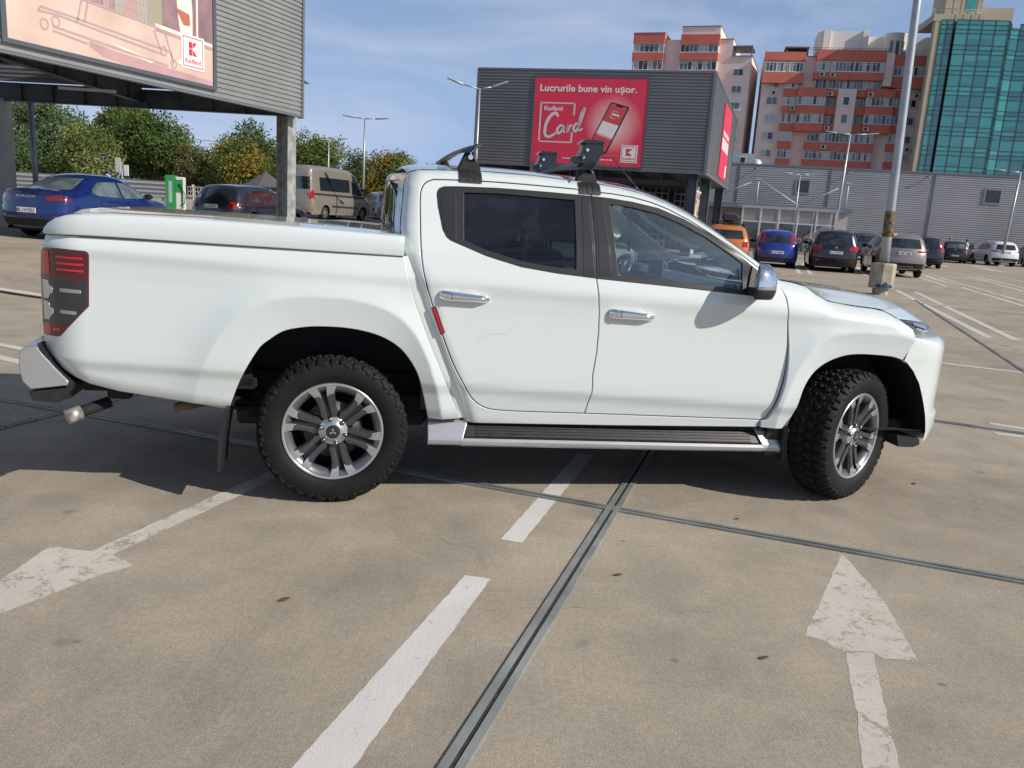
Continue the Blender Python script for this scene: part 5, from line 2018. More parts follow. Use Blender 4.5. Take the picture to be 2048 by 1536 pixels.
fa.grid([[(p[0] - .24, p[1] * .90, p[2]) for p in r] for r in rows])
fa.box2((3.74, -.42, .55), (3.82, .42, .90))
gr_ = fa.build('grille', M_BLACK, truck)
gb = MB()
for z in (.66, .74, .82, .90):
    gb.path([(3.80, -.36, z), (3.845, -.18, z), (3.86, 0, z), (3.845, .18, z), (3.80, .36, z)], .013, 6)
gb.build('grille_bar', M_CHROME, gr_)
# headlights
for s in (-1, 1):
    hp2 = spline([(3.168, .806, 1.071, 1.062), (3.23, .80, 1.066, 1.021), (3.30, .772, 1.060, .992), (3.38, .728, 1.049, .972), (3.46, .665, 1.040, .965), (3.55, .56, 1.027, .965), (3.64, .42, 1.015, .970)], 5)
    rows = []
    for k in np.linspace(0, 1, 9):
        rows.append([(x + .028 * math.sin(PI * k) * min(1, (i + 1) / 5), s * (y + .016 * math.sin(PI * k) * min(1, (i + 1) / 5)), zb + (zt_ - zb) * k) for i, (x, y, zt_, zb) in enumerate(hp2)])
    hm = MB()
    hm.grid(rows)
    hl_ = hm.build('headlight', mat('headlight_lens', (0.055, 0.072, 0.10), 0.06, 0.3, coat=1.0), truck)
    hm = MB()
    for a_, b_, k0, k1 in ((6, 16, .60, .80), (9, 20, .25, .42), (14, 19, .46, .58)):
        hm.grid([[(p[0] + .006, p[1] + s * .006, p[2]) for p in [tuple(np.array(rows[int(k0 * 8)][i]) * (1 - f) + np.array(rows[int(k1 * 8)][i]) * f) for i in range(a_, b_)]] for f in (0, 1)])
    hm.build('lamp_strip', M_CLEAR, hl_)

# ---- bed cover, tailgate, rear bumper, exhaust
lid = MB()
st = [(-1.326, 1.314, 1.318), (-1.318, 1.311, 1.336), (-1.298, 1.310, 1.356), (-1.262, 1.311, 1.377), (-1.21, 1.3125, 1.393), (-1.13, 1.3145, 1.404), (-1.02, 1.314, 1.410), (-.80, 1.311, 1.411), (-.55, 1.307, 1.409), (-.30, 1.304, 1.404), (0, 1.2995, 1.396), (.22, 1.296, 1.388), (.30, 1.2945, 1.3855), (.326, 1.294, 1.3845), (.3285, 1.294, 1.382)]
rows = []
for x, zs_, zt_ in st:
    base = float(S_bed(x, 1.26)) - 0.002
    if x < -1.2:
        base -= 0.0
    hgt = zt_ - zs_
    rise = 0.018 * math.exp(-((x + 1.17) / .11) ** 2)
    tail = float(smoothstep(-1.33, -1.18, x))
    zs_ -= .0100
    hgt = zt_ - zs_
    half = [(base - .020, zs_ + .0), (base + .003, zs_ + .001), (base + .004, zs_ + .006), (base + .005, zs_ + hgt * .3), (base + .003, zs_ + hgt * .6), (base - .003, zs_ + hgt * .82), (base - .012, zs_ + hgt * .93), (base - .028, zs_ + hgt * .985), (base - .055, zs_ + hgt),
            (base - .10, zs_ + hgt + .004), (.66, zt_ + .004 * tail), (.62, zt_ + .008 * tail + rise * .9), (.58, zt_ + .009 * tail + rise), (.3, zt_ + .009 * tail + rise), (0, zt_ + .009 * tail + rise)]
    rows.append([(x, -y, z) for y, z in half] + [(x, y, z) for y, z in half[::-1][1:]])
lid.grid(rows)
lid.add(rows[-1], [tuple(range(len(rows[-1])))])
lid.add([(-1.30, -.8, 1.315), (.32, -.8, 1.296), (.32, .8, 1.296), (-1.30, .8, 1.315)], [(0, 1, 2, 3)])
lid.build('bed_cover', W_PAINT, truck)
for s in (-1, 1):
    sealm = MB()
    sealm.path([(x, s * (float(S_bed(x, 1.28)) - .012), 1.300 - (x + 1.3) * .0085) for x in np.linspace(-1.29, .31, 12)], .008, 5)
    sealm.build('cover_seal', mat('seal_rubber', (0.20, 0.23, 0.21), 0.8), truck)

tg = MB()
rows = []
for z in np.linspace(.755, 1.296, 18):
    xe = float(np.interp(z, [.755, .83, 1.10, 1.21, 1.296], [-1.350, -1.358, -1.358, -1.343, -1.316]))
    ye = float(S_bed(xe, z)) - 0.004
    rows.append([(xe - .035 * (1 - abs(f) ** 3), f * ye, z) for f in np.linspace(-1, 1, 21)])
tg.grid(rows)
tgo = tg.build('tailgate', W_PAINT, truck)
th_ = MB()
th_.box((-1.40, 0, 1.13), (.03, .26, .05))
th_.build('tailgate_handle', M_CHROME, tgo, bevel=.008)

rb = MB()
prof_b = [(-1.430, .770), (-1.366, .781), (-1.352, .752), (-1.288, .672), (-1.228, .604), (-1.240, .585), (-1.405, .562), (-1.440, .60), (-1.452, .66), (-1.450, .745)]
for a, b, k in ((-.845, .845, 0),):
    n = len(prof_b)
    rows = []
    for y in (-.845, -.838, -.80, -.55, 0, .55, .80, .838, .845):
        e = .012 if abs(y) > .842 else (.003 if abs(y) > .83 else 0)
        c_ = np.array(prof_b).mean(0)
        dxx = -.045 * (1 - (y / .845) ** 2)
        rows.append([(c_[0] + (x - c_[0]) * (1 - e * 9) + dxx, y, c_[1] + (z - c_[1]) * (1 - e * 9)) for x, z in prof_b])
    rb.grid(rows, close=True, smooth=False)
    rb.add(rows[0], [tuple(range(n))])
    rb.add(rows[-1], [tuple(range(n))])
rb.build('rear_bumper', M_SILVER, truck, bevel=.008)
rb = MB()
for s in (-1, 1):
    rb.prism([(-1.366, .789), (-1.344, .752), (-1.280, .672), (-1.214, .600), (-1.222, .572), (-1.285, .505), (-1.40, .512), (-1.414, .556), (-1.25, .577), (-1.240, .604), (-1.298, .680), (-1.356, .756)],
             lambda u, v, d: (u, s * d, v), .60, .838)
rb.box2((-1.41, -.80, .515), (-1.25, .80, .565))
rb.build('bumper_trim', M_BLACK, truck)
ex = MB()
ex.box2((-1.20, -.74, .545), (-.98, -.30, .60))
ex.box2((-1.10, -.72, .50), (-1.0, -.60, .56))
ex.box2((-.93, -.70, .545), (-.62, -.60, .59))
ex.build('tow_bracket', M_DARK, truck)
ex = MB()
ex.tube((-1.10, -.685, .476), (-1.24, -.80, .435), .029, .029, 14, 0)
ex.lathe([(.030, 0), (.036, .0), (.036, .065), (.0, .066)], lambda a, b, h: tuple(Vector((-1.21, -.776, .443)) + Vector((-.757, -.619, -.224)).normalized() * h + Vector((.633, -.774, 0)) * a + Vector((-.17, -.14, .975)) * b), 18, 1)
ex.build('tail_pipe', [M_DARK, mat('worn_tip', (0.52, 0.49, 0.44), 0.42, 0.7, var=0.5, scale=30)], truck)
ex = MB()
ex.path([(-.55, -.60, .50), (-.72, -.66, .468), (-.79, -.70, .452)], [.03, .03, .022], 10)
ex.build('spring_hanger', mat('rusty_steel', (0.17, 0.12, 0.075), 0.8, 0.2, var=0.4, scale=18), truck)

# ---- tail lights
LIGHT = [(-1.333, 1.236), (-1.24, 1.239), (-1.13, 1.234), (-1.117, 1.231), (-1.111, 1.220), (-1.117, 1.112), (-1.121, .981), (-1.252, .838), (-1.264, .830), (-1.358, .826), (-1.363, .887), (-1.363, 1.101), (-1.350, 1.21)]


def clipz(P, lo, hi):
    P = densify(P, 0.012)
    out = []
    P = P if area2(P) > 0 else P[::-1]
    n = len(P)
    for i in range(n):
        a, b = P[i], P[(i + 1) % n]
        for q in (a,):
            if lo <= q[1] <= hi:
                out.append(tuple(q))
        for z in (lo, hi):
            if (a[1] - z) * (b[1] - z) < 0:
                t = (z - a[1]) / (b[1] - a[1])
                out.append(tuple(a + (b - a) * t))
    return out


for side in (-1, 1):
    base = panel('taillight', LIGHT, S_bed, M_REDD, truck, side, gap=-.002, er=.006, depth=.02, off=.004, res=.03)
    panel('smoked_section', clipz(LIGHT, .886, 1.106), S_bed, M_SMOKE, base, side, gap=.006, er=.003, depth=.006, off=.0075, res=.03)
    panel('stop_lamp', [(-1.340, 1.218), (-1.300, 1.222), (-1.300, 1.116), (-1.346, 1.116)], S_bed, M_REDB, base, side, gap=0, er=.002, depth=.006, off=.0075, res=.03)
    panel('stop_lamp', [(-1.344, .880), (-1.305, .880), (-1.305, .838), (-1.344, .836)], S_bed, M_REDB, base, side, gap=0, er=.002, depth=.006, off=.0075, res=.03)
    panel('stop_lamp', [(-1.30, .866), (-1.255, .866), (-1.262, .856), (-1.30, .856)], S_bed, M_REDB, base, side, gap=0, er=.001, depth=.006, off=.0075, res=.03)
    for z in (1.2005, 1.1715, 1.1425):
        panel('light_bar', [(-1.262, z + .005), (-1.136, z + .003), (-1.136, z - .006), (-1.262, z - .004)], S_bed, M_REDB, base, side, gap=0, er=.001, depth=.006, off=.0075, res=.03)
    for z, l in ((1.048, .10), (.948, .075)):
        panel('indicator', [(-1.348, z + .040), (-1.312, z + .040), (-1.306, z + .018), (-1.286, z + .010), (-1.286, z - .012), (-1.306, z - .03), (-1.312, z - .046), (-1.344, z - .046)], S_bed, mat('silver_lens', (0.72, 0.76, 0.80), 0.12, 0.85), base, side, gap=0, er=.003, depth=.008, off=.0105, res=.03)
        panel('light_bar', [(-1.250, z + .010), (-1.250 + l, z + .006), (-1.250 + l, z - .010), (-1.250, z - .008)], S_bed, mat('grey_lens', (0.36, 0.40, 0.40), 0.15, 0.5), base, side, gap=0, er=.002, depth=.008, off=.0095, res=.03)

# ---- running boards
for s in (-1, 1):
    b = MB()
    sec = [(.775, .425), (.800, .428), (.822, .413), (.850, .372), (.868, .345), (.872, .330), (.868, .312), (.855, .300), (.76, .300), (.70, .36), (.70, .41)]
    n = len(sec)

    def row(x, dz, sh=0.0, sc=1.0):
        return [(x + sh * (z - .30), s * (.78 + (y - .78) * sc), z + dz) for y, z in sec]
    xs2 = [(.488, .008), (.50, .010), (.66, .006), (.70, .006)]
    rows = [row(x, dz, sh) for x, dz, sh in ((.486, .010, 0), (.492, .012, 0), (.650, .009, .36), (.653, .006, .36))]
    b.grid(rows, close=True, smooth=False)
    b.add(rows[0], [tuple(range(n))])
    rows = [row(x, dz, sh) for x, dz, sh in ((2.412, -.020, -.45), (2.415, -.018, -.45), (2.49, -.021, -.1), (2.508, -.026, -.1))]
    b.grid(rows, close=True, smooth=False)
    b.add(rows[-1], [tuple(range(n))])
    b.add([], [])
    # polished outer edge
    b.prism([(.866, .347), (.873, .330), (.869, .311), (.855, .299), (.80, .299), (.80, .318), (.855, .330)], lambda u, v, d: (d, s * u, v - (d - .66) * .0148 + .006), .658, 2.405)
    bd = b.build('running_board', M_SILVER, truck, bevel=.004)
    b = MB()
    b.prism([(.70, .415), (.775, .4195), (.815, .405), (.852, .352), (.852, .332), (.80, .320), (.70, .32)], lambda u, v, d: (d, s * u, v - (d - .66) * .0148 + .006), .66, 2.403)
    for q in range(4):
        y0, z0 = .818 + q * .0095, .4015 - q * .0138
        b.prism([(y0, z0), (y0 + .0055, z0 - .007), (y0 + .0085, z0 - .0045), (y0 + .003, z0 + .0025)], lambda u, v, d: (d, s * u, v - (d - .66) * .0148 + .006), .74, 2.33)
    b.build('step_tread', mat('step_rubber', (0.020, 0.018, 0.018), 0.38, var=0.3, scale=30), bd)

# ---- mirrors
for s in (-1, 1):
    m0 = MB()

    def mirror_rows(z0, z1, n=9, grow=0.0):
        rows = []
        for z in np.linspace(z0, z1, n):
            t = min(max((z - 1.165) / (1.352 - 1.165), 0.0), 1.0)
            w = math.sqrt(max(1 - ((t - .34) / .66) ** 2, 0.0)) if t > .34 else max(1 - ((.34 - t) / .50) ** 2.2, 0.0) ** .5
            yo_ = .975 + .095 * w ** .8 + grow
            yi = .935 - grow
            xd = .028 + .082 * w + grow
            row = []
            for a in np.linspace(0, 2 * PI, 33)[:-1]:
                ca, sa = math.cos(a), math.sin(a)
                px = xd * max(ca, 0) ** .85 if ca > 0 else .010 * ca
                py = (yi + yo_) / 2 + (yo_ - yi) / 2 * (abs(sa) ** .8) * (1 if sa > 0 else -1)
                row.append((2.205 + px - .40 * (py - .92) + .03 * (z - 1.25), s * py, z))
            rows.append(row)
        return rows
    a_ = MB()
    r1 = mirror_rows(1.2335, 1.3485, 14)
    a_.grid(r1, close=True)
    a_.add(r1[-1], [tuple(range(32))])
    mo = a_.build('side_mirror', M_CHROME, truck)
    a_ = MB()
    a_.grid(mirror_rows(1.2185, 1.235, 4, .0015), close=True)
    a_.build('turn_signal', M_CLEAR, mo)
    a_ = MB()
    r1 = mirror_rows(1.166, 1.220, 8)
    a_.grid(r1, close=True)
    a_.add(r1[0], [tuple(range(32))])
    a_.box((2.225, s * .915, 1.195), (.09, .08, .045))
    a_.prism([(2.180, 1.19), (2.285, 1.175), (2.262, 1.292), (2.212, 1.328)], lambda u, v, d: (u, s * (float(S_cab(u, v)) + d), v), -.03, .012)
    a_.build('mirror_base', M_BLACK, mo)
    a_ = MB()
    a_.grid([[(2.190 - .40 * (y - .92) + .03 * (z - 1.25), s * y, z) for y in (.955, 1.02)] for z in (1.215, 1.30)])
    a_.build('mirror_glass', mat('mirror_silver', (.8, .82, .85), .02, 1.0), mo)

# ---- roof bars
for i, (x, zr_) in enumerate(((.67, 1.733), (1.31, 1.717))):
    b = MB()
    rows = []
    ln = .715
    for y in np.linspace(-ln, ln, 25):
        e = min(1.0, (ln - abs(y)) / .05)
        w = .055 * max(.06, e) ** .5
        th = .0135 * max(.1, e) ** .5
        zc = 1.838 + .015 * (1 - (y / ln) ** 2) - (.040 if i else 0)
        rows.append([(x + w * math.cos(a), y, zc + th * math.sin(a) + .022 * math.cos(a)) for a in np.linspace(0, 2 * PI, 17)[:-1]])
    b.grid(rows, close=True)
    bar = b.build('roof_bar', mat('bar_black', (0.055, 0.055, 0.055), 0.42, 0.3, var=.15, scale=20), truck)
    for s in (-1, 1):
        f = MB()
        zb = zr_ - .002
        dzb = -.040 if i else 0
        yy0 = .585
        for sx in (-1, 1):
            f.path([(x + sx * .052, s * yy0, zb + .004), (x + sx * .030, s * (yy0 - .005), zb + .055), (x + sx * .010, s * (yy0 - .01), 1.824 + dzb)], [.013, .012, .013], 8)
        f.prism([(-.056, 0), (.056, 0), (.04, .045), (-.04, .045)], lambda u, v, d: (x + u, s * d, zb + v), yy0 - .02, yy0 + .012)
        f.prism([(-.024, .045), (.024, .045), (.018, .10 + dzb), (-.018, .10 + dzb)], lambda u, v, d: (x + u, s * d, zb + v), yy0 - .025, yy0 - .012)
        # clamp wrapping down over the roof edge
        rr = []
        for z in np.linspace(zb + .004, zb - .062, 8):
            yb = float(S_cab(x, min(z, zb - .001))) if z < zb else .585
            rr.append((max(yb, .582) + .010, z))
        for x0_, x1_ in ((-.058, -.019), (-.015, .012), (.016, .058)):
            f.grid([[(x + x0_, s * y, z), (x + x1_, s * y, z)] for y, z in rr], smooth=False)
            f.grid([[(x + x0_, s * (y - .012), z), (x + x0_, s * y, z)] for y, z in rr], smooth=False)
            f.grid([[(x + x1_, s * y, z), (x + x1_, s * (y - .012), z)] for y, z in rr], smooth=False)
            f.add([(x + x0_, s * rr[-1][0], rr[-1][1]), (x + x1_, s * rr[-1][0], rr[-1][1]), (x + x1_, s * (rr[-1][0] - .012), rr[-1][1]), (x + x0_, s * (rr[-1][0] - .012), rr[-1][1])], [(0, 1, 2, 3)])
        f.build('bar_foot', M_BLACK, bar)
        if i == 0:
            k_ = MB()
            k_.tube((x + .004, s * (yy0 + .012), zb + .068), (x + .004, s * (yy0 + .016), zb + .068), .013, n=14)
            k_.box((x + .004, s * (yy0 + .014), zb + .092), (.005, .003, .03))
            k_.build('lock_key', M_CHROME, bar)
        else:
            k_ = MB()
            yc = .52 * s
            k_.prism([(-.050, 0), (.050, 0), (.066, .085), (.060, .118), (-.010, .126), (-.040, .100), (-.056, .045)], lambda u, v, d: (x + .02 + u, d, 1.812 + v), yc - .042, yc + .042)
            k_.box((x - .04, yc, 1.832), (.06, .085, .035))
            k_.box((x + .088, yc, 1.90), (.012, .075, .07))
            k_.prism([(-.06, .105), (.075, .112), (.072, .128), (-.035, .128)], lambda u, v, d: (x + .02 + u, d, 1.812 + v), yc - .05, yc + .05)
            k_.tube((x - .03, yc - .058, 1.85), (x - .03, yc + .058, 1.85), .012, n=8)
            ko = k_.build('ski_clamp', mat('clamp_plastic', (0.014, 0.014, 0.016), 0.22, coat=.5), bar, bevel=.003)
            k_ = MB()
            k_.tube((x + .0, yc - .054, 1.885), (x + .0, yc - .050, 1.885), .009, n=10)
            k_.tube((x - .02, yc - .054, 1.845), (x - .02, yc - .050, 1.845), .008, n=10)
            k_.build('clamp_bolt', M_CHROME, bar)

# aerial on the roof front
an = MB()
an.path([(1.755, -.10, 1.735), (1.735, -.10, 1.76), (1.595, -.10, 1.892)], [.006, .004, .0018], 6)
an.path([(1.78, -.10, 1.70), (1.755, -.10, 1.738)], [.02, .009], 8)
an.build('aerial', M_BLACK, truck)

# ---- cabin
c_ = MB()
dash = [(2.38, 1.16), (2.30, 1.205), (2.12, 1.215), (1.98, 1.19), (1.93, 1.13), (1.95, 1.02), (2.02, .90), (2.10, .70), (2.40, .70)]
c_.prism(dash, lambda u, v, d: (u, d, v), -.78, .78)
c_.prism([(2.20, 1.21), (2.06, 1.245), (1.96, 1.24), (1.93, 1.20), (2.05, 1.19)], lambda u, v, d: (u, d, v), .20, .56)
c_.box((1.985, 0, 1.245), (.02, .24, .10))
c_.build('dashboard', M_CABIN, truck, bevel=.02)
c_ = MB()
c_.box2((1.2, -.12, .62), (2.0, .12, .86))
c_.box2((.45, -.76, .48), (2.4, .76, .60))
c_.build('cabin_floor', M_CABIN, truck)
sw = MB()
cen = Vector((1.83, .37, 1.13))
ax = Vector((-.88, 0, .47)).normalized()
u_ = Vector((0, 1, 0))
v_ = ax.cross(u_)
ring = [cen + (u_ * math.cos(a) + v_ * math.sin(a)) * .185 for a in np.linspace(0, 2 * PI, 37)]
sw.path(ring, .017, 8, cap=False)
for a in (0, PI, -PI / 2):
    sw.path([cen - ax * .02, cen + (u_ * math.cos(a) + v_ * math.sin(a)) * .18], [.028, .016], 8)
sw.lathe([(0, .03), (.05, .028), (.065, 0), (.05, -.03)], lambda a, b, h: tuple(cen + u_ * a + v_ * b + ax * h), 20)
sw.path([cen, cen + Vector((.35, 0, -.20))], .03, 8)
sw.build('steering_wheel', mat('wheel_leather', (0.05, 0.055, 0.06), 0.35), truck)


def seat(x, y, w, nm='seat'):
    s_ = MB()
    s_.prism([(x - .26, .66), (x + .26, .70), (x + .30, .78), (x + .24, .83), (x - .16, .80), (x - .24, .74)], lambda u, v, d: (u, d, v), y - w, y + w)
    s_.prism([(x - .28, .74), (x - .13, .80), (x - .24, 1.16), (x - .29, 1.33), (x - .36, 1.36), (x - .40, 1.30), (x - .36, 1.0)], lambda u, v, d: (u, d, v), y - w, y + w)
    o = s_.build(nm, M_SEAT, truck, bevel=.03)
    h_ = MB()
    for q in ([y] if w < .3 else [y - .42, y + .42]):
        h_.prism([(x - .31, 1.40), (x - .25, 1.41), (x - .26, 1.54), (x - .30, 1.575), (x - .36, 1.57), (x - .375, 1.48)], lambda u, v, d: (u, d, v), q - .12, q + .12)
        h_.tube((x - .32, q - .05, 1.33), (x - .32, q - .05, 1.42), .007, n=6)
        h_.tube((x - .32, q + .05, 1.33), (x - .32, q + .05, 1.42), .007, n=6)
    h_.build('headrest', M_SEAT, o, bevel=.02)


seat(1.50, .37, .25)
seat(1.50, -.37, .25)
seat(.80, 0, .66, 'rear_bench')
for s in (-1, 1):
    pt = MB()
    # inner trim of the windscreen pillar with its grab handle
    pil = [(1.60, 1.66), (1.75, 1.60), (1.95, 1.48), (2.15, 1.355), (2.30, 1.26)]
    wd = [.055, .050, .045, .04, .035]
    pt.grid([[(x + .012, s * (float(S_cab(x, z)) - .055), z + .010), (x - .03, s * (float(S_cab(x, z)) - .075), z - w_ - .02), (x + .05, s * (float(S_cab(x, z)) - .13), z - .0)] for (x, z), w_ in zip(pil, wd)])
    po = pt.build('pillar_trim', M_BEIGE, truck)
    gh = MB()
    gh.path([(1.60, s * .66, 1.585), (1.66, s * .64, 1.53), (1.80, s * .655, 1.46), (1.93, s * .69, 1.405), (1.97, s * .71, 1.435)], [.018, .017, .017, .017, .018], 8)
    gh.build('grab_handle', M_BEIGE, po)
rm = MB()
rm.box((1.82, 0, 1.56), (.03, .23, .07))
rm.path([(1.82, 0, 1.57), (1.86, 0, 1.65)], .01, 6)
rm.path([(1.80, .02, 1.53), (1.80, .02, 1.36)], .004, 4)
rm.box((1.80, .02, 1.37), (.01, .03, .07))
rm.build('cabin_mirror', M_BLACK, truck, bevel=.008)
for s in (-1, 1):
    bt = MB()
    bt.path([(1.26, s * .66, 1.56), (1.27, s * .70, 1.30), (1.29, s * .70, .75)], .024, 5)
    bt.build('pillar_lining', M_CABIN, truck)


# ---- wheels: axis along y, outer face towards -y, hub at the origin of the wheel
def text_ring(mb, body, r, size, a_mid, yv, m=0, bold=.01):
    vs, fs = text_geo(body, size, bold, 'CENTER', 1.1)
    out = []
    for u, v in vs:
        rr = r + v
        a = a_mid - u / r
        out.append((rr * math.cos(a), yv - .0022, rr * math.sin(a)))
    mb.add(out, [f[::-1] for f in fs], m)


TY_P = [(.248, .040), (.252, .030), (.262, .020), (.275, .013), (.292, .009), (.310, .007), (.325, .0075), (.338, .010), (.346, .013), (.352, .016), (.358, .020), (.364, .025), (.370, .032), (.376, .040)] + \
       [(.3785 + .0065 * math.sin(PI * (y - .04) / .185), y) for y in np.linspace(.048, .217, 27)] + \
       [(.376, .225), (.370, .233), (.364, .240), (.358, .245), (.352, .249), (.346, .252), (.325, .257), (.292, .256), (.262, .245), (.248, .225)]


def tyre_mesh():
    NL = 40
    per = 12
    n = NL * per
    prof_ = np.array(TY_P)
    th = np.arange(n) * 2 * PI / n
    A = th * NL / (2 * PI)
    V = []
    for (r0, y0) in prof_:
        w = y0 - .1325
        rr = np.full(n, r0)
        yy = np.full(n, y0)
        tri = np.abs((A % 1) - .5) * 2
        wob = np.sin(2 * PI * A)
        if r0 > .3765 and .045 < y0 < .22:
            gro = np.zeros(n)
            for gc, amp in ((-.052, .010), (0.0, .012), (.052, .010)):
                gw = w - (gc + amp * np.sin(2 * PI * A + gc * 40))
                gro = np.maximum(gro, np.exp(-(gw / .0050) ** 4))
            row = np.floor((w + .104) / .052)
            ph = (A + row * .37 + w * 4.5 * np.where(row % 2 == 0, 1, -1)) % 1
            gro = np.maximum(gro, np.exp(-((ph - .5) / .13) ** 4))
            ph2 = (A * 2 + row * .2 + w * 9) % 1
            sipe = .35 * np.exp(-((ph2 - .5) / .10) ** 4)
            rr = rr - .0135 * np.maximum(gro, sipe)
        elif r0 > .343:
            sgn = 1 if y0 > .13 else -1
            ph = (A + .1 * np.sin(2 * PI * A * .5)) % 1
            lug = 1 - np.exp(-((ph - .5) / .16) ** 6)
            alt = np.where((np.floor(A) % 2) == 0, 1.0, .55)
            edge_ = np.clip((r0 - .340) / .012, 0, 1)
            cut = (r0 < .354) & (alt < .8)
            amt = np.where(cut, .15, lug) * edge_
            rr = rr - .009 * (1 - lug) * (r0 > .356)
            yy = yy - (-sgn) * (-1) * 0
            yy = yy + (-1 if sgn < 0 else 1) * .0075 * amt
        V.append(np.stack([rr * np.cos(th), yy, rr * np.sin(th)], 1))
    mb = MB()
    mb.grid([[tuple(p) for p in r] for r in V[:8]], close=True, flip=True)
    mb.grid([[tuple(p) for p in r] for r in V[7:44]], close=True, flip=True, smooth=False)
    mb.grid([[tuple(p) for p in r] for r in V[43:]], close=True, flip=True)
    # raised ring and lettering on the outer wall
    text_ring(mb, 'BFGoodrich', .296, .030, R(92), .0075, 1, 0)
    text_ring(mb, 'All-Terrain T/A', .296, .028, R(-88), .0075, 1, 0)
    return mb


def wheel(loc, rz, side, first=[None]):
    t = bpy.data.objects.new('wheel', None)
    COL.objects.link(t)
    t.parent = truck
    t.location = loc
    t.rotation_euler = (0, 0, rz + (PI if side > 0 else 0))
    if first[0]:
        for ch in first[0].children:
            c = ch.copy()
            COL.objects.link(c)
            c.parent = t
        return t
    first[0] = t
    ty = tyre_mesh().build('tyre', [M_RUBBER, mat('tyre_letters', (.011, .011, .011), .55)], t, fix=False)
    fy = lambda a, b, h: (a, h, b)
    b = MB()
    # barrel and flange
    b.lathe([(.255, .036), (.257, .028), (.252, .020), (.246, .019), (.240, .024)], fy, 96, 0)
    b.lathe([(.240, .024), (.232, .045), (.222, .075), (.214, .12), (.212, .22)], fy, 72, 1)
    b.lathe([(.212, .20), (.0, .20)], fy, 48, 2)
    b.lathe([(.241, .025), (.228, .030), (.206, .052), (.205, .075)], fy, 72, 3)
    b.build('rim', [M_RIMS, mat('rim_barrel', (.10, .105, .115), .35, .6), M_DARK, mat('rim_lip', (.17, .175, .185), .32, .6)], t)
    b = MB()
    b.lathe([(.0, .085), (.150, .085), (.150, .11), (.0, .11)], fy, 40)
    b.lathe([(.07, .06), (.075, .085)], fy, 24)
    b.build('brake_disc', M_DISC, t)
    sp = MB()
    for k in range(6):
        a0 = R(90 + 14) + k * PI / 3
        ca, sa = math.cos(a0), math.sin(a0)

        def F(rad, tan, h):
            return (rad * ca - tan * sa, h, rad * sa + tan * ca)
        for s in (-1, 1):
            # a tapering bar: dark sides, satin top
            st_ = [(.055, .008, .030, .046), (.088, .008, .048, .043), (.125, .0085, .044, .039), (.165, .0095, .048, .034), (.205, .012, .058, .029), (.240, .020, .074, .026)]
            top, inn, out_ = [], [], []
            for rad, t0, t1, h in st_:
                top.append([F(rad, s * (t0 + .003), h + .002), F(rad, s * (t0 + (t1 - t0) * .35), h), F(rad, s * (t1 - .008), h), F(rad, s * t1, h + .012), F(rad, s * (t1 + .002), h + .045)])
                inn.append([F(rad, s * (t0 + .003), h + .002), F(rad, s * t0, h + .012), F(rad, s * (t0 - .004), h + .05)])
            sp.grid(top, 0, smooth=False)
            sp.grid(inn, 1, smooth=False)
            # machined tip where the bar meets the rim
            tip = [(.198, .016, .052, .0290), (.212, .0175, .060, .0260), (.232, .022, .072, .0240), (.240, .024, .076, .0230)]
            sp.grid([[F(rad, s * t0, h), F(rad, s * t1, h)] for rad, t0, t1, h in tip], 2, smooth=False)
            sp.add([F(.198, s * .016, .0290), F(.198, s * .052, .0290), F(.186, s * .046, .033), F(.184, s * .014, .033)], [(0, 1, 2, 3)], 2)
        sp.add([F(.06, -.014, .050), F(.06, .014, .050), F(.20, .018, .046), F(.20, -.018, .046)], [(0, 1, 2, 3)], 1)
    sp.build('spoke', [M_RIMD, M_DARK, M_RIMS], t)
    hb = MB()
    hb.lathe([(.075, .055), (.074, .046), (.066, .042), (.058, .040), (.045, .030), (.040, .026), (.036, .026)], fy, 48, 0)
    for k in range(6):
        a0 = R(90 + 14) + k * PI / 3
        px, pz = .0655 * math.cos(a0), .0655 * math.sin(a0)
        hb.lathe([(.0, .022), (.008, .023), (.0115, .028), (.012, .046)], lambda a, b_, h: (px + a, h, pz + b_), 12, 1)
    ho = hb.build('hub', [M_RIMS, mat('lug_steel', (.22, .22, .23), .25, 1.0)], t)
    cpm = MB()
    cpm.lathe([(.0, .0235), (.024, .0235), (.030, .024), (.037, .027)], fy, 40, 0)
    # three diamonds meeting at the middle
    for k in range(3):
        a0 = R(90) + k * 2 * PI / 3
        def D(rad, tan):
            return (rad * math.cos(a0) - tan * math.sin(a0), .0225, rad * math.sin(a0) + tan * math.cos(a0))
        cpm.add([D(.001, 0), D(.0105, .006), D(.020, 0), D(.0105, -.006)], [(0, 1, 2, 3)], 1)
    cpm.build('centre_cap', [M_GBLACK, M_RIMS], t)
    return t


wheel((0, -.90, .382), 0, -1)
wheel((0, .90, .382), 0, 1)
wheel((2.985, -.90, .384), R(29), -1)
wheel((2.985, .90, .384), R(25), 1)

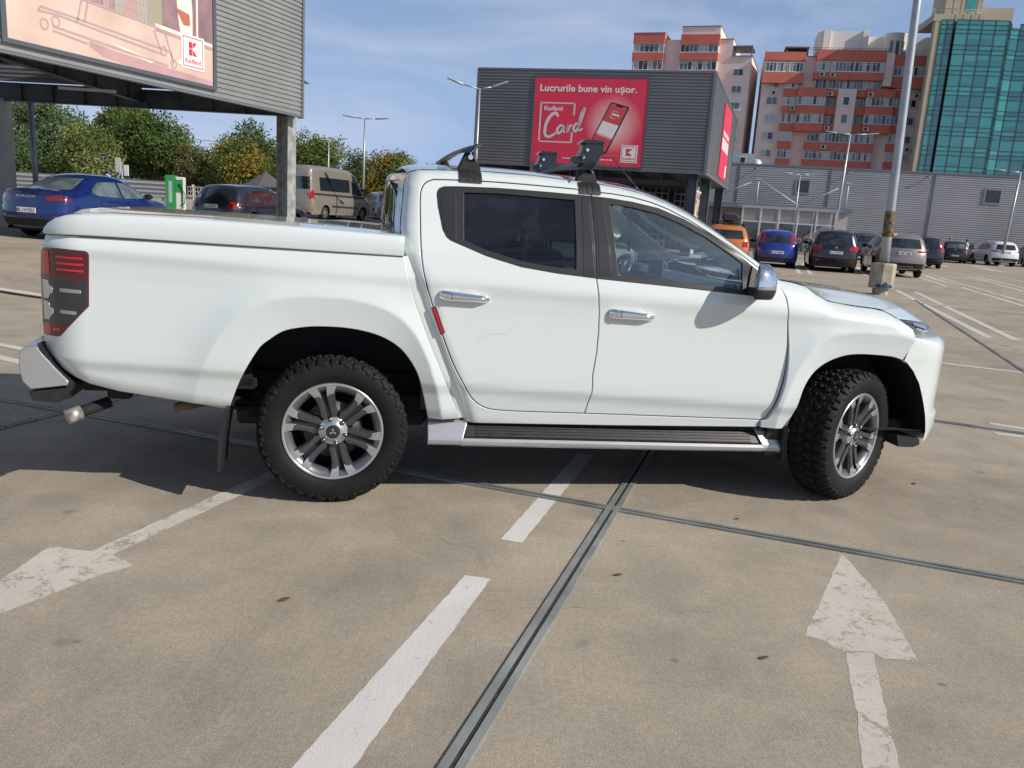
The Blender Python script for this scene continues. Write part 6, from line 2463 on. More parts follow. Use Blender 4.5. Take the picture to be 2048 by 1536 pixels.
# ------------------------------------------------------------------ parked cars: shell from a side outline, details laid onto the shell
def shell_car(name, label, sp, loc, rz, group=None):
    t = thing(name, label, sp.get('cat', 'car'), loc, rz, group)
    W2 = sp['W'] / 2
    top = np.array(spline(sp['top'], 7))
    xr, xf, rw = sp['xr'], sp['xf'], sp['rw']
    cl = sp.get('cl', .20)
    ra = rw + .055
    L = sp['L']

    def arch(xc):
        a0 = math.asin(max(-1, min(1, (cl - rw) / ra)))
        return [(xc + ra * math.cos(a), rw + ra * math.sin(a)) for a in np.linspace(a0, PI - a0, 15)]
    bottom = [(top[-1][0], cl + .02)] if top[-1][1] > cl + .05 else []
    bottom = arch(xf) + arch(xr)
    poly = [tuple(p) for p in top] + [(top[-1][0] - .05, cl)] + bottom + [(top[0][0] + .05, cl)]
    zb, H = sp['belt'], sp['H']
    lean = sp.get('lean', .17)
    zt = [cl, cl + .10, .42 * zb + .1, .75 * zb, zb, zb + .03, H, H + .3]
    wt = [W2 * .93, W2 * .965, W2 * .99, W2, W2 * .975, W2 * .955, W2 * .955 - lean * (H - zb) / .5, W2 * .955 - lean * (H + .3 - zb) / .5]
    r0 = sp.get('round', .13)

    def S(x, z):
        p = np.stack([np.asarray(x, float), np.asarray(z, float)], 1)
        y = np.interp(p[:, 1], zt, wt)
        for xc in (xr, xf):
            u = np.hypot(p[:, 0] - xc, p[:, 1] - rw) - ra
            y = y + .018 * np.exp(-(np.maximum(u, 0) / .06) ** 2) * (p[:, 1] > cl)
        d = dist_poly(p, top, closed=False)
        rr = np.where(p[:, 1] > zb + .05, r0 * .8, r0 * 1.25)
        y = y - roundoff_v(d, rr)
        # the nose and tail narrow in plan
        y = y - .10 * W2 * smoothstep(L - .75, L, p[:, 0]) ** 2 - .07 * W2 * smoothstep(.55, 0, p[:, 0]) ** 2
        return y
    P = densify(poly, .10)
    if area2(P) < 0:
        P = P[::-1]
    pts, tris = cdt([P], .085)
    mb = MB()
    y = S(pts[:, 0], pts[:, 1])
    for s in (-1, 1):
        mb.add([(a[0] - L / 2, s * b, a[1]) for a, b in zip(pts, y)], [tuple(q) if s < 0 else tuple(q[::-1]) for q in tris], 0, True)
    # band over nose, hood, roof and tail
    Pt = densify([tuple(p) for p in top], .10)
    # open polyline densified the same way as the outline
    lt = []
    for a, b in zip(top[:-1], top[1:]):
        k = max(1, int(math.ceil(np.linalg.norm(b - a) / .10)))
        lt += [a + (b - a) * j / k for j in range(k)]
    lt.append(top[-1])
    lt = np.array(lt)
    ye = S(lt[:, 0], lt[:, 1])
    tg = np.gradient(lt, axis=0)
    tg /= np.maximum(np.linalg.norm(tg, axis=1, keepdims=True), 1e-9)
    nr = np.stack([-tg[:, 1], tg[:, 0]], 1)
    rows = []
    for p, w, n in zip(lt, ye, nr):
        if n[1] < -.2:
            n = n * 1
        cw = .045 + .075 * abs(n[0])
        rows.append([(p[0] - L / 2 + n[0] * cw * (1 - f * f), f * w, p[1] + n[1] * cw * (1 - abs(f) ** 2.5) * .9) for f in np.linspace(-1, 1, 13)])
    mb.grid(rows)
    body = mb.build('body', sp['paint'], t, weld=True)
    bm = bmesh.new()
    bm.from_mesh(body.data)
    bvh = BVHTree.FromBMesh(bm)
    bm.free()

    def decal(nm, poly, axis, m, parent=t, off=.006, res=.10, sides=(-1, 1), thick=.012):
        """axis 'y': poly in (x from the tail, z), seen from the side; 'r'/'f': poly in (y, z), seen from the rear/front"""
        for s in sides if axis == 'y' else (0,):
            Q = densify(poly, res)
            if area2(Q) < 0:
                Q = Q[::-1]
            p2, tr = cdt([Q], res)
            vs, ok = [], []
            for a, b in p2:
                if axis == 'y':
                    o_, d_ = Vector((a - L / 2, s * 3, b)), Vector((0, -s, 0))
                elif axis == 'r':
                    o_, d_ = Vector((-6, a, b)), Vector((1, 0, 0))
                else:
                    o_, d_ = Vector((6, a, b)), Vector((-1, 0, 0))
                h = bvh.ray_cast(o_, d_)
                if h[0] is None:
                    vs.append(None)
                    continue
                n = h[1] if h[1].dot(d_) < 0 else -h[1]
                vs.append((h[0] + n * off, h[0] - n * thick))
            g_ = MB()
            tri = [q for q in tr if all(vs[i] is not None for i in q)]
            if not tri:
                continue
            fl = (axis == 'y' and s > 0) or axis == 'r'
            V = [v[0] if v else (0, 0, 0) for v in vs]
            nq = len(Q)
            g_.add(V, [tuple(q[::-1]) if fl else tuple(q) for q in tri], 0, True)
            sk = [(i, (i + 1) % nq) for i in range(nq) if vs[i] and vs[(i + 1) % nq]]
            vv = [v[0] if v else (0, 0, 0) for v in vs[:nq]] + [v[1] if v else (0, 0, 0) for v in vs[:nq]]
            g_.add(vv, [(a, b, nq + b, nq + a) for a, b in sk], 0, False)
            o = g_.build(nm, m, parent, fix=False)
        return o
    gl = sp.get('glass', M_CARGLASS)
    for q in sp.get('side_windows', []):
        decal('side_window', q, 'y', gl)
    if 'pillar' in sp:
        for q in sp['pillar']:
            decal('door_pillar', q, 'y', M_BLACK, off=.004)
    for axis, key, nm in (('r', 'rear_window', 'rear_window'), ('f', 'windscreen', 'windscreen')):
        if key in sp:
            decal(nm, sp[key], axis, gl)
    for q in sp.get('rear_lights', []):
        for s in (-1, 1):
            o = decal('taillight', [(s * a, b) for a, b in q], 'r', sp.get('lamp', M_RED), off=.012)
    for q in sp.get('side_lights', []):
        decal('taillight', q, 'y', sp.get('lamp', M_RED), off=.010)
    for nm, axis, q, m in sp.get('extra', []):
        decal(nm, q, axis, m, off=.008)
    for q in sp.get('headlights', [[(.45 * W2, .66), (.88 * W2, .70), (.86 * W2, .80), (.5 * W2, .75)]]):
        for s in (-1, 1):
            decal('headlight', [(s * a, b) for a, b in q], 'f', M_CLEAR, off=.008)
    # plate with its lettering
    if sp.get('plate'):
        z0, body_txt = sp['plate']
        h = bvh.ray_cast(Vector((-6, 0, z0)), Vector((1, 0, 0)))
        px = h[0].x - .018
        g_ = MB()
        g_.box((px, 0, z0), (.012, .53, .115), 0)
        g_.box((px - .007, .245, z0), (.003, .042, .113), 1)
        F_ = lambda u, v, d: (px - .0085, .215 - u, z0 - .036 + v)
        add_text(g_, fit_text(body_txt, .44, .072, .01), F_, 2)
        g_.build('number_plate', [M_PLATE, M_EUBLUE, M_PLATETXT], t, fix=False)
    for q in sp.get('badge', []):
        z0, y0, w, h_, txt = q
        hh = bvh.ray_cast(Vector((-6, y0, z0)), Vector((1, 0, 0)))
        px = hh[0].x - .012
        g_ = MB()
        add_text(g_, fit_text(txt, w, h_, .01), lambda u, v, d: (px, y0 + w / 2 - u, z0 + v))
        g_.build('badge', M_CHROME, t, fix=False)
    # door seams and handles
    sm = sp.get('seams', [])
    if sm:
        for s in (-1, 1):
            g_ = MB()
            for q in sm:
                pp = []
                for a, b in densify_open(q, .12):
                    h = bvh.ray_cast(Vector((a - L / 2, s * 3, b)), Vector((0, -s, 0)))
                    if h[0] is not None:
                        pp.append(h[0] + Vector((0, s * .002, 0)))
                if len(pp) > 1:
                    g_.path(pp, .006, 4, smooth=False)
            g_.build('door_seam', M_DARK, t)
    for q in sp.get('handles', []):
        for s in (-1, 1):
            h = bvh.ray_cast(Vector((q[0] - L / 2, s * 3, q[1])), Vector((0, -s, 0)))
            if h[0] is not None:
                g_ = MB()
                g_.box(h[0] + Vector((0, s * .018, 0)), (.19, .03, .035))
                g_.build('door_handle', sp.get('handle_mat', sp['paint']), t, bevel=.01)
    # mirrors
    mx_, mz_ = sp['mirror']
    for s in (-1, 1):
        h = bvh.ray_cast(Vector((mx_ - L / 2, s * 3, mz_ - .03)), Vector((0, -s, 0)))
        yb = abs(h[0].y) if h[0] is not None else W2 * .9
        g_ = MB()
        rows = []
        for u in np.linspace(0, 1, 7):
            k = math.sin(PI * (.12 + .80 * u)) ** .5
            rows.append([(mx_ - L / 2 + .075 * k * math.cos(a), s * (yb + .01 + .22 * u), mz_ + .075 * k * math.sin(a)) for a in np.linspace(0, 2 * PI, 13)[:-1]])
        g_.grid(rows, close=True)
        g_.add(rows[-1], [tuple(range(12))])
        g_.build('side_mirror', sp.get('mirror_mat', M_BLACK), t)
    # underbody
    g_ = MB()
    g_.box2((.25 - L / 2, -W2 * .80, cl - .0), (L / 2 - .25, W2 * .80, cl + .14))
    g_.box2((xr + ra - L / 2, -W2 * .88, cl + .03), (xf - ra - L / 2, W2 * .88, zb * .8))
    g_.box2((xf - L / 2 - ra - .0, -W2 * .5, cl + .1), (L / 2 - .35, W2 * .5, zb * .72))
    g_.box2((.35 - L / 2, -W2 * .5, cl + .1), (xr - L / 2 + ra, W2 * .5, zb * .72))
    g_.build('underbody', M_DARK, t)
    # wheels
    for xc in (xr, xf):
        for s in (-1, 1):
            g_ = MB()
            yo = W2 * .985 - .02
            fy = lambda a, b, h: (xc - L / 2 + a, s * (yo - h), rw + b)
            g_.lathe([(rw * .66, .035), (rw * .70, .012), (rw * .86, .0), (rw * .95, .012), (rw, .05), (rw, .17), (rw * .95, .20), (rw * .6, .20)], fy, 28)
            w_ = g_.build('wheel', M_RUBBER, t)
            g_ = MB()
            g_.lathe([(rw * .67, .025), (rw * .62, .045), (rw * .60, .10), (0, .10)], fy, 28, 1)
            g_.lathe([(rw * .68, .022), (rw * .62, .028)], fy, 28, 0)
            g_.lathe([(rw * .16, .03), (0, .026)], fy, 16, 0)
            ns = sp.get('spokes', 5)
            for k in range(ns):
                a0 = 2 * PI * k / ns + .3
                ca, sa = math.cos(a0), math.sin(a0)
                q = [(rw * .10, -.032), (rw * .64, -.022), (rw * .64, .022), (rw * .10, .032)]
                g_.add([fy(u * ca - v * sa, u * sa + v * ca, .032) for u, v in q] + [fy(u * ca - v * sa, u * sa + v * ca, .06) for u, v in q],
                       [(0, 1, 2, 3), (0, 1, 5, 4), (1, 2, 6, 5), (2, 3, 7, 6), (3, 0, 4, 7)], 0)
            g_.build('rim', [sp.get('rim_mat', M_ALLOY), M_DARK], w_)
    return t, bvh


def roundoff_v(d, r):
    d = np.clip(d, 0.0, r)
    return r - np.sqrt(np.maximum(r * r - (r - d) ** 2, 0))


def densify_open(q, res):
    out = []
    for a, b in zip(q[:-1], q[1:]):
        a, b = np.array(a, float), np.array(b, float)
        k = max(1, int(math.ceil(np.linalg.norm(b - a) / res)))
        out += [a + (b - a) * j / k for j in range(k)]
    out.append(np.array(q[-1], float))
    return out


M_CARGLASS = mat('car_glass', (0.012, 0.016, 0.020), 0.03, coat=1.0, spec=.9)
M_CARGLASS2 = mat('car_glass_pale', (0.10, 0.135, 0.145), 0.04, coat=1.0, spec=.9, var=.5, scale=3)
M_PLATE = mat('plate_white', (0.70, 0.71, 0.70), 0.35)
M_EUBLUE = mat('plate_blue', (0.02, 0.06, 0.35), 0.4)
M_PLATETXT = mat('plate_black', (0.02, 0.02, 0.02), 0.5)
M_ALLOY = mat('alloy_rim', (0.42, 0.43, 0.45), 0.32, 0.7)
P_BLUE = paint_mat('deep_blue_paint', (0.004, 0.020, 0.125), .2)
P_BLUE2 = paint_mat('mid_blue_paint', (0.014, 0.045, 0.30), .2)
P_BLACK = paint_mat('black_paint', (0.010, 0.010, 0.013), 0)
P_NAVY = paint_mat('navy_black_paint', (0.010, 0.013, 0.024), 0)
P_BEIGE = paint_mat('bronze_beige_paint', (0.27, 0.245, 0.21), .35)
P_SILVER = paint_mat('silver_car_paint', (0.46, 0.47, 0.49), .5)
P_WHITE = paint_mat('white_car_paint', (0.72, 0.73, 0.74), 0)
P_GREY = paint_mat('grey_blue_paint', (0.085, 0.10, 0.125), .4)
P_ORANGE = paint_mat('orange_paint', (0.52, 0.175, 0.028), .15)
P_TAUPE = paint_mat('taupe_silver_paint', (0.30, 0.265, 0.245), .5)
P_RED = paint_mat('red_paint', (0.36, 0.012, 0.016), .1)
P_DGREY = paint_mat('dark_grey_paint', (0.035, 0.038, 0.045), .2)

HATCH = dict(L=4.03, W=1.69, H=1.49, belt=.92, xr=.72, xf=3.23, rw=.30, cl=.19, lean=.16,
             top=[(.06, .26), (.0, .50), (.02, .70), (.10, .95), (.20, 1.16), (.32, 1.36), (.50, 1.44), (.95, 1.485), (1.6, 1.49), (2.1, 1.45), (2.55, 1.28), (3.0, 1.03), (3.45, .93), (3.80, .80), (3.98, .62), (4.03, .42), (3.98, .24)],
             side_windows=[[(.62, .98), (.60, 1.12), (.68, 1.33), (1.45, 1.39), (1.50, .95)], [(1.58, .95), (1.53, 1.39), (2.05, 1.36), (2.42, 1.20), (2.72, .97)]],
             rear_window=[(-.50, 1.00), (.50, 1.00), (.46, 1.31), (-.46, 1.31)], windscreen=[(-.62, .99), (.62, .99), (.52, 1.36), (-.52, 1.36)],
             rear_lights=[[(.545, .98), (.70, .98), (.62, 1.33), (.50, 1.33)]],
             extra=[('bumper', 'r', [(-.74, .26), (.74, .26), (.76, .40), (-.76, .40)], M_BLACK)],
             plate=(.62, 'BR 62 TMW'), seams=[[(1.52, .25), (1.50, .95)], [(2.78, .25), (2.82, .9)], [(.62, .62), (.78, .70), (.60, .98)]], handles=[(1.38, .82), (2.45, .80)], mirror=(2.62, 1.0))
MPV = dict(L=4.40, W=1.80, H=1.64, belt=.98, xr=.78, xf=3.46, rw=.315, cl=.19, lean=.15,
           top=[(.08, .28), (.0, .50), (.03, .80), (.10, 1.05), (.22, 1.35), (.34, 1.53), (.6, 1.60), (1.3, 1.64), (2.0, 1.63), (2.5, 1.52), (3.0, 1.26), (3.45, 1.06), (3.9, .95), (4.2, .82), (4.36, .62), (4.40, .42), (4.34, .24)],
           side_windows=[[(.50, 1.05), (.62, 1.46), (1.15, 1.50), (1.15, 1.02)], [(1.22, 1.02), (1.22, 1.51), (1.98, 1.51), (2.02, 1.01)], [(2.10, 1.01), (2.06, 1.50), (2.48, 1.44), (3.02, 1.04)]],
           rear_window=[(-.62, 1.06), (.62, 1.06), (.55, 1.47), (-.55, 1.47)], windscreen=[(-.68, 1.10), (.68, 1.10), (.56, 1.50), (-.56, 1.50)],
           rear_lights=[[(.50, .86), (.80, .86), (.80, 1.04), (.52, 1.02)]], side_lights=[[(.05, .86), (.34, .92), (.26, 1.06), (.10, 1.03)]],
           extra=[('bumper', 'r', [(-.80, .28), (.80, .28), (.82, .56), (-.82, .56)], M_DARK), ('reflector', 'r', [(.58, .43), (.72, .43), (.72, .47), (.58, .47)], M_RED), ('reflector', 'r', [(-.58, .43), (-.72, .43), (-.72, .47), (-.58, .47)], M_RED)],
           plate=(.78, 'DL 19 DVT'), badge=[(.92, 0, .10, .10, 'VW')], seams=[[(1.19, .5), (1.18, 1.0)], [(2.05, .25), (2.05, 1.0)], [(3.1, .25), (3.12, .95)]], handles=[(1.4, .90), (2.25, .88)], mirror=(2.95, 1.08))
SUV = dict(L=4.55, W=1.86, H=1.68, belt=1.02, xr=.85, xf=3.58, rw=.36, cl=.24, lean=.16,
           top=[(.10, .34), (.0, .56), (.02, .85), (.12, 1.10), (.30, 1.40), (.46, 1.57), (.75, 1.65), (1.4, 1.68), (2.1, 1.66), (2.5, 1.57), (2.95, 1.33), (3.35, 1.12), (3.9, 1.04), (4.3, .92), (4.50, .72), (4.55, .50), (4.48, .30)],
           side_windows=[[(.70, 1.14), (.86, 1.46), (1.25, 1.52), (1.30, 1.08)], [(1.37, 1.08), (1.32, 1.53), (2.02, 1.54), (2.08, 1.06)], [(2.16, 1.06), (2.12, 1.54), (2.45, 1.48), (2.98, 1.10)]],
           rear_window=[(-.64, 1.13), (.64, 1.13), (.56, 1.48), (-.56, 1.48)], windscreen=[(-.70, 1.16), (.70, 1.16), (.58, 1.54), (-.58, 1.54)],
           rear_lights=[[(.54, .96), (.84, .98), (.83, 1.06), (.56, 1.03)]], side_lights=[[(.04, .96), (.32, 1.01), (.24, 1.08), (.10, 1.05)]],
           extra=[('bumper', 'r', [(-.82, .36), (.82, .36), (.85, .56), (-.85, .56)], M_DARK), ('skid_plate', 'r', [(-.45, .36), (.45, .36), (.38, .44), (-.38, .44)], M_ALLOY)],
           plate=(.86, 'IL 41 XDT'), seams=[[(1.35, .6), (1.34, 1.05)], [(2.12, .3), (2.12, 1.04)], [(3.18, .3), (3.22, 1.0)]], handles=[(1.5, .95), (2.3, .93)], mirror=(2.95, 1.12))
WAGON = dict(L=4.57, W=1.77, H=1.47, belt=.92, xr=.90, xf=3.50, rw=.315, cl=.17, lean=.17,
             top=[(.08, .26), (.0, .48), (.02, .78), (.10, .95), (.26, 1.18), (.44, 1.38), (.70, 1.44), (1.4, 1.475), (2.1, 1.46), (2.5, 1.37), (2.95, 1.14), (3.3, .98), (3.9, .90), (4.3, .78), (4.52, .58), (4.57, .40), (4.50, .22)],
             side_windows=[[(.62, 1.0), (.80, 1.30), (1.28, 1.35), (1.34, .95)], [(1.40, .95), (1.34, 1.36), (2.05, 1.36), (2.10, .94)], [(2.17, .94), (2.12, 1.36), (2.42, 1.30), (2.95, .97)]],
             rear_window=[(-.60, 1.0), (.60, 1.0), (.52, 1.33), (-.52, 1.33)], windscreen=[(-.66, 1.0), (.66, 1.0), (.54, 1.37), (-.54, 1.37)],
             rear_lights=[[(.52, .74), (.78, .74), (.76, .93), (.58, .95)]], side_lights=[[(.02, .74), (.20, .76), (.28, .90), (.12, .95)]],
             extra=[('roof_rail', 'y', [(.75, 1.405), (2.2, 1.42), (2.2, 1.44), (.75, 1.43)], M_BLACK)],
             plate=(.80, 'OL 92 MCC'), seams=[[(1.36, .5), (1.36, .95)], [(2.13, .22), (2.13, .94)], [(3.1, .22), (3.12, .9)]], handles=[(1.5, .85), (2.3, .83)], mirror=(2.92, 1.0))
SEDAN = dict(L=4.40, W=1.80, H=1.50, belt=.96, xr=.86, xf=3.51, rw=.325, cl=.18, lean=.19, round=.14,
             top=[(.10, .28), (.0, .50), (.02, .80), (.05, 1.00), (.12, 1.075), (.36, 1.10), (.72, 1.16), (1.15, 1.38), (1.55, 1.485), (2.0, 1.50), (2.4, 1.45), (2.8, 1.27), (3.2, 1.05), (3.75, .96), (4.15, .84), (4.36, .62), (4.40, .42), (4.34, .24)],
             side_windows=[[(1.02, 1.08), (1.10, 1.20), (1.32, 1.33), (1.42, 1.355), (1.98, 1.375), (2.05, 1.00), (1.25, 1.03)], [(2.13, 1.00), (2.07, 1.375), (2.30, 1.355), (2.62, 1.24), (2.98, 1.02)]],
             rear_window=[(-.58, 1.15), (.58, 1.15), (.50, 1.41), (-.50, 1.41)], windscreen=[(-.66, 1.08), (.66, 1.08), (.54, 1.40), (-.54, 1.40)],
             rear_lights=[[(.46, .865), (.82, .88), (.80, .99), (.46, .97)]], side_lights=[[(.03, .875), (.26, .885), (.32, .94), (.20, .985), (.06, .985)]],
             extra=[('bumper', 'r', [(-.76, .28), (.76, .28), (.80, .45), (-.80, .45)], M_DARK), ('reflector', 'r', [(.60, .46), (.80, .46), (.82, .54), (.62, .52)], M_RED), ('reflector', 'r', [(-.60, .46), (-.80, .46), (-.82, .54), (-.62, .52)], M_RED),
                    ('boot_lip', 'r', [(-.72, 1.02), (.72, 1.02), (.70, 1.05), (-.70, 1.05)], P_BLACK)],
             plate=(.64, 'BL 14 FZU'), badge=[(.925, 0, .52, .045, 'DACIA')], seams=[[(2.09, .24), (2.09, 1.0)], [(3.06, .24), (3.08, .95)], [(1.05, .74), (1.24, .80), (1.28, 1.0)]], handles=[(1.62, .90), (2.32, .88)], mirror=(2.95, 1.07))
VAN = dict(L=5.95, W=1.99, H=2.62, belt=1.15, xr=1.15, xf=4.82, rw=.345, cl=.24, lean=.055, round=.16, cat='minibus',
           top=[(.10, .34), (.0, .60), (.0, 1.2), (.03, 1.9), (.08, 2.35), (.20, 2.52), (.5, 2.58), (1.6, 2.62), (3.2, 2.60), (3.9, 2.52), (4.35, 2.28), (4.75, 1.75), (5.02, 1.33), (5.45, 1.18), (5.75, .98), (5.92, .70), (5.95, .45), (5.88, .30)],
           side_windows=[[(.75, 1.42), (.75, 2.08), (3.55, 2.08), (3.55, 1.42)], [(3.75, 1.32), (3.75, 2.02), (4.20, 2.0), (4.72, 1.36), (4.6, 1.30)]],
           rear_window=[(-.80, 1.45), (-.06, 1.45), (-.06, 2.06), (-.76, 2.06)], windscreen=[(-.80, 1.40), (.80, 1.40), (.74, 2.10), (-.74, 2.10)],
           rear_lights=[[(.78, 1.0), (.88, 1.0), (.88, 1.40), (.78, 1.40)]], side_lights=[[(.10, 1.0), (.22, 1.0), (.22, 1.42), (.10, 1.42)]],
           extra=[('rear_window', 'r', [(.80, 1.45), (.06, 1.45), (.06, 2.06), (.76, 2.06)], M_CARGLASS), ('side_moulding', 'y', [(.20, 1.19), (5.0, 1.15), (5.0, 1.25), (.20, 1.29)], M_BLACK), ('side_moulding', 'y', [(1.75, .62), (4.2, .60), (4.2, .70), (1.75, .72)], P_DGREY)],
           seams=[[(3.65, .3), (3.65, 2.2)], [(2.3, .3), (2.3, 1.4)]], handles=[(3.9, 1.12)], mirror=(4.70, 1.62))


def var(base, **k):
    d = dict(base)
    d.update(k)
    return d


def car(name, label, sp, px, py, heading, z=None, group=None):
    """px, py: middle of the car on the ground; heading: direction of the nose in degrees from +x"""
    return shell_car(name, label, sp, (px, py, gz(px, py) if z is None else z), R(heading), group)


car('sedan', 'dark blue saloon parked under the striped billboard on the left', var(SEDAN, paint=P_BLUE, lamp=mat('dim_red_lens', (.16, .012, .02), .12, coat=1.0), mirror_mat=P_BLACK, glass=M_CARGLASS2), -10.85, 21.15, 79)
car('estate_car', 'black estate car behind the covered bed, rear towards the camera', var(WAGON, paint=P_NAVY), -9.1, 28.2, 75)
car('minibus', 'beige minibus with dark side windows parked past the steel column', var(VAN, paint=P_BEIGE, spokes=6), -9.9, 42.3, 72)[0].scale = (1, 1, .95)
car('hatchback', 'silver hatchback half hidden between the minibus and the pickup cab', var(HATCH, paint=P_SILVER, glass=M_CARGLASS2, plate=None), -8.3, 48.6, 118)
car('hatchback', 'white hatchback furthest back, beyond the silver one', var(HATCH, paint=P_WHITE, glass=M_CARGLASS2, plate=None), -7.7, 52.5, 118)
car('off_roader', 'orange off roader carrying a black roof box, beside the cart shelter', var(SUV, paint=P_ORANGE, W=1.80, plate=None, rear_lights=[[(.60, .82), (.80, .82), (.80, 1.04), (.60, 1.04)]], side_lights=[]), 8.38, 34.3, 78)[0].scale = (1, 1, .93)
car('hatchback', 'blue hatchback with tall red rear lamps, in front of the cart shelter', var(HATCH, paint=P_BLUE2, glass=M_CARGLASS), 10.95, 35.9, 76)
car('people_carrier', 'black people carrier between the blue hatchback and the taupe silver car', var(MPV, paint=P_BLACK), 13.05, 35.1, 75)
car('off_roader', 'taupe silver off roader parked right behind the lamp post with concrete foot', var(SUV, paint=P_TAUPE, W=1.82, side_lights=[[(.05, 1.0), (.30, 1.01), (.30, 1.05), (.08, 1.05)]], plate=(.93, 'B 488 CMR'), rear_lights=[[(.50, .98), (.86, .98), (.86, 1.05), (.50, 1.05)]]), 15.42, 34.6, 77)
car('off_roader', 'grey blue off roader parked behind the black people carrier', var(SUV, paint=P_GREY, rear_lights=[[(.60, 1.0), (.84, 1.0), (.66, 1.50), (.60, 1.50)]], plate=None), 21.5, 52.8, 75)
car('people_carrier', 'dark blue people carrier hidden behind the taupe silver off roader', var(MPV, paint=P_NAVY, H=1.7, rear_lights=[[(.66, .95), (.82, .95), (.66, 1.45), (.58, 1.45)]], plate=None), 22.2, 46.3, 73)
car('hatchback', 'silver hatchback far back, left of the white and black cars', var(HATCH, paint=P_SILVER, plate=None), 27.2, 59.5, 73)
car('hatchback', 'white hatchback far back with only its roof edge showing', var(HATCH, paint=P_WHITE, plate=None), 29.7, 62.5, 73)
car('estate_car', 'black estate car left of the navy hatchback near the warehouse', var(WAGON, paint=P_BLACK, plate=None), 28.9, 58.9, 62)
car('hatchback', 'navy hatchback with round red lamps, left of the white off roader', var(HATCH, paint=P_NAVY, rear_lights=[[(.48, .82), (.74, .82), (.72, .99), (.52, .97)]], rear_window=[(-.58, 1.02), (.58, 1.02), (.50, 1.34), (-.50, 1.34)], glass=M_CARGLASS2, W=1.76, plate=(.52, 'B 90 GLF'), badge=[(.88, 0, .1, .1, 'VW')]), 31.1, 60.1, 68)
car('hatchback', 'red car whose roof shows behind the navy hatchback', var(HATCH, paint=P_RED, plate=None), 31.0, 65.8, 70)
car('off_roader', 'white off roader with black sills near the right edge', var(SUV, paint=P_WHITE, plate=(.95, 'B 701 SKD'), mirror_mat=P_WHITE), 33.85, 59.7, 80)
car('hatchback', 'dark grey hatchback cut off by the right edge of the picture', var(HATCH, paint=P_DGREY, plate=None), 37.0, 60.5, 75)
car('hatchback', 'grey blue hatchback showing between navy hatchback and white off roader', var(HATCH, paint=P_GREY, plate=None), 34.6, 65.6, 75)

# ------------------------------------------------------------------ trees and shrubs
LEAF = {}


def leaf_mat(nm, col, col2):
    if nm not in LEAF:
        m = bpy.data.materials.new('leaves_' + nm)
        m.use_nodes = True
        nt = m.node_tree
        b = nt.nodes['Principled BSDF']
        oi = nt.nodes.new('ShaderNodeTexCoord')
        n = nt.nodes.new('ShaderNodeTexNoise')
        n.inputs['Scale'].default_value = 2.4
        n.inputs['Detail'].default_value = 3
        nt.links.new(oi.outputs['Object'], n.inputs['Vector'])
        r = nt.nodes.new('ShaderNodeValToRGB')
        r.color_ramp.elements[0].position = .35
        r.color_ramp.elements[1].position = .65
        r.color_ramp.elements[0].color = (*col, 1)
        r.color_ramp.elements[1].color = (*col2, 1)
        nt.links.new(n.outputs['Fac'], r.inputs['Fac'])
        nt.links.new(r.outputs['Color'], b.inputs['Base Color'])
        b.inputs['Roughness'].default_value = .55
        b.inputs['Specular IOR Level'].default_value = .3
        tr = nt.nodes.new('ShaderNodeBsdfTranslucent')
        nt.links.new(r.outputs['Color'], tr.inputs['Color'])
        mi = nt.nodes.new('ShaderNodeMixShader')
        mi.inputs['Fac'].default_value = .28
        nt.links.new(b.outputs[0], mi.inputs[1])
        nt.links.new(tr.outputs[0], mi.inputs[2])
        nt.links.new(mi.outputs[0], nt.nodes['Material Output'].inputs['Surface'])
        LEAF[nm] = m
    return LEAF[nm]


M_BARK = mat('bark', (.13, .105, .08), .9, var=.3, scale=9, bump=.5, bscale=12)
KINDS = {'dark': ((0.054, 0.094, 0.026), (0.108, 0.168, 0.043)), 'mid': ((0.082, 0.130, 0.030), (0.170, 0.235, 0.054)), 'light': ((0.156, 0.198, 0.060), (0.288, 0.312, 0.108)),
         'grey': ((0.091, 0.137, 0.068), (0.176, 0.234, 0.117)), 'yellow': ((0.210, 0.179, 0.032), (0.357, 0.231, 0.037)), 'orange': ((.34, .16, .03), (.42, .25, .05)), 'dry': ((.13, .105, .055), (.20, .155, .08))}


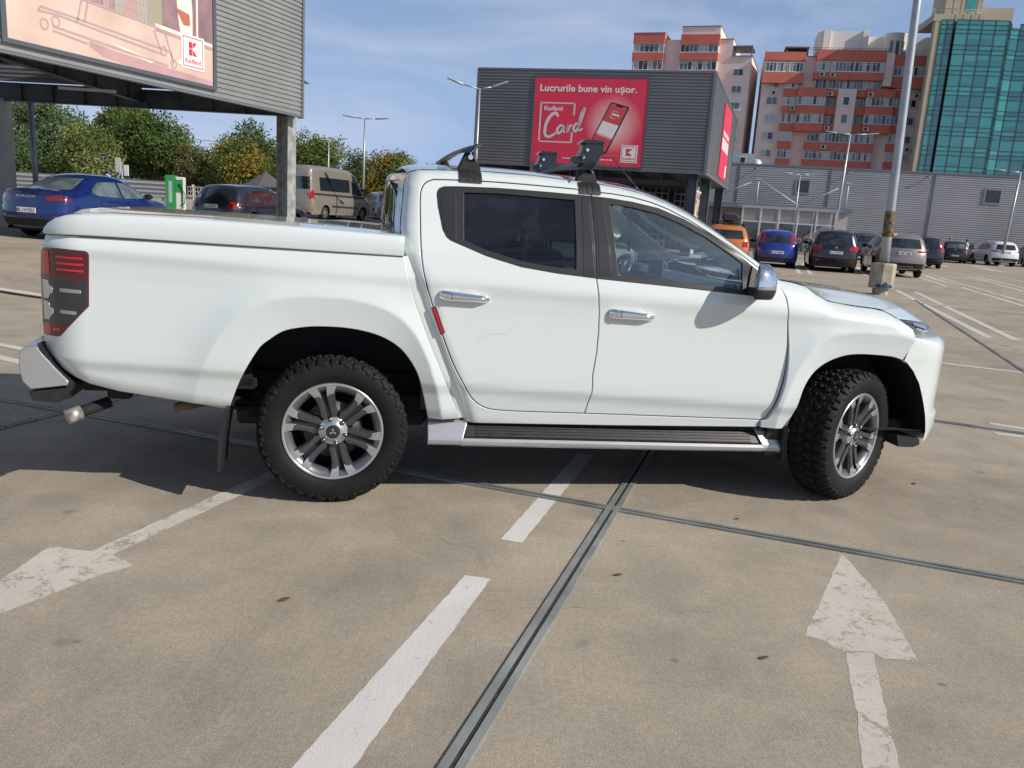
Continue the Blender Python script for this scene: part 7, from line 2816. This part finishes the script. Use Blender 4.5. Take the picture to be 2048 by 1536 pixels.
def tree(name, label, x, y, w, h, kinds, seed, n=3600, leaf=.20, trunk_h=.25, lobes=16, cat='tree', group=None, base=None, slim=1.0):
    """kinds: list of (leaf kind, share)"""
    rg = np.random.default_rng(seed)
    z0 = gz(x, y) if base is None else base
    t = thing(name, label, cat, (x, y, z0), 0, group)
    zc = h * (trunk_h + 1) / 2
    rz_ = h * (1 - trunk_h) / 2
    C_, Rr = [], []
    for k in range(lobes):
        th = rg.uniform(0, 2 * PI)
        v = rg.uniform(-1, 1)
        rr = math.sqrt(max(0, 1 - v * v)) * rg.uniform(.45, .80)
        C_.append((rr * math.cos(th) * w / 2, rr * math.sin(th) * w / 2 * slim, zc + v * rz_ * .74))
        Rr.append(rg.uniform(.20, .40) * min(w, 2 * rz_) * .62)
    C_.append((0, 0, zc))
    Rr.append(min(w, 2 * rz_) * .34)
    C_, Rr = np.array(C_), np.array(Rr)
    # leaf sprays: small clusters scattered through the shell of each lobe
    pr = Rr ** 2 / np.sum(Rr ** 2)
    ncl = int(n * 2.9) // 9
    li = rg.choice(len(C_), ncl, p=pr)
    d = rg.normal(size=(ncl, 3))
    d /= np.linalg.norm(d, axis=1, keepdims=True)
    rad = Rr[li] * rg.uniform(.55, 1.12, ncl) ** .7
    cc = C_[li] + d * rad[:, None] * np.array([1, 1, .9])
    names = [k for k, _ in kinds]
    sh = np.array([s for _, s in kinds], float)
    lobe_kind = rg.choice(len(kinds), len(C_), p=sh / sh.sum())
    cl_kind = np.where(rg.random(ncl) < .70, lobe_kind[li], rg.choice(len(kinds), ncl, p=sh / sh.sum()))
    V, F, Mi = [], [], []
    for i in range(ncl):
        for j in range(9):
            c = cc[i] + rg.normal(size=3) * leaf * 1.15
            a = rg.normal(size=3)
            a /= np.linalg.norm(a)
            b = np.cross(a, rg.normal(size=3))
            b /= np.linalg.norm(b) + 1e-9
            s = leaf * rg.uniform(.55, 1.15)
            k = len(V)
            m_ = c + np.cross(a, b) * s * .18
            V += [tuple(c - a * s * .62), tuple(m_ + b * s * .36), tuple(c + a * s * .62), tuple(m_ - b * s * .36)]
            F.append((k, k + 1, k + 2, k + 3))
            Mi.append(int(cl_kind[i]))
    mb = MB()
    mb.v, mb.f, mb.m, mb.s = V, F, Mi, [False] * len(F)
    mb.build('crown', [leaf_mat(k, *KINDS[k]) for k in names], t, fix=False)
    mb = MB()
    r0 = .035 * h * .6
    mb.path([(0, 0, -.1), (.05, .02, h * trunk_h * .6), (-.03, .04, h * trunk_h * 1.1), (0, 0, zc)], [r0 * 1.3, r0, r0 * .8, r0 * .35], 8)
    for k in range(min(9, lobes)):
        p = C_[k]
        mb.path([(0, 0, h * trunk_h * (.7 + .05 * k)), tuple(p * np.array([.45, .45, 1]) + np.array([0, 0, -.3])), tuple(p)], [r0 * .55, r0 * .3, r0 * .1], 6)
    mb.build('trunk', M_BARK, t)
    return t


def at(px, Y):
    """ground x of photo column px at depth Y (helper used while laying out the row of trees)"""
    return (px - 1024) / 1634.0 * Y + .0


G_T = 'trees along the far edge of the car park'
tree('broad_tree', 'big dull green tree rising behind the blue saloon, leftmost of the row', -35.5, 62, 6.6, 6.2, [('grey', .6), ('dark', .3), ('mid', .1)], 1, 5200, .20, .10, 22, group=G_T)
tree('broad_tree', 'leafy green tree with a pointed crown behind the pale green bushes', -31.2, 66, 5.0, 6.6, [('mid', .6), ('dark', .4)], 2, 3600, group=G_T)
tree('broad_tree', 'fresh green tree just left of the dark dense tree', -29.8, 63, 4.4, 6.3, [('mid', .7), ('dark', .3)], 3, 3400, group=G_T)
tree('broad_tree', 'dense dark green tree behind the green charging cabinet', -24.9, 56, 5.2, 5.4, [('mid', .55), ('dark', .45)], 4, 6200, .18, .06, 24, group=G_T)
tree('shrub_tree', 'pale green loose shrub between the saloon and the dark dense tree', -27.6, 53, 5.2, 3.7, [('light', .6), ('mid', .3), ('dry', .1)], 5, 4200, .17, .04, 18, 'shrub', G_T)
tree('shrub_tree', 'low dark shrub at the foot of the leftmost big tree', -31.5, 52, 4.6, 2.7, [('grey', .6), ('dark', .4)], 15, 3000, .16, .04, 14, 'shrub', G_T)
tree('broad_tree', 'tree turning yellow and orange behind the black estate car', -18.6, 54, 5.0, 3.75, [('mid', .46), ('yellow', .27), ('orange', .11), ('dark', .16)], 6, 5200, .17, .05, 20, group=G_T)
tree('shrub_tree', 'brownish thin shrub between the dark tree and the yellowing tree', -21.7, 55, 2.6, 3.6, [('dry', .6), ('mid', .4)], 7, 1500, .15, .1, 10, 'shrub', G_T)
tree('broad_tree', 'green tree left of the steel column, behind the yellowing tree', -20.2, 62, 5.4, 5.3, [('mid', .6), ('dark', .4)], 8, 4200, .18, .1, 18, group=G_T)
tree('broad_tree', 'green tree just right of the steel column, above the minibus', -15.6, 62, 4.6, 5.0, [('mid', .5), ('light', .3), ('dry', .2)], 9, 3800, .18, .08, 16, group=G_T)
tree('shrub_tree', 'twiggy brown and green shrub above the rear of the minibus', -17.0, 58, 3.4, 3.4, [('dry', .45), ('dark', .35), ('mid', .2)], 10, 2200, .16, .05, 12, 'shrub', G_T)
tree('broad_tree', 'small dark tree behind the slim double lamp post', -12.8, 63, 3.6, 4.0, [('dark', .7), ('mid', .3)], 11, 2800, .17, .06, 14, group=G_T)
tree('broad_tree', 'yellow green tree beside the back corner of the pickup cab', -9.6, 60, 4.8, 4.0, [('yellow', .26), ('mid', .48), ('light', .26)], 12, 4800, .17, .05, 18, group=G_T)
tree('broad_tree', 'mid green tree mostly hidden by the pickup cab', -6.4, 62, 4.4, 3.4, [('mid', .6), ('dark', .4)], 13, 2600, .17, .06, 14, group=G_T)
for i, (x_, nm_) in enumerate(((-18.9, 'left'), (-17.6, 'right'))):
    tree('poplar', ['slim poplar on the skyline, left of the pair', 'slim poplar on the skyline, right of the pair'][i], x_, 118, 1.3, 8.0, [('grey', .6), ('dark', .4)], 20 + i, 1400, .24, .05, 12, group='pair of poplars on the skyline')
m_ = MB()
hedge_rng = np.random.default_rng(5)
V, F = [], []
for k in range(9000):
    x = hedge_rng.uniform(-44, 6)
    y = 63 + hedge_rng.uniform(-1.2, 1.2)
    z = gz(x, y) + abs(hedge_rng.normal()) * .9 * (0.8 + .4 * math.sin(x * .9))
    a = hedge_rng.normal(size=3)
    a /= np.linalg.norm(a)
    b = np.cross(a, hedge_rng.normal(size=3))
    b /= np.linalg.norm(b)
    s = .22
    c = np.array([x, y, z])
    k0 = len(V)
    V += [tuple(c - a * s), tuple(c + b * s * .6), tuple(c + a * s), tuple(c - b * s * .6)]
    F.append((k0, k0 + 1, k0 + 2, k0 + 3))
m_.v, m_.f, m_.m, m_.s = V, F, [0] * len(F), [False] * len(F)
o = m_.build('undergrowth', leaf_mat('dark', *KINDS['dark']), fix=False)
tag(o, 'low dark undergrowth along the foot of the trees', 'undergrowth', kind='stuff')

# ------------------------------------------------------------------ street furniture
M_POLE = mat('galvanised_pole', (.36, .39, .42), .42, .45, var=.12, scale=4)
M_LAMPH = mat('lamp_head', (.45, .47, .48), .4, .3)


def lamp(label, x, y, top, arms, r=.07, rise=.25, base=None, lean=(0, 0), group='car park lamp posts', head=.75):
    """arms: list of (dx, dy) reach"""
    z0 = gz(x, y) if base is None else base
    t = thing('lamp_post', label, 'lamp post', (x, y, z0), 0, group)
    h = top - z0
    m_ = MB()
    m_.path([(0, 0, 0), (lean[0] * .5, lean[1] * .5, h / 2), (lean[0], lean[1], h)], [r * 1.25, r, r * .72], 10)
    m_.box((0, 0, .05), (r * 5, r * 5, .10))
    m_.build('pole', M_POLE, t)
    for dx, dy in arms:
        L = math.hypot(dx, dy)
        ux, uy = dx / L, dy / L
        m_ = MB()
        a = Vector((lean[0], lean[1], h - .03))
        b = a + Vector((dx * .55, dy * .55, rise * .35))
        m_.path([a, b], [r * .5, r * .42], 7)
        ao = m_.build('arm', M_POLE, t)
        m_ = MB()
        e = Vector((ux, uy, rise / max(L, .1) * 1.1)).normalized()
        n = Vector((-uy, ux, 0))
        up = e.cross(n) * -1
        rows = []
        for u, w, hh in ((0, .05, .035), (.12, .10, .05), (.6, .15, .045), (1.0, .11, .03)):
            c = b + e * (u * head)
            rows.append([tuple(c + n * (w * math.cos(q)) + up * (hh * math.sin(q))) for q in np.linspace(0, 2 * PI, 11)[:-1]])
        m_.grid(rows, close=True)
        m_.add(rows[0], [tuple(range(10))])
        m_.add(rows[-1], [tuple(range(10))])
        m_.build('lamp_head', M_LAMPH, ao)
    return t


lamp('tall double lamp post rising in front of the left end of the ribbed pavilion', -2.26, 38.0, 6.80, [(-1.30, -.25), (1.0, .1)], .065, .36)
lamp('slim double lamp post right of the minibus, both arms level', -9.22, 48, 6.20, [(-.95, 0), (1.05, .1)], .065, .10)
lamp('single armed lamp post left of the slim double one', -14.05, 60, 5.85, [(1.15, 0)], .06, .08)
lamp('distant street lamp with two upswept arms behind the slim double one', -15.0, 80, 6.0, [(-.85, 0), (.75, 0)], .06, .75, head=.5)
lamp('double lamp post in front of the flats, its head against the red balconies', 21.45, 57.5, 8.1, [(-1.5, .4), (1.9, -.3)], .085, .18, lean=(.18, 0))
lamp('small double lamp post above the trolley shelter', 19.45, 60.0, 5.45, [(-1.0, .2), (1.1, -.2)], .06, .10)
lamp('double lamp post at the right edge, in front of the store wall', 33.2, 57.5, 6.35, [(-1.6, .5), (1.4, -.3)], .085, .18, lean=(.25, 0))
lp = thing('lamp_post', 'thick galvanised lamp post standing in a chipped concrete foot', 'lamp post', (9.65, 22.0, 0), 0, 'car park lamp posts')
m_ = MB()
m_.path([(0, 0, .80), (-.03, 0, 1.6), (-.18, 0, 7.0), (-.25, 0, 10.0)], [.120, .115, .098, .088], 18)
m_.build('pole', M_POLE, lp)
m_ = MB()
rust = mat('rust_wrap', (.135, .10, .055), .85, .1, var=.8, scale=9, bump=.4, bscale=25)
m_.lathe([(.121, 0), (.126, .02), (.124, .30), (.129, .34), (.124, .62), (.119, .66)], lambda a, b, h: (a - .035 - .02 * h, b, 1.52 + h), 18)
m_.build('rust_band', rust, lp)
m_ = MB()
m_.box((.12, -.08, 1.60), (.12, .06, .05), 0, rotz(.3))
m_.build('orange_tag', mat('tag_orange', (.6, .3, .03), .6), lp)
m_ = MB()
rng8 = [R(22.5 + 45 * k) for k in range(8)]
rows = []
for rr, z in ((.20, .0), (.20, .17), (.31, .175), (.318, .20), (.322, .80), (.295, .835), (.16, .84)):
    rows.append([(rr * math.cos(a) * .98, rr * math.sin(a) * .98, z) for a in rng8])
m_.grid(rows, close=True, smooth=False)
m_.build('concrete_foot', mat('foot_concrete', (.34, .30, .235), .85, var=.25, scale=4, bump=.3, bscale=20), lp)
m_ = MB()
bl = []
for k in range(19):
    a = R(222 + 5 * k)
    hh = (.05 + .05 * math.sin(k * .55) ** 2 + .012 * math.sin(k * 2.1) + (.05 if 7 < k < 12 else 0))
    bl.append([(.314 * math.cos(a), .314 * math.sin(a), .205), (.314 * math.cos(a), .314 * math.sin(a), .205 + hh)])
m_.grid(bl, smooth=False)
m_.build('blue_paint_stain', mat('stain_blue', (.018, .055, .11), .7, var=.4, scale=10), lp, fix=False)
m_ = MB()
for dx in (-1.6, 1.6):
    m_.path([(-.25, 0, 9.9), (-.25 + dx, 0, 10.2)], .05, 7)
    m_.box((-.25 + dx * 1.15, 0, 10.24), (.7, .26, .08))
m_.build('lamp_arms', M_LAMPH, lp)

# utility pole with its lines, far left
up_ = thing('utility_pole', 'grey utility pole with fittings behind the minibus', 'utility pole', (-15.35, 67, gz(-15.35, 67)))
m_ = MB()
m_.path([(0, 0, 0), (.05, 0, 4.4)], [.16, .10], 8)
m_.box((0, 0, 4.1), (.9, .08, .08))
m_.build('post', mat('weathered_pole', (.25, .23, .20), .8), up_)
m_ = MB()
m_.lathe([(.0, -.12), (.36, -.1), (.36, .1), (0, .12)], lambda a, b, h: (a, h - .2, 2.55 + b), 14)
m_.build('dish', M_BLACK, up_)
for i, (p0, p1) in enumerate((((-46, 66, 7.4), (-15.3, 67, 5.3)), ((-15.3, 67, 5.3), (14, 74, 1.9)))):
    m_ = MB()
    pts = [Vector(p0).lerp(Vector(p1), k / 12) - Vector((0, 0, .5 * math.sin(PI * k / 12))) for k in range(13)]
    m_.path(pts, .025, 4)
    tag(m_.build('overhead_cable', M_BLACK), ['overhead cable sagging left of the utility pole', 'overhead cable sagging right of the utility pole'][i], 'cable')

# guard rail, mesh fence and charging cabinet
gr = thing('guard_rail', 'ribbed grey guard rail behind the blue saloon', 'guard rail', (0, 0, 0))
FG = Frame((-28.5, 42), (-17.6, 43.0))
zb_ = gz(-22, 42)
m_ = MB()
zz_, dd_ = [], []
for k in range(25):
    zz_.append(zb_ + .25 + k * .035)
    dd_.append(.06 * math.sin(k * PI / 3))
m_.grid([[FG(u, z, d) for u in (0, FG.L / 2, FG.L)] for z, d in zip(zz_, dd_)])
m_.build('rail', mat('rail_steel', (.36, .37, .37), .45, .4), gr, fix=False)
m_ = MB()
for u in np.arange(.3, FG.L, 2.4):
    m_ = MB()
    FG.box(m_, u, u + .1, zb_ - .3, zb_ + 1.05, -.22, -.10)
    m_.build('post', M_POLE, gr)
mf = thing('mesh_fence', 'pale wire mesh fence between the green cabinet and the minibus', 'fence', (0, 0, 0))
FM = Frame((-17.3, 43.0), (-4.5, 47.2))
m_ = MB()
zf = gz(-14, 44)
for k in range(int(FM.L / .12)):
    FM.box(m_, k * .12, k * .12 + .022, zf, zf + 1.05, -.01, .01)
for z in (.05, .3, .55, .8, 1.03):
    FM.box(m_, 0, FM.L, zf + z, zf + z + .03, -.012, .012)
m_.build('mesh', mat('mesh_pale', (.42, .44, .42), .5, .3), mf)
for u in np.arange(.2, FM.L, 2.5):
    m_ = MB()
    FM.box(m_, u, u + .12, zf - .2, zf + 1.15, -.08, -.02)
    m_.build('post', mat('post_pale', (.48, .47, .43), .6), mf)
ch = thing('charging_cabinet', 'green and white charging cabinet beside the guard rail', 'charging cabinet', (-15.85, 38.0, gz(-15.85, 38)), R(8))
M_GRN = mat('cabinet_green', (.03, .24, .055), .4)
m_ = MB()
m_.box((-.16, 0, .78), (.44, .45, 1.5))
m_.build('green_cabinet', M_GRN, ch, bevel=.02)
m_ = MB()
m_.box((-.16, -.228, .80), (.15, .01, .95))
m_.build('screen', mat('cabinet_screen', (.30, .38, .42), .2), ch)
m_ = MB()
m_.box((.24, 0, .75), (.34, .42, 1.45))
m_.build('white_cabinet', mat('cabinet_white', (.6, .62, .58), .4), ch, bevel=.02)
m_ = MB()
m_.box((.24, -.22, 1.08), (.30, .03, .55))
m_.box((.36, -.22, .45), (.08, .03, .7))
m_.build('green_panel', M_GRN, ch)
m_ = MB()
m_.box((.24, -.245, 1.10), (.10, .02, .13))
m_.path([(.30, -.26, 1.05), (.50, -.30, .7), (.46, -.28, .3), (.30, -.25, .25)], .02, 6)
m_.build('plug_and_lead', M_BLACK, ch)
pr_ = thing('parasol', 'folded out dark grey parasol top showing above the black estate car', 'parasol', (-14.2, 46.0, gz(-14.2, 46)))
m_ = MB()
for k in range(8):
    a0, a1 = 2 * PI * k / 8, 2 * PI * (k + 1) / 8
    m_.add([(0, 0, 2.05), (1.35 * math.cos(a0), 1.35 * math.sin(a0), 1.25), (1.35 * math.cos(a1), 1.35 * math.sin(a1), 1.25)], [(0, 1, 2)])
m_.build('canopy', mat('parasol_grey', (.09, .085, .09), .8), pr_, fix=False)
m_ = MB()
m_.tube((0, 0, 0), (0, 0, 2.05), .03)
m_.build('pole', M_POLE, pr_)
# road sign post and statue-like white cabinet seen between the shrubs
sg = thing('sign_board', 'pale sign boards on a post among the shrubs behind the blue saloon', 'sign', (-20.9, 43.5, gz(-20.9, 43.5)))
m_ = MB()
m_.tube((0, 0, 0), (0, 0, 1.95), .04)
m_.build('post', M_POLE, sg)
m_ = MB()
m_.box((-.18, -.05, 1.75), (.30, .05, .75))
m_.build('board', mat('board_grey', (.46, .45, .42), .6), sg, bevel=.03)
m_ = MB()
m_.box((.24, -.05, 1.50), (.26, .05, .55))
m_.build('board', mat('board_white', (.6, .62, .63), .6), sg, bevel=.02)

# roof box on the orange car
rbx = thing('roof_box', 'black roof box on the orange off roader', 'roof box', (8.42, 34.0, gz(8.42, 34) + 1.66), R(78))
m_ = MB()
rows = []
for x_ in np.linspace(-1.0, 1.0, 17):
    k = max(0, 1 - abs(x_ / 1.0) ** 4) ** .5
    rows.append([(x_, .37 * (.70 + .30 * k) * np.sign(math.cos(a)) * abs(math.cos(a)) ** .6, .19 + .19 * (.55 + .45 * k) * np.sign(math.sin(a)) * abs(math.sin(a)) ** .7) for a in np.linspace(0, 2 * PI, 25)[:-1]])
m_.grid(rows, close=True)
m_.add(rows[0], [tuple(range(24))])
m_.add(rows[-1], [tuple(range(24))])
m_.build('shell', mat('box_black', (.022, .022, .024), .35, coat=.3), rbx)
for x_ in (-.5, .5):
    m_ = MB()
    m_.box((x_, 0, -.03), (.06, 1.1, .035))
    for s in (-1, 1):
        m_.box((x_, s * .52, -.07), (.08, .06, .10))
    m_.build('rack_bar', M_BLACK, rbx)

# ------------------------------------------------------------------ two people far back by the cars
M_SKIN = mat('skin', (.42, .25, .18), .6)


def person(label, x, y, rz, shirt, trousers, hair, h=1.74):
    z0 = gz(x, y)
    t = thing('person', label, 'person', (x, y, z0), rz, 'people between the parked cars')
    s = h / 1.75
    J = {'pel': (0, 0, .95), 'waist': (0, 0, 1.10), 'chest': (0, .01, 1.32), 'neck': (0, 0, 1.49), 'head': (0, .02, 1.60), 'top': (0, .02, 1.70),
         'ls': (.17, 0, 1.42), 'le': (.25, -.03, 1.16), 'lw': (.24, .10, .95), 'lh': (.24, .14, .86), 'rs': (-.17, 0, 1.42), 're': (-.24, -.04, 1.16), 'rw': (-.23, .08, .94), 'rh': (-.23, .12, .85),
         'lhip': (.09, 0, .92), 'lk': (.10, .03, .50), 'la': (.10, -.02, .09), 'lt': (.11, .14, .04), 'rhip': (-.09, 0, .92), 'rk': (-.11, .02, .50), 'ra': (-.12, -.03, .09), 'rt': (-.13, .13, .04)}
    Rd = dict(pel=.145, waist=.135, chest=.155, neck=.058, head=.095, top=.075, ls=.065, le=.045, lw=.034, lh=.03, rs=.065, re=.045, rw=.034, rh=.03, lhip=.09, lk=.06, la=.045, lt=.035, rhip=.09, rk=.06, ra=.045, rt=.035)
    E_ = [('pel', 'waist'), ('waist', 'chest'), ('chest', 'neck'), ('neck', 'head'), ('head', 'top'), ('chest', 'ls'), ('ls', 'le'), ('le', 'lw'), ('lw', 'lh'), ('chest', 'rs'), ('rs', 're'), ('re', 'rw'), ('rw', 'rh'), ('pel', 'lhip'), ('lhip', 'lk'), ('lk', 'la'), ('la', 'lt'), ('pel', 'rhip'), ('rhip', 'rk'), ('rk', 'ra'), ('ra', 'rt')]

    def grow(nm, keys, edges, grow_, m, root, pp=None):
        me = bpy.data.meshes.new(nm)
        ix = {k: i for i, k in enumerate(keys)}
        me.from_pydata([tuple(q * s for q in J[k]) for k in keys], [(ix[a], ix[b]) for a, b in edges], [])
        o = link_mesh(nm, me, m, pp or t)
        md = o.modifiers.new('skin', 'SKIN')
        for k in keys:
            v = me.skin_vertices[0].data[ix[k]]
            v.radius = ((Rd[k] + grow_) * s, (Rd[k] * (.72 if k in ('pel', 'waist', 'chest') else 1) + grow_) * s)
            v.use_root = (k == root)
        sb_ = o.modifiers.new('smooth', 'SUBSURF')
        sb_.levels = sb_.render_levels = 1
        return o
    body = grow('body', list(J), E_, 0, M_SKIN, 'pel')
    grow('shirt', ['pel', 'waist', 'chest', 'ls', 'le', 'rs', 're'], [('pel', 'waist'), ('waist', 'chest'), ('chest', 'ls'), ('ls', 'le'), ('chest', 'rs'), ('rs', 're')], .016, shirt, 'waist')
    grow('trousers', ['pel', 'lhip', 'lk', 'la', 'rhip', 'rk', 'ra'], [('pel', 'lhip'), ('lhip', 'lk'), ('lk', 'la'), ('pel', 'rhip'), ('rhip', 'rk'), ('rk', 'ra')], .014, trousers, 'pel')
    m_ = MB()
    m_.lathe([(.0, .115), (.055, .105), (.095, .065), (.104, .02), (.100, -.03)], lambda a, b, hh: (a * s, (b + .005) * s, (1.645 + hh) * s), 16)
    m_.build('hair', hair, t)
    m_ = MB()
    m_.tube((0, .112 * s, 1.60 * s), (0, .128 * s, 1.585 * s), .012, .016, 6)
    for sx in (-1, 1):
        m_.box((sx * .10 * s, .01 * s, 1.60 * s), (.02, .03, .055))
    m_.build('nose_and_ears', M_SKIN, t)
    return t


person('fair haired person in a blue shirt behind the navy hatchback', 31.75, 61.9, R(150), mat('shirt_blue', (.04, .10, .38), .8), mat('trousers_dark', (.03, .03, .04), .8), mat('hair_fair', (.32, .20, .10), .7), 1.80)
person('dark haired person in a pale green top behind the navy hatchback', 33.0, 61.9, R(205), mat('shirt_mint', (.32, .46, .40), .8), mat('trousers_grey', (.10, .10, .11), .8), mat('hair_dark', (.03, .022, .018), .6), 1.70)

# ------------------------------------------------------------------ litter on the concrete
M_LEAFD = mat('dead_leaf', (.10, .065, .035), .8, var=.4, scale=40)
lr = random.Random(4)
spots = [(-.83, 2.93, 'curled dry leaf left of the front dashed line', .035), (.52, 3.35, 'dark dry leaf between the front dashed line and the metal joint', .03), (3.25, 7.2, 'dark twig on the concrete right of the front bumper', .07),
         (.98, 2.72, 'small dark leaf left of the white arrow', .028), (1.25, 4.15, 'tiny leaf beside the crossing of the metal joints', .02), (2.6, 5.0, 'small brown leaf on the concrete right of the front wheel', .03),
         ]
for x, y, lab, s in spots:
    m_ = MB()
    a = lr.uniform(0, PI)
    pts = []
    for u, w in ((-1, .05), (-.5, .34), (.1, .46), (.6, .28), (1, .04)):
        for sg_ in (-1, 1):
            p = Vector((u * s, sg_ * w * s, .004 + abs(w) * s * .55 * (1 if sg_ > 0 else .4) + .1 * s * u * u))
            p = rotz(a) @ p
            pts.append((p.x, p.y, p.z))
    pts = [(a_ * .75, b_ * .75, .003 + (c_ - .004) * .35) for a_, b_, c_ in pts]
    m_.add(pts, [(2 * k, 2 * k + 1, 2 * k + 3, 2 * k + 2) for k in range(4)], 0, True)
    o = m_.build('twig' if 'twig' in lab else 'dead_leaf', M_LEAFD, None, (x, y, .002), fix=False)
    tag(o, lab, 'twig' if 'twig' in lab else 'leaf', 'scraps on the concrete')
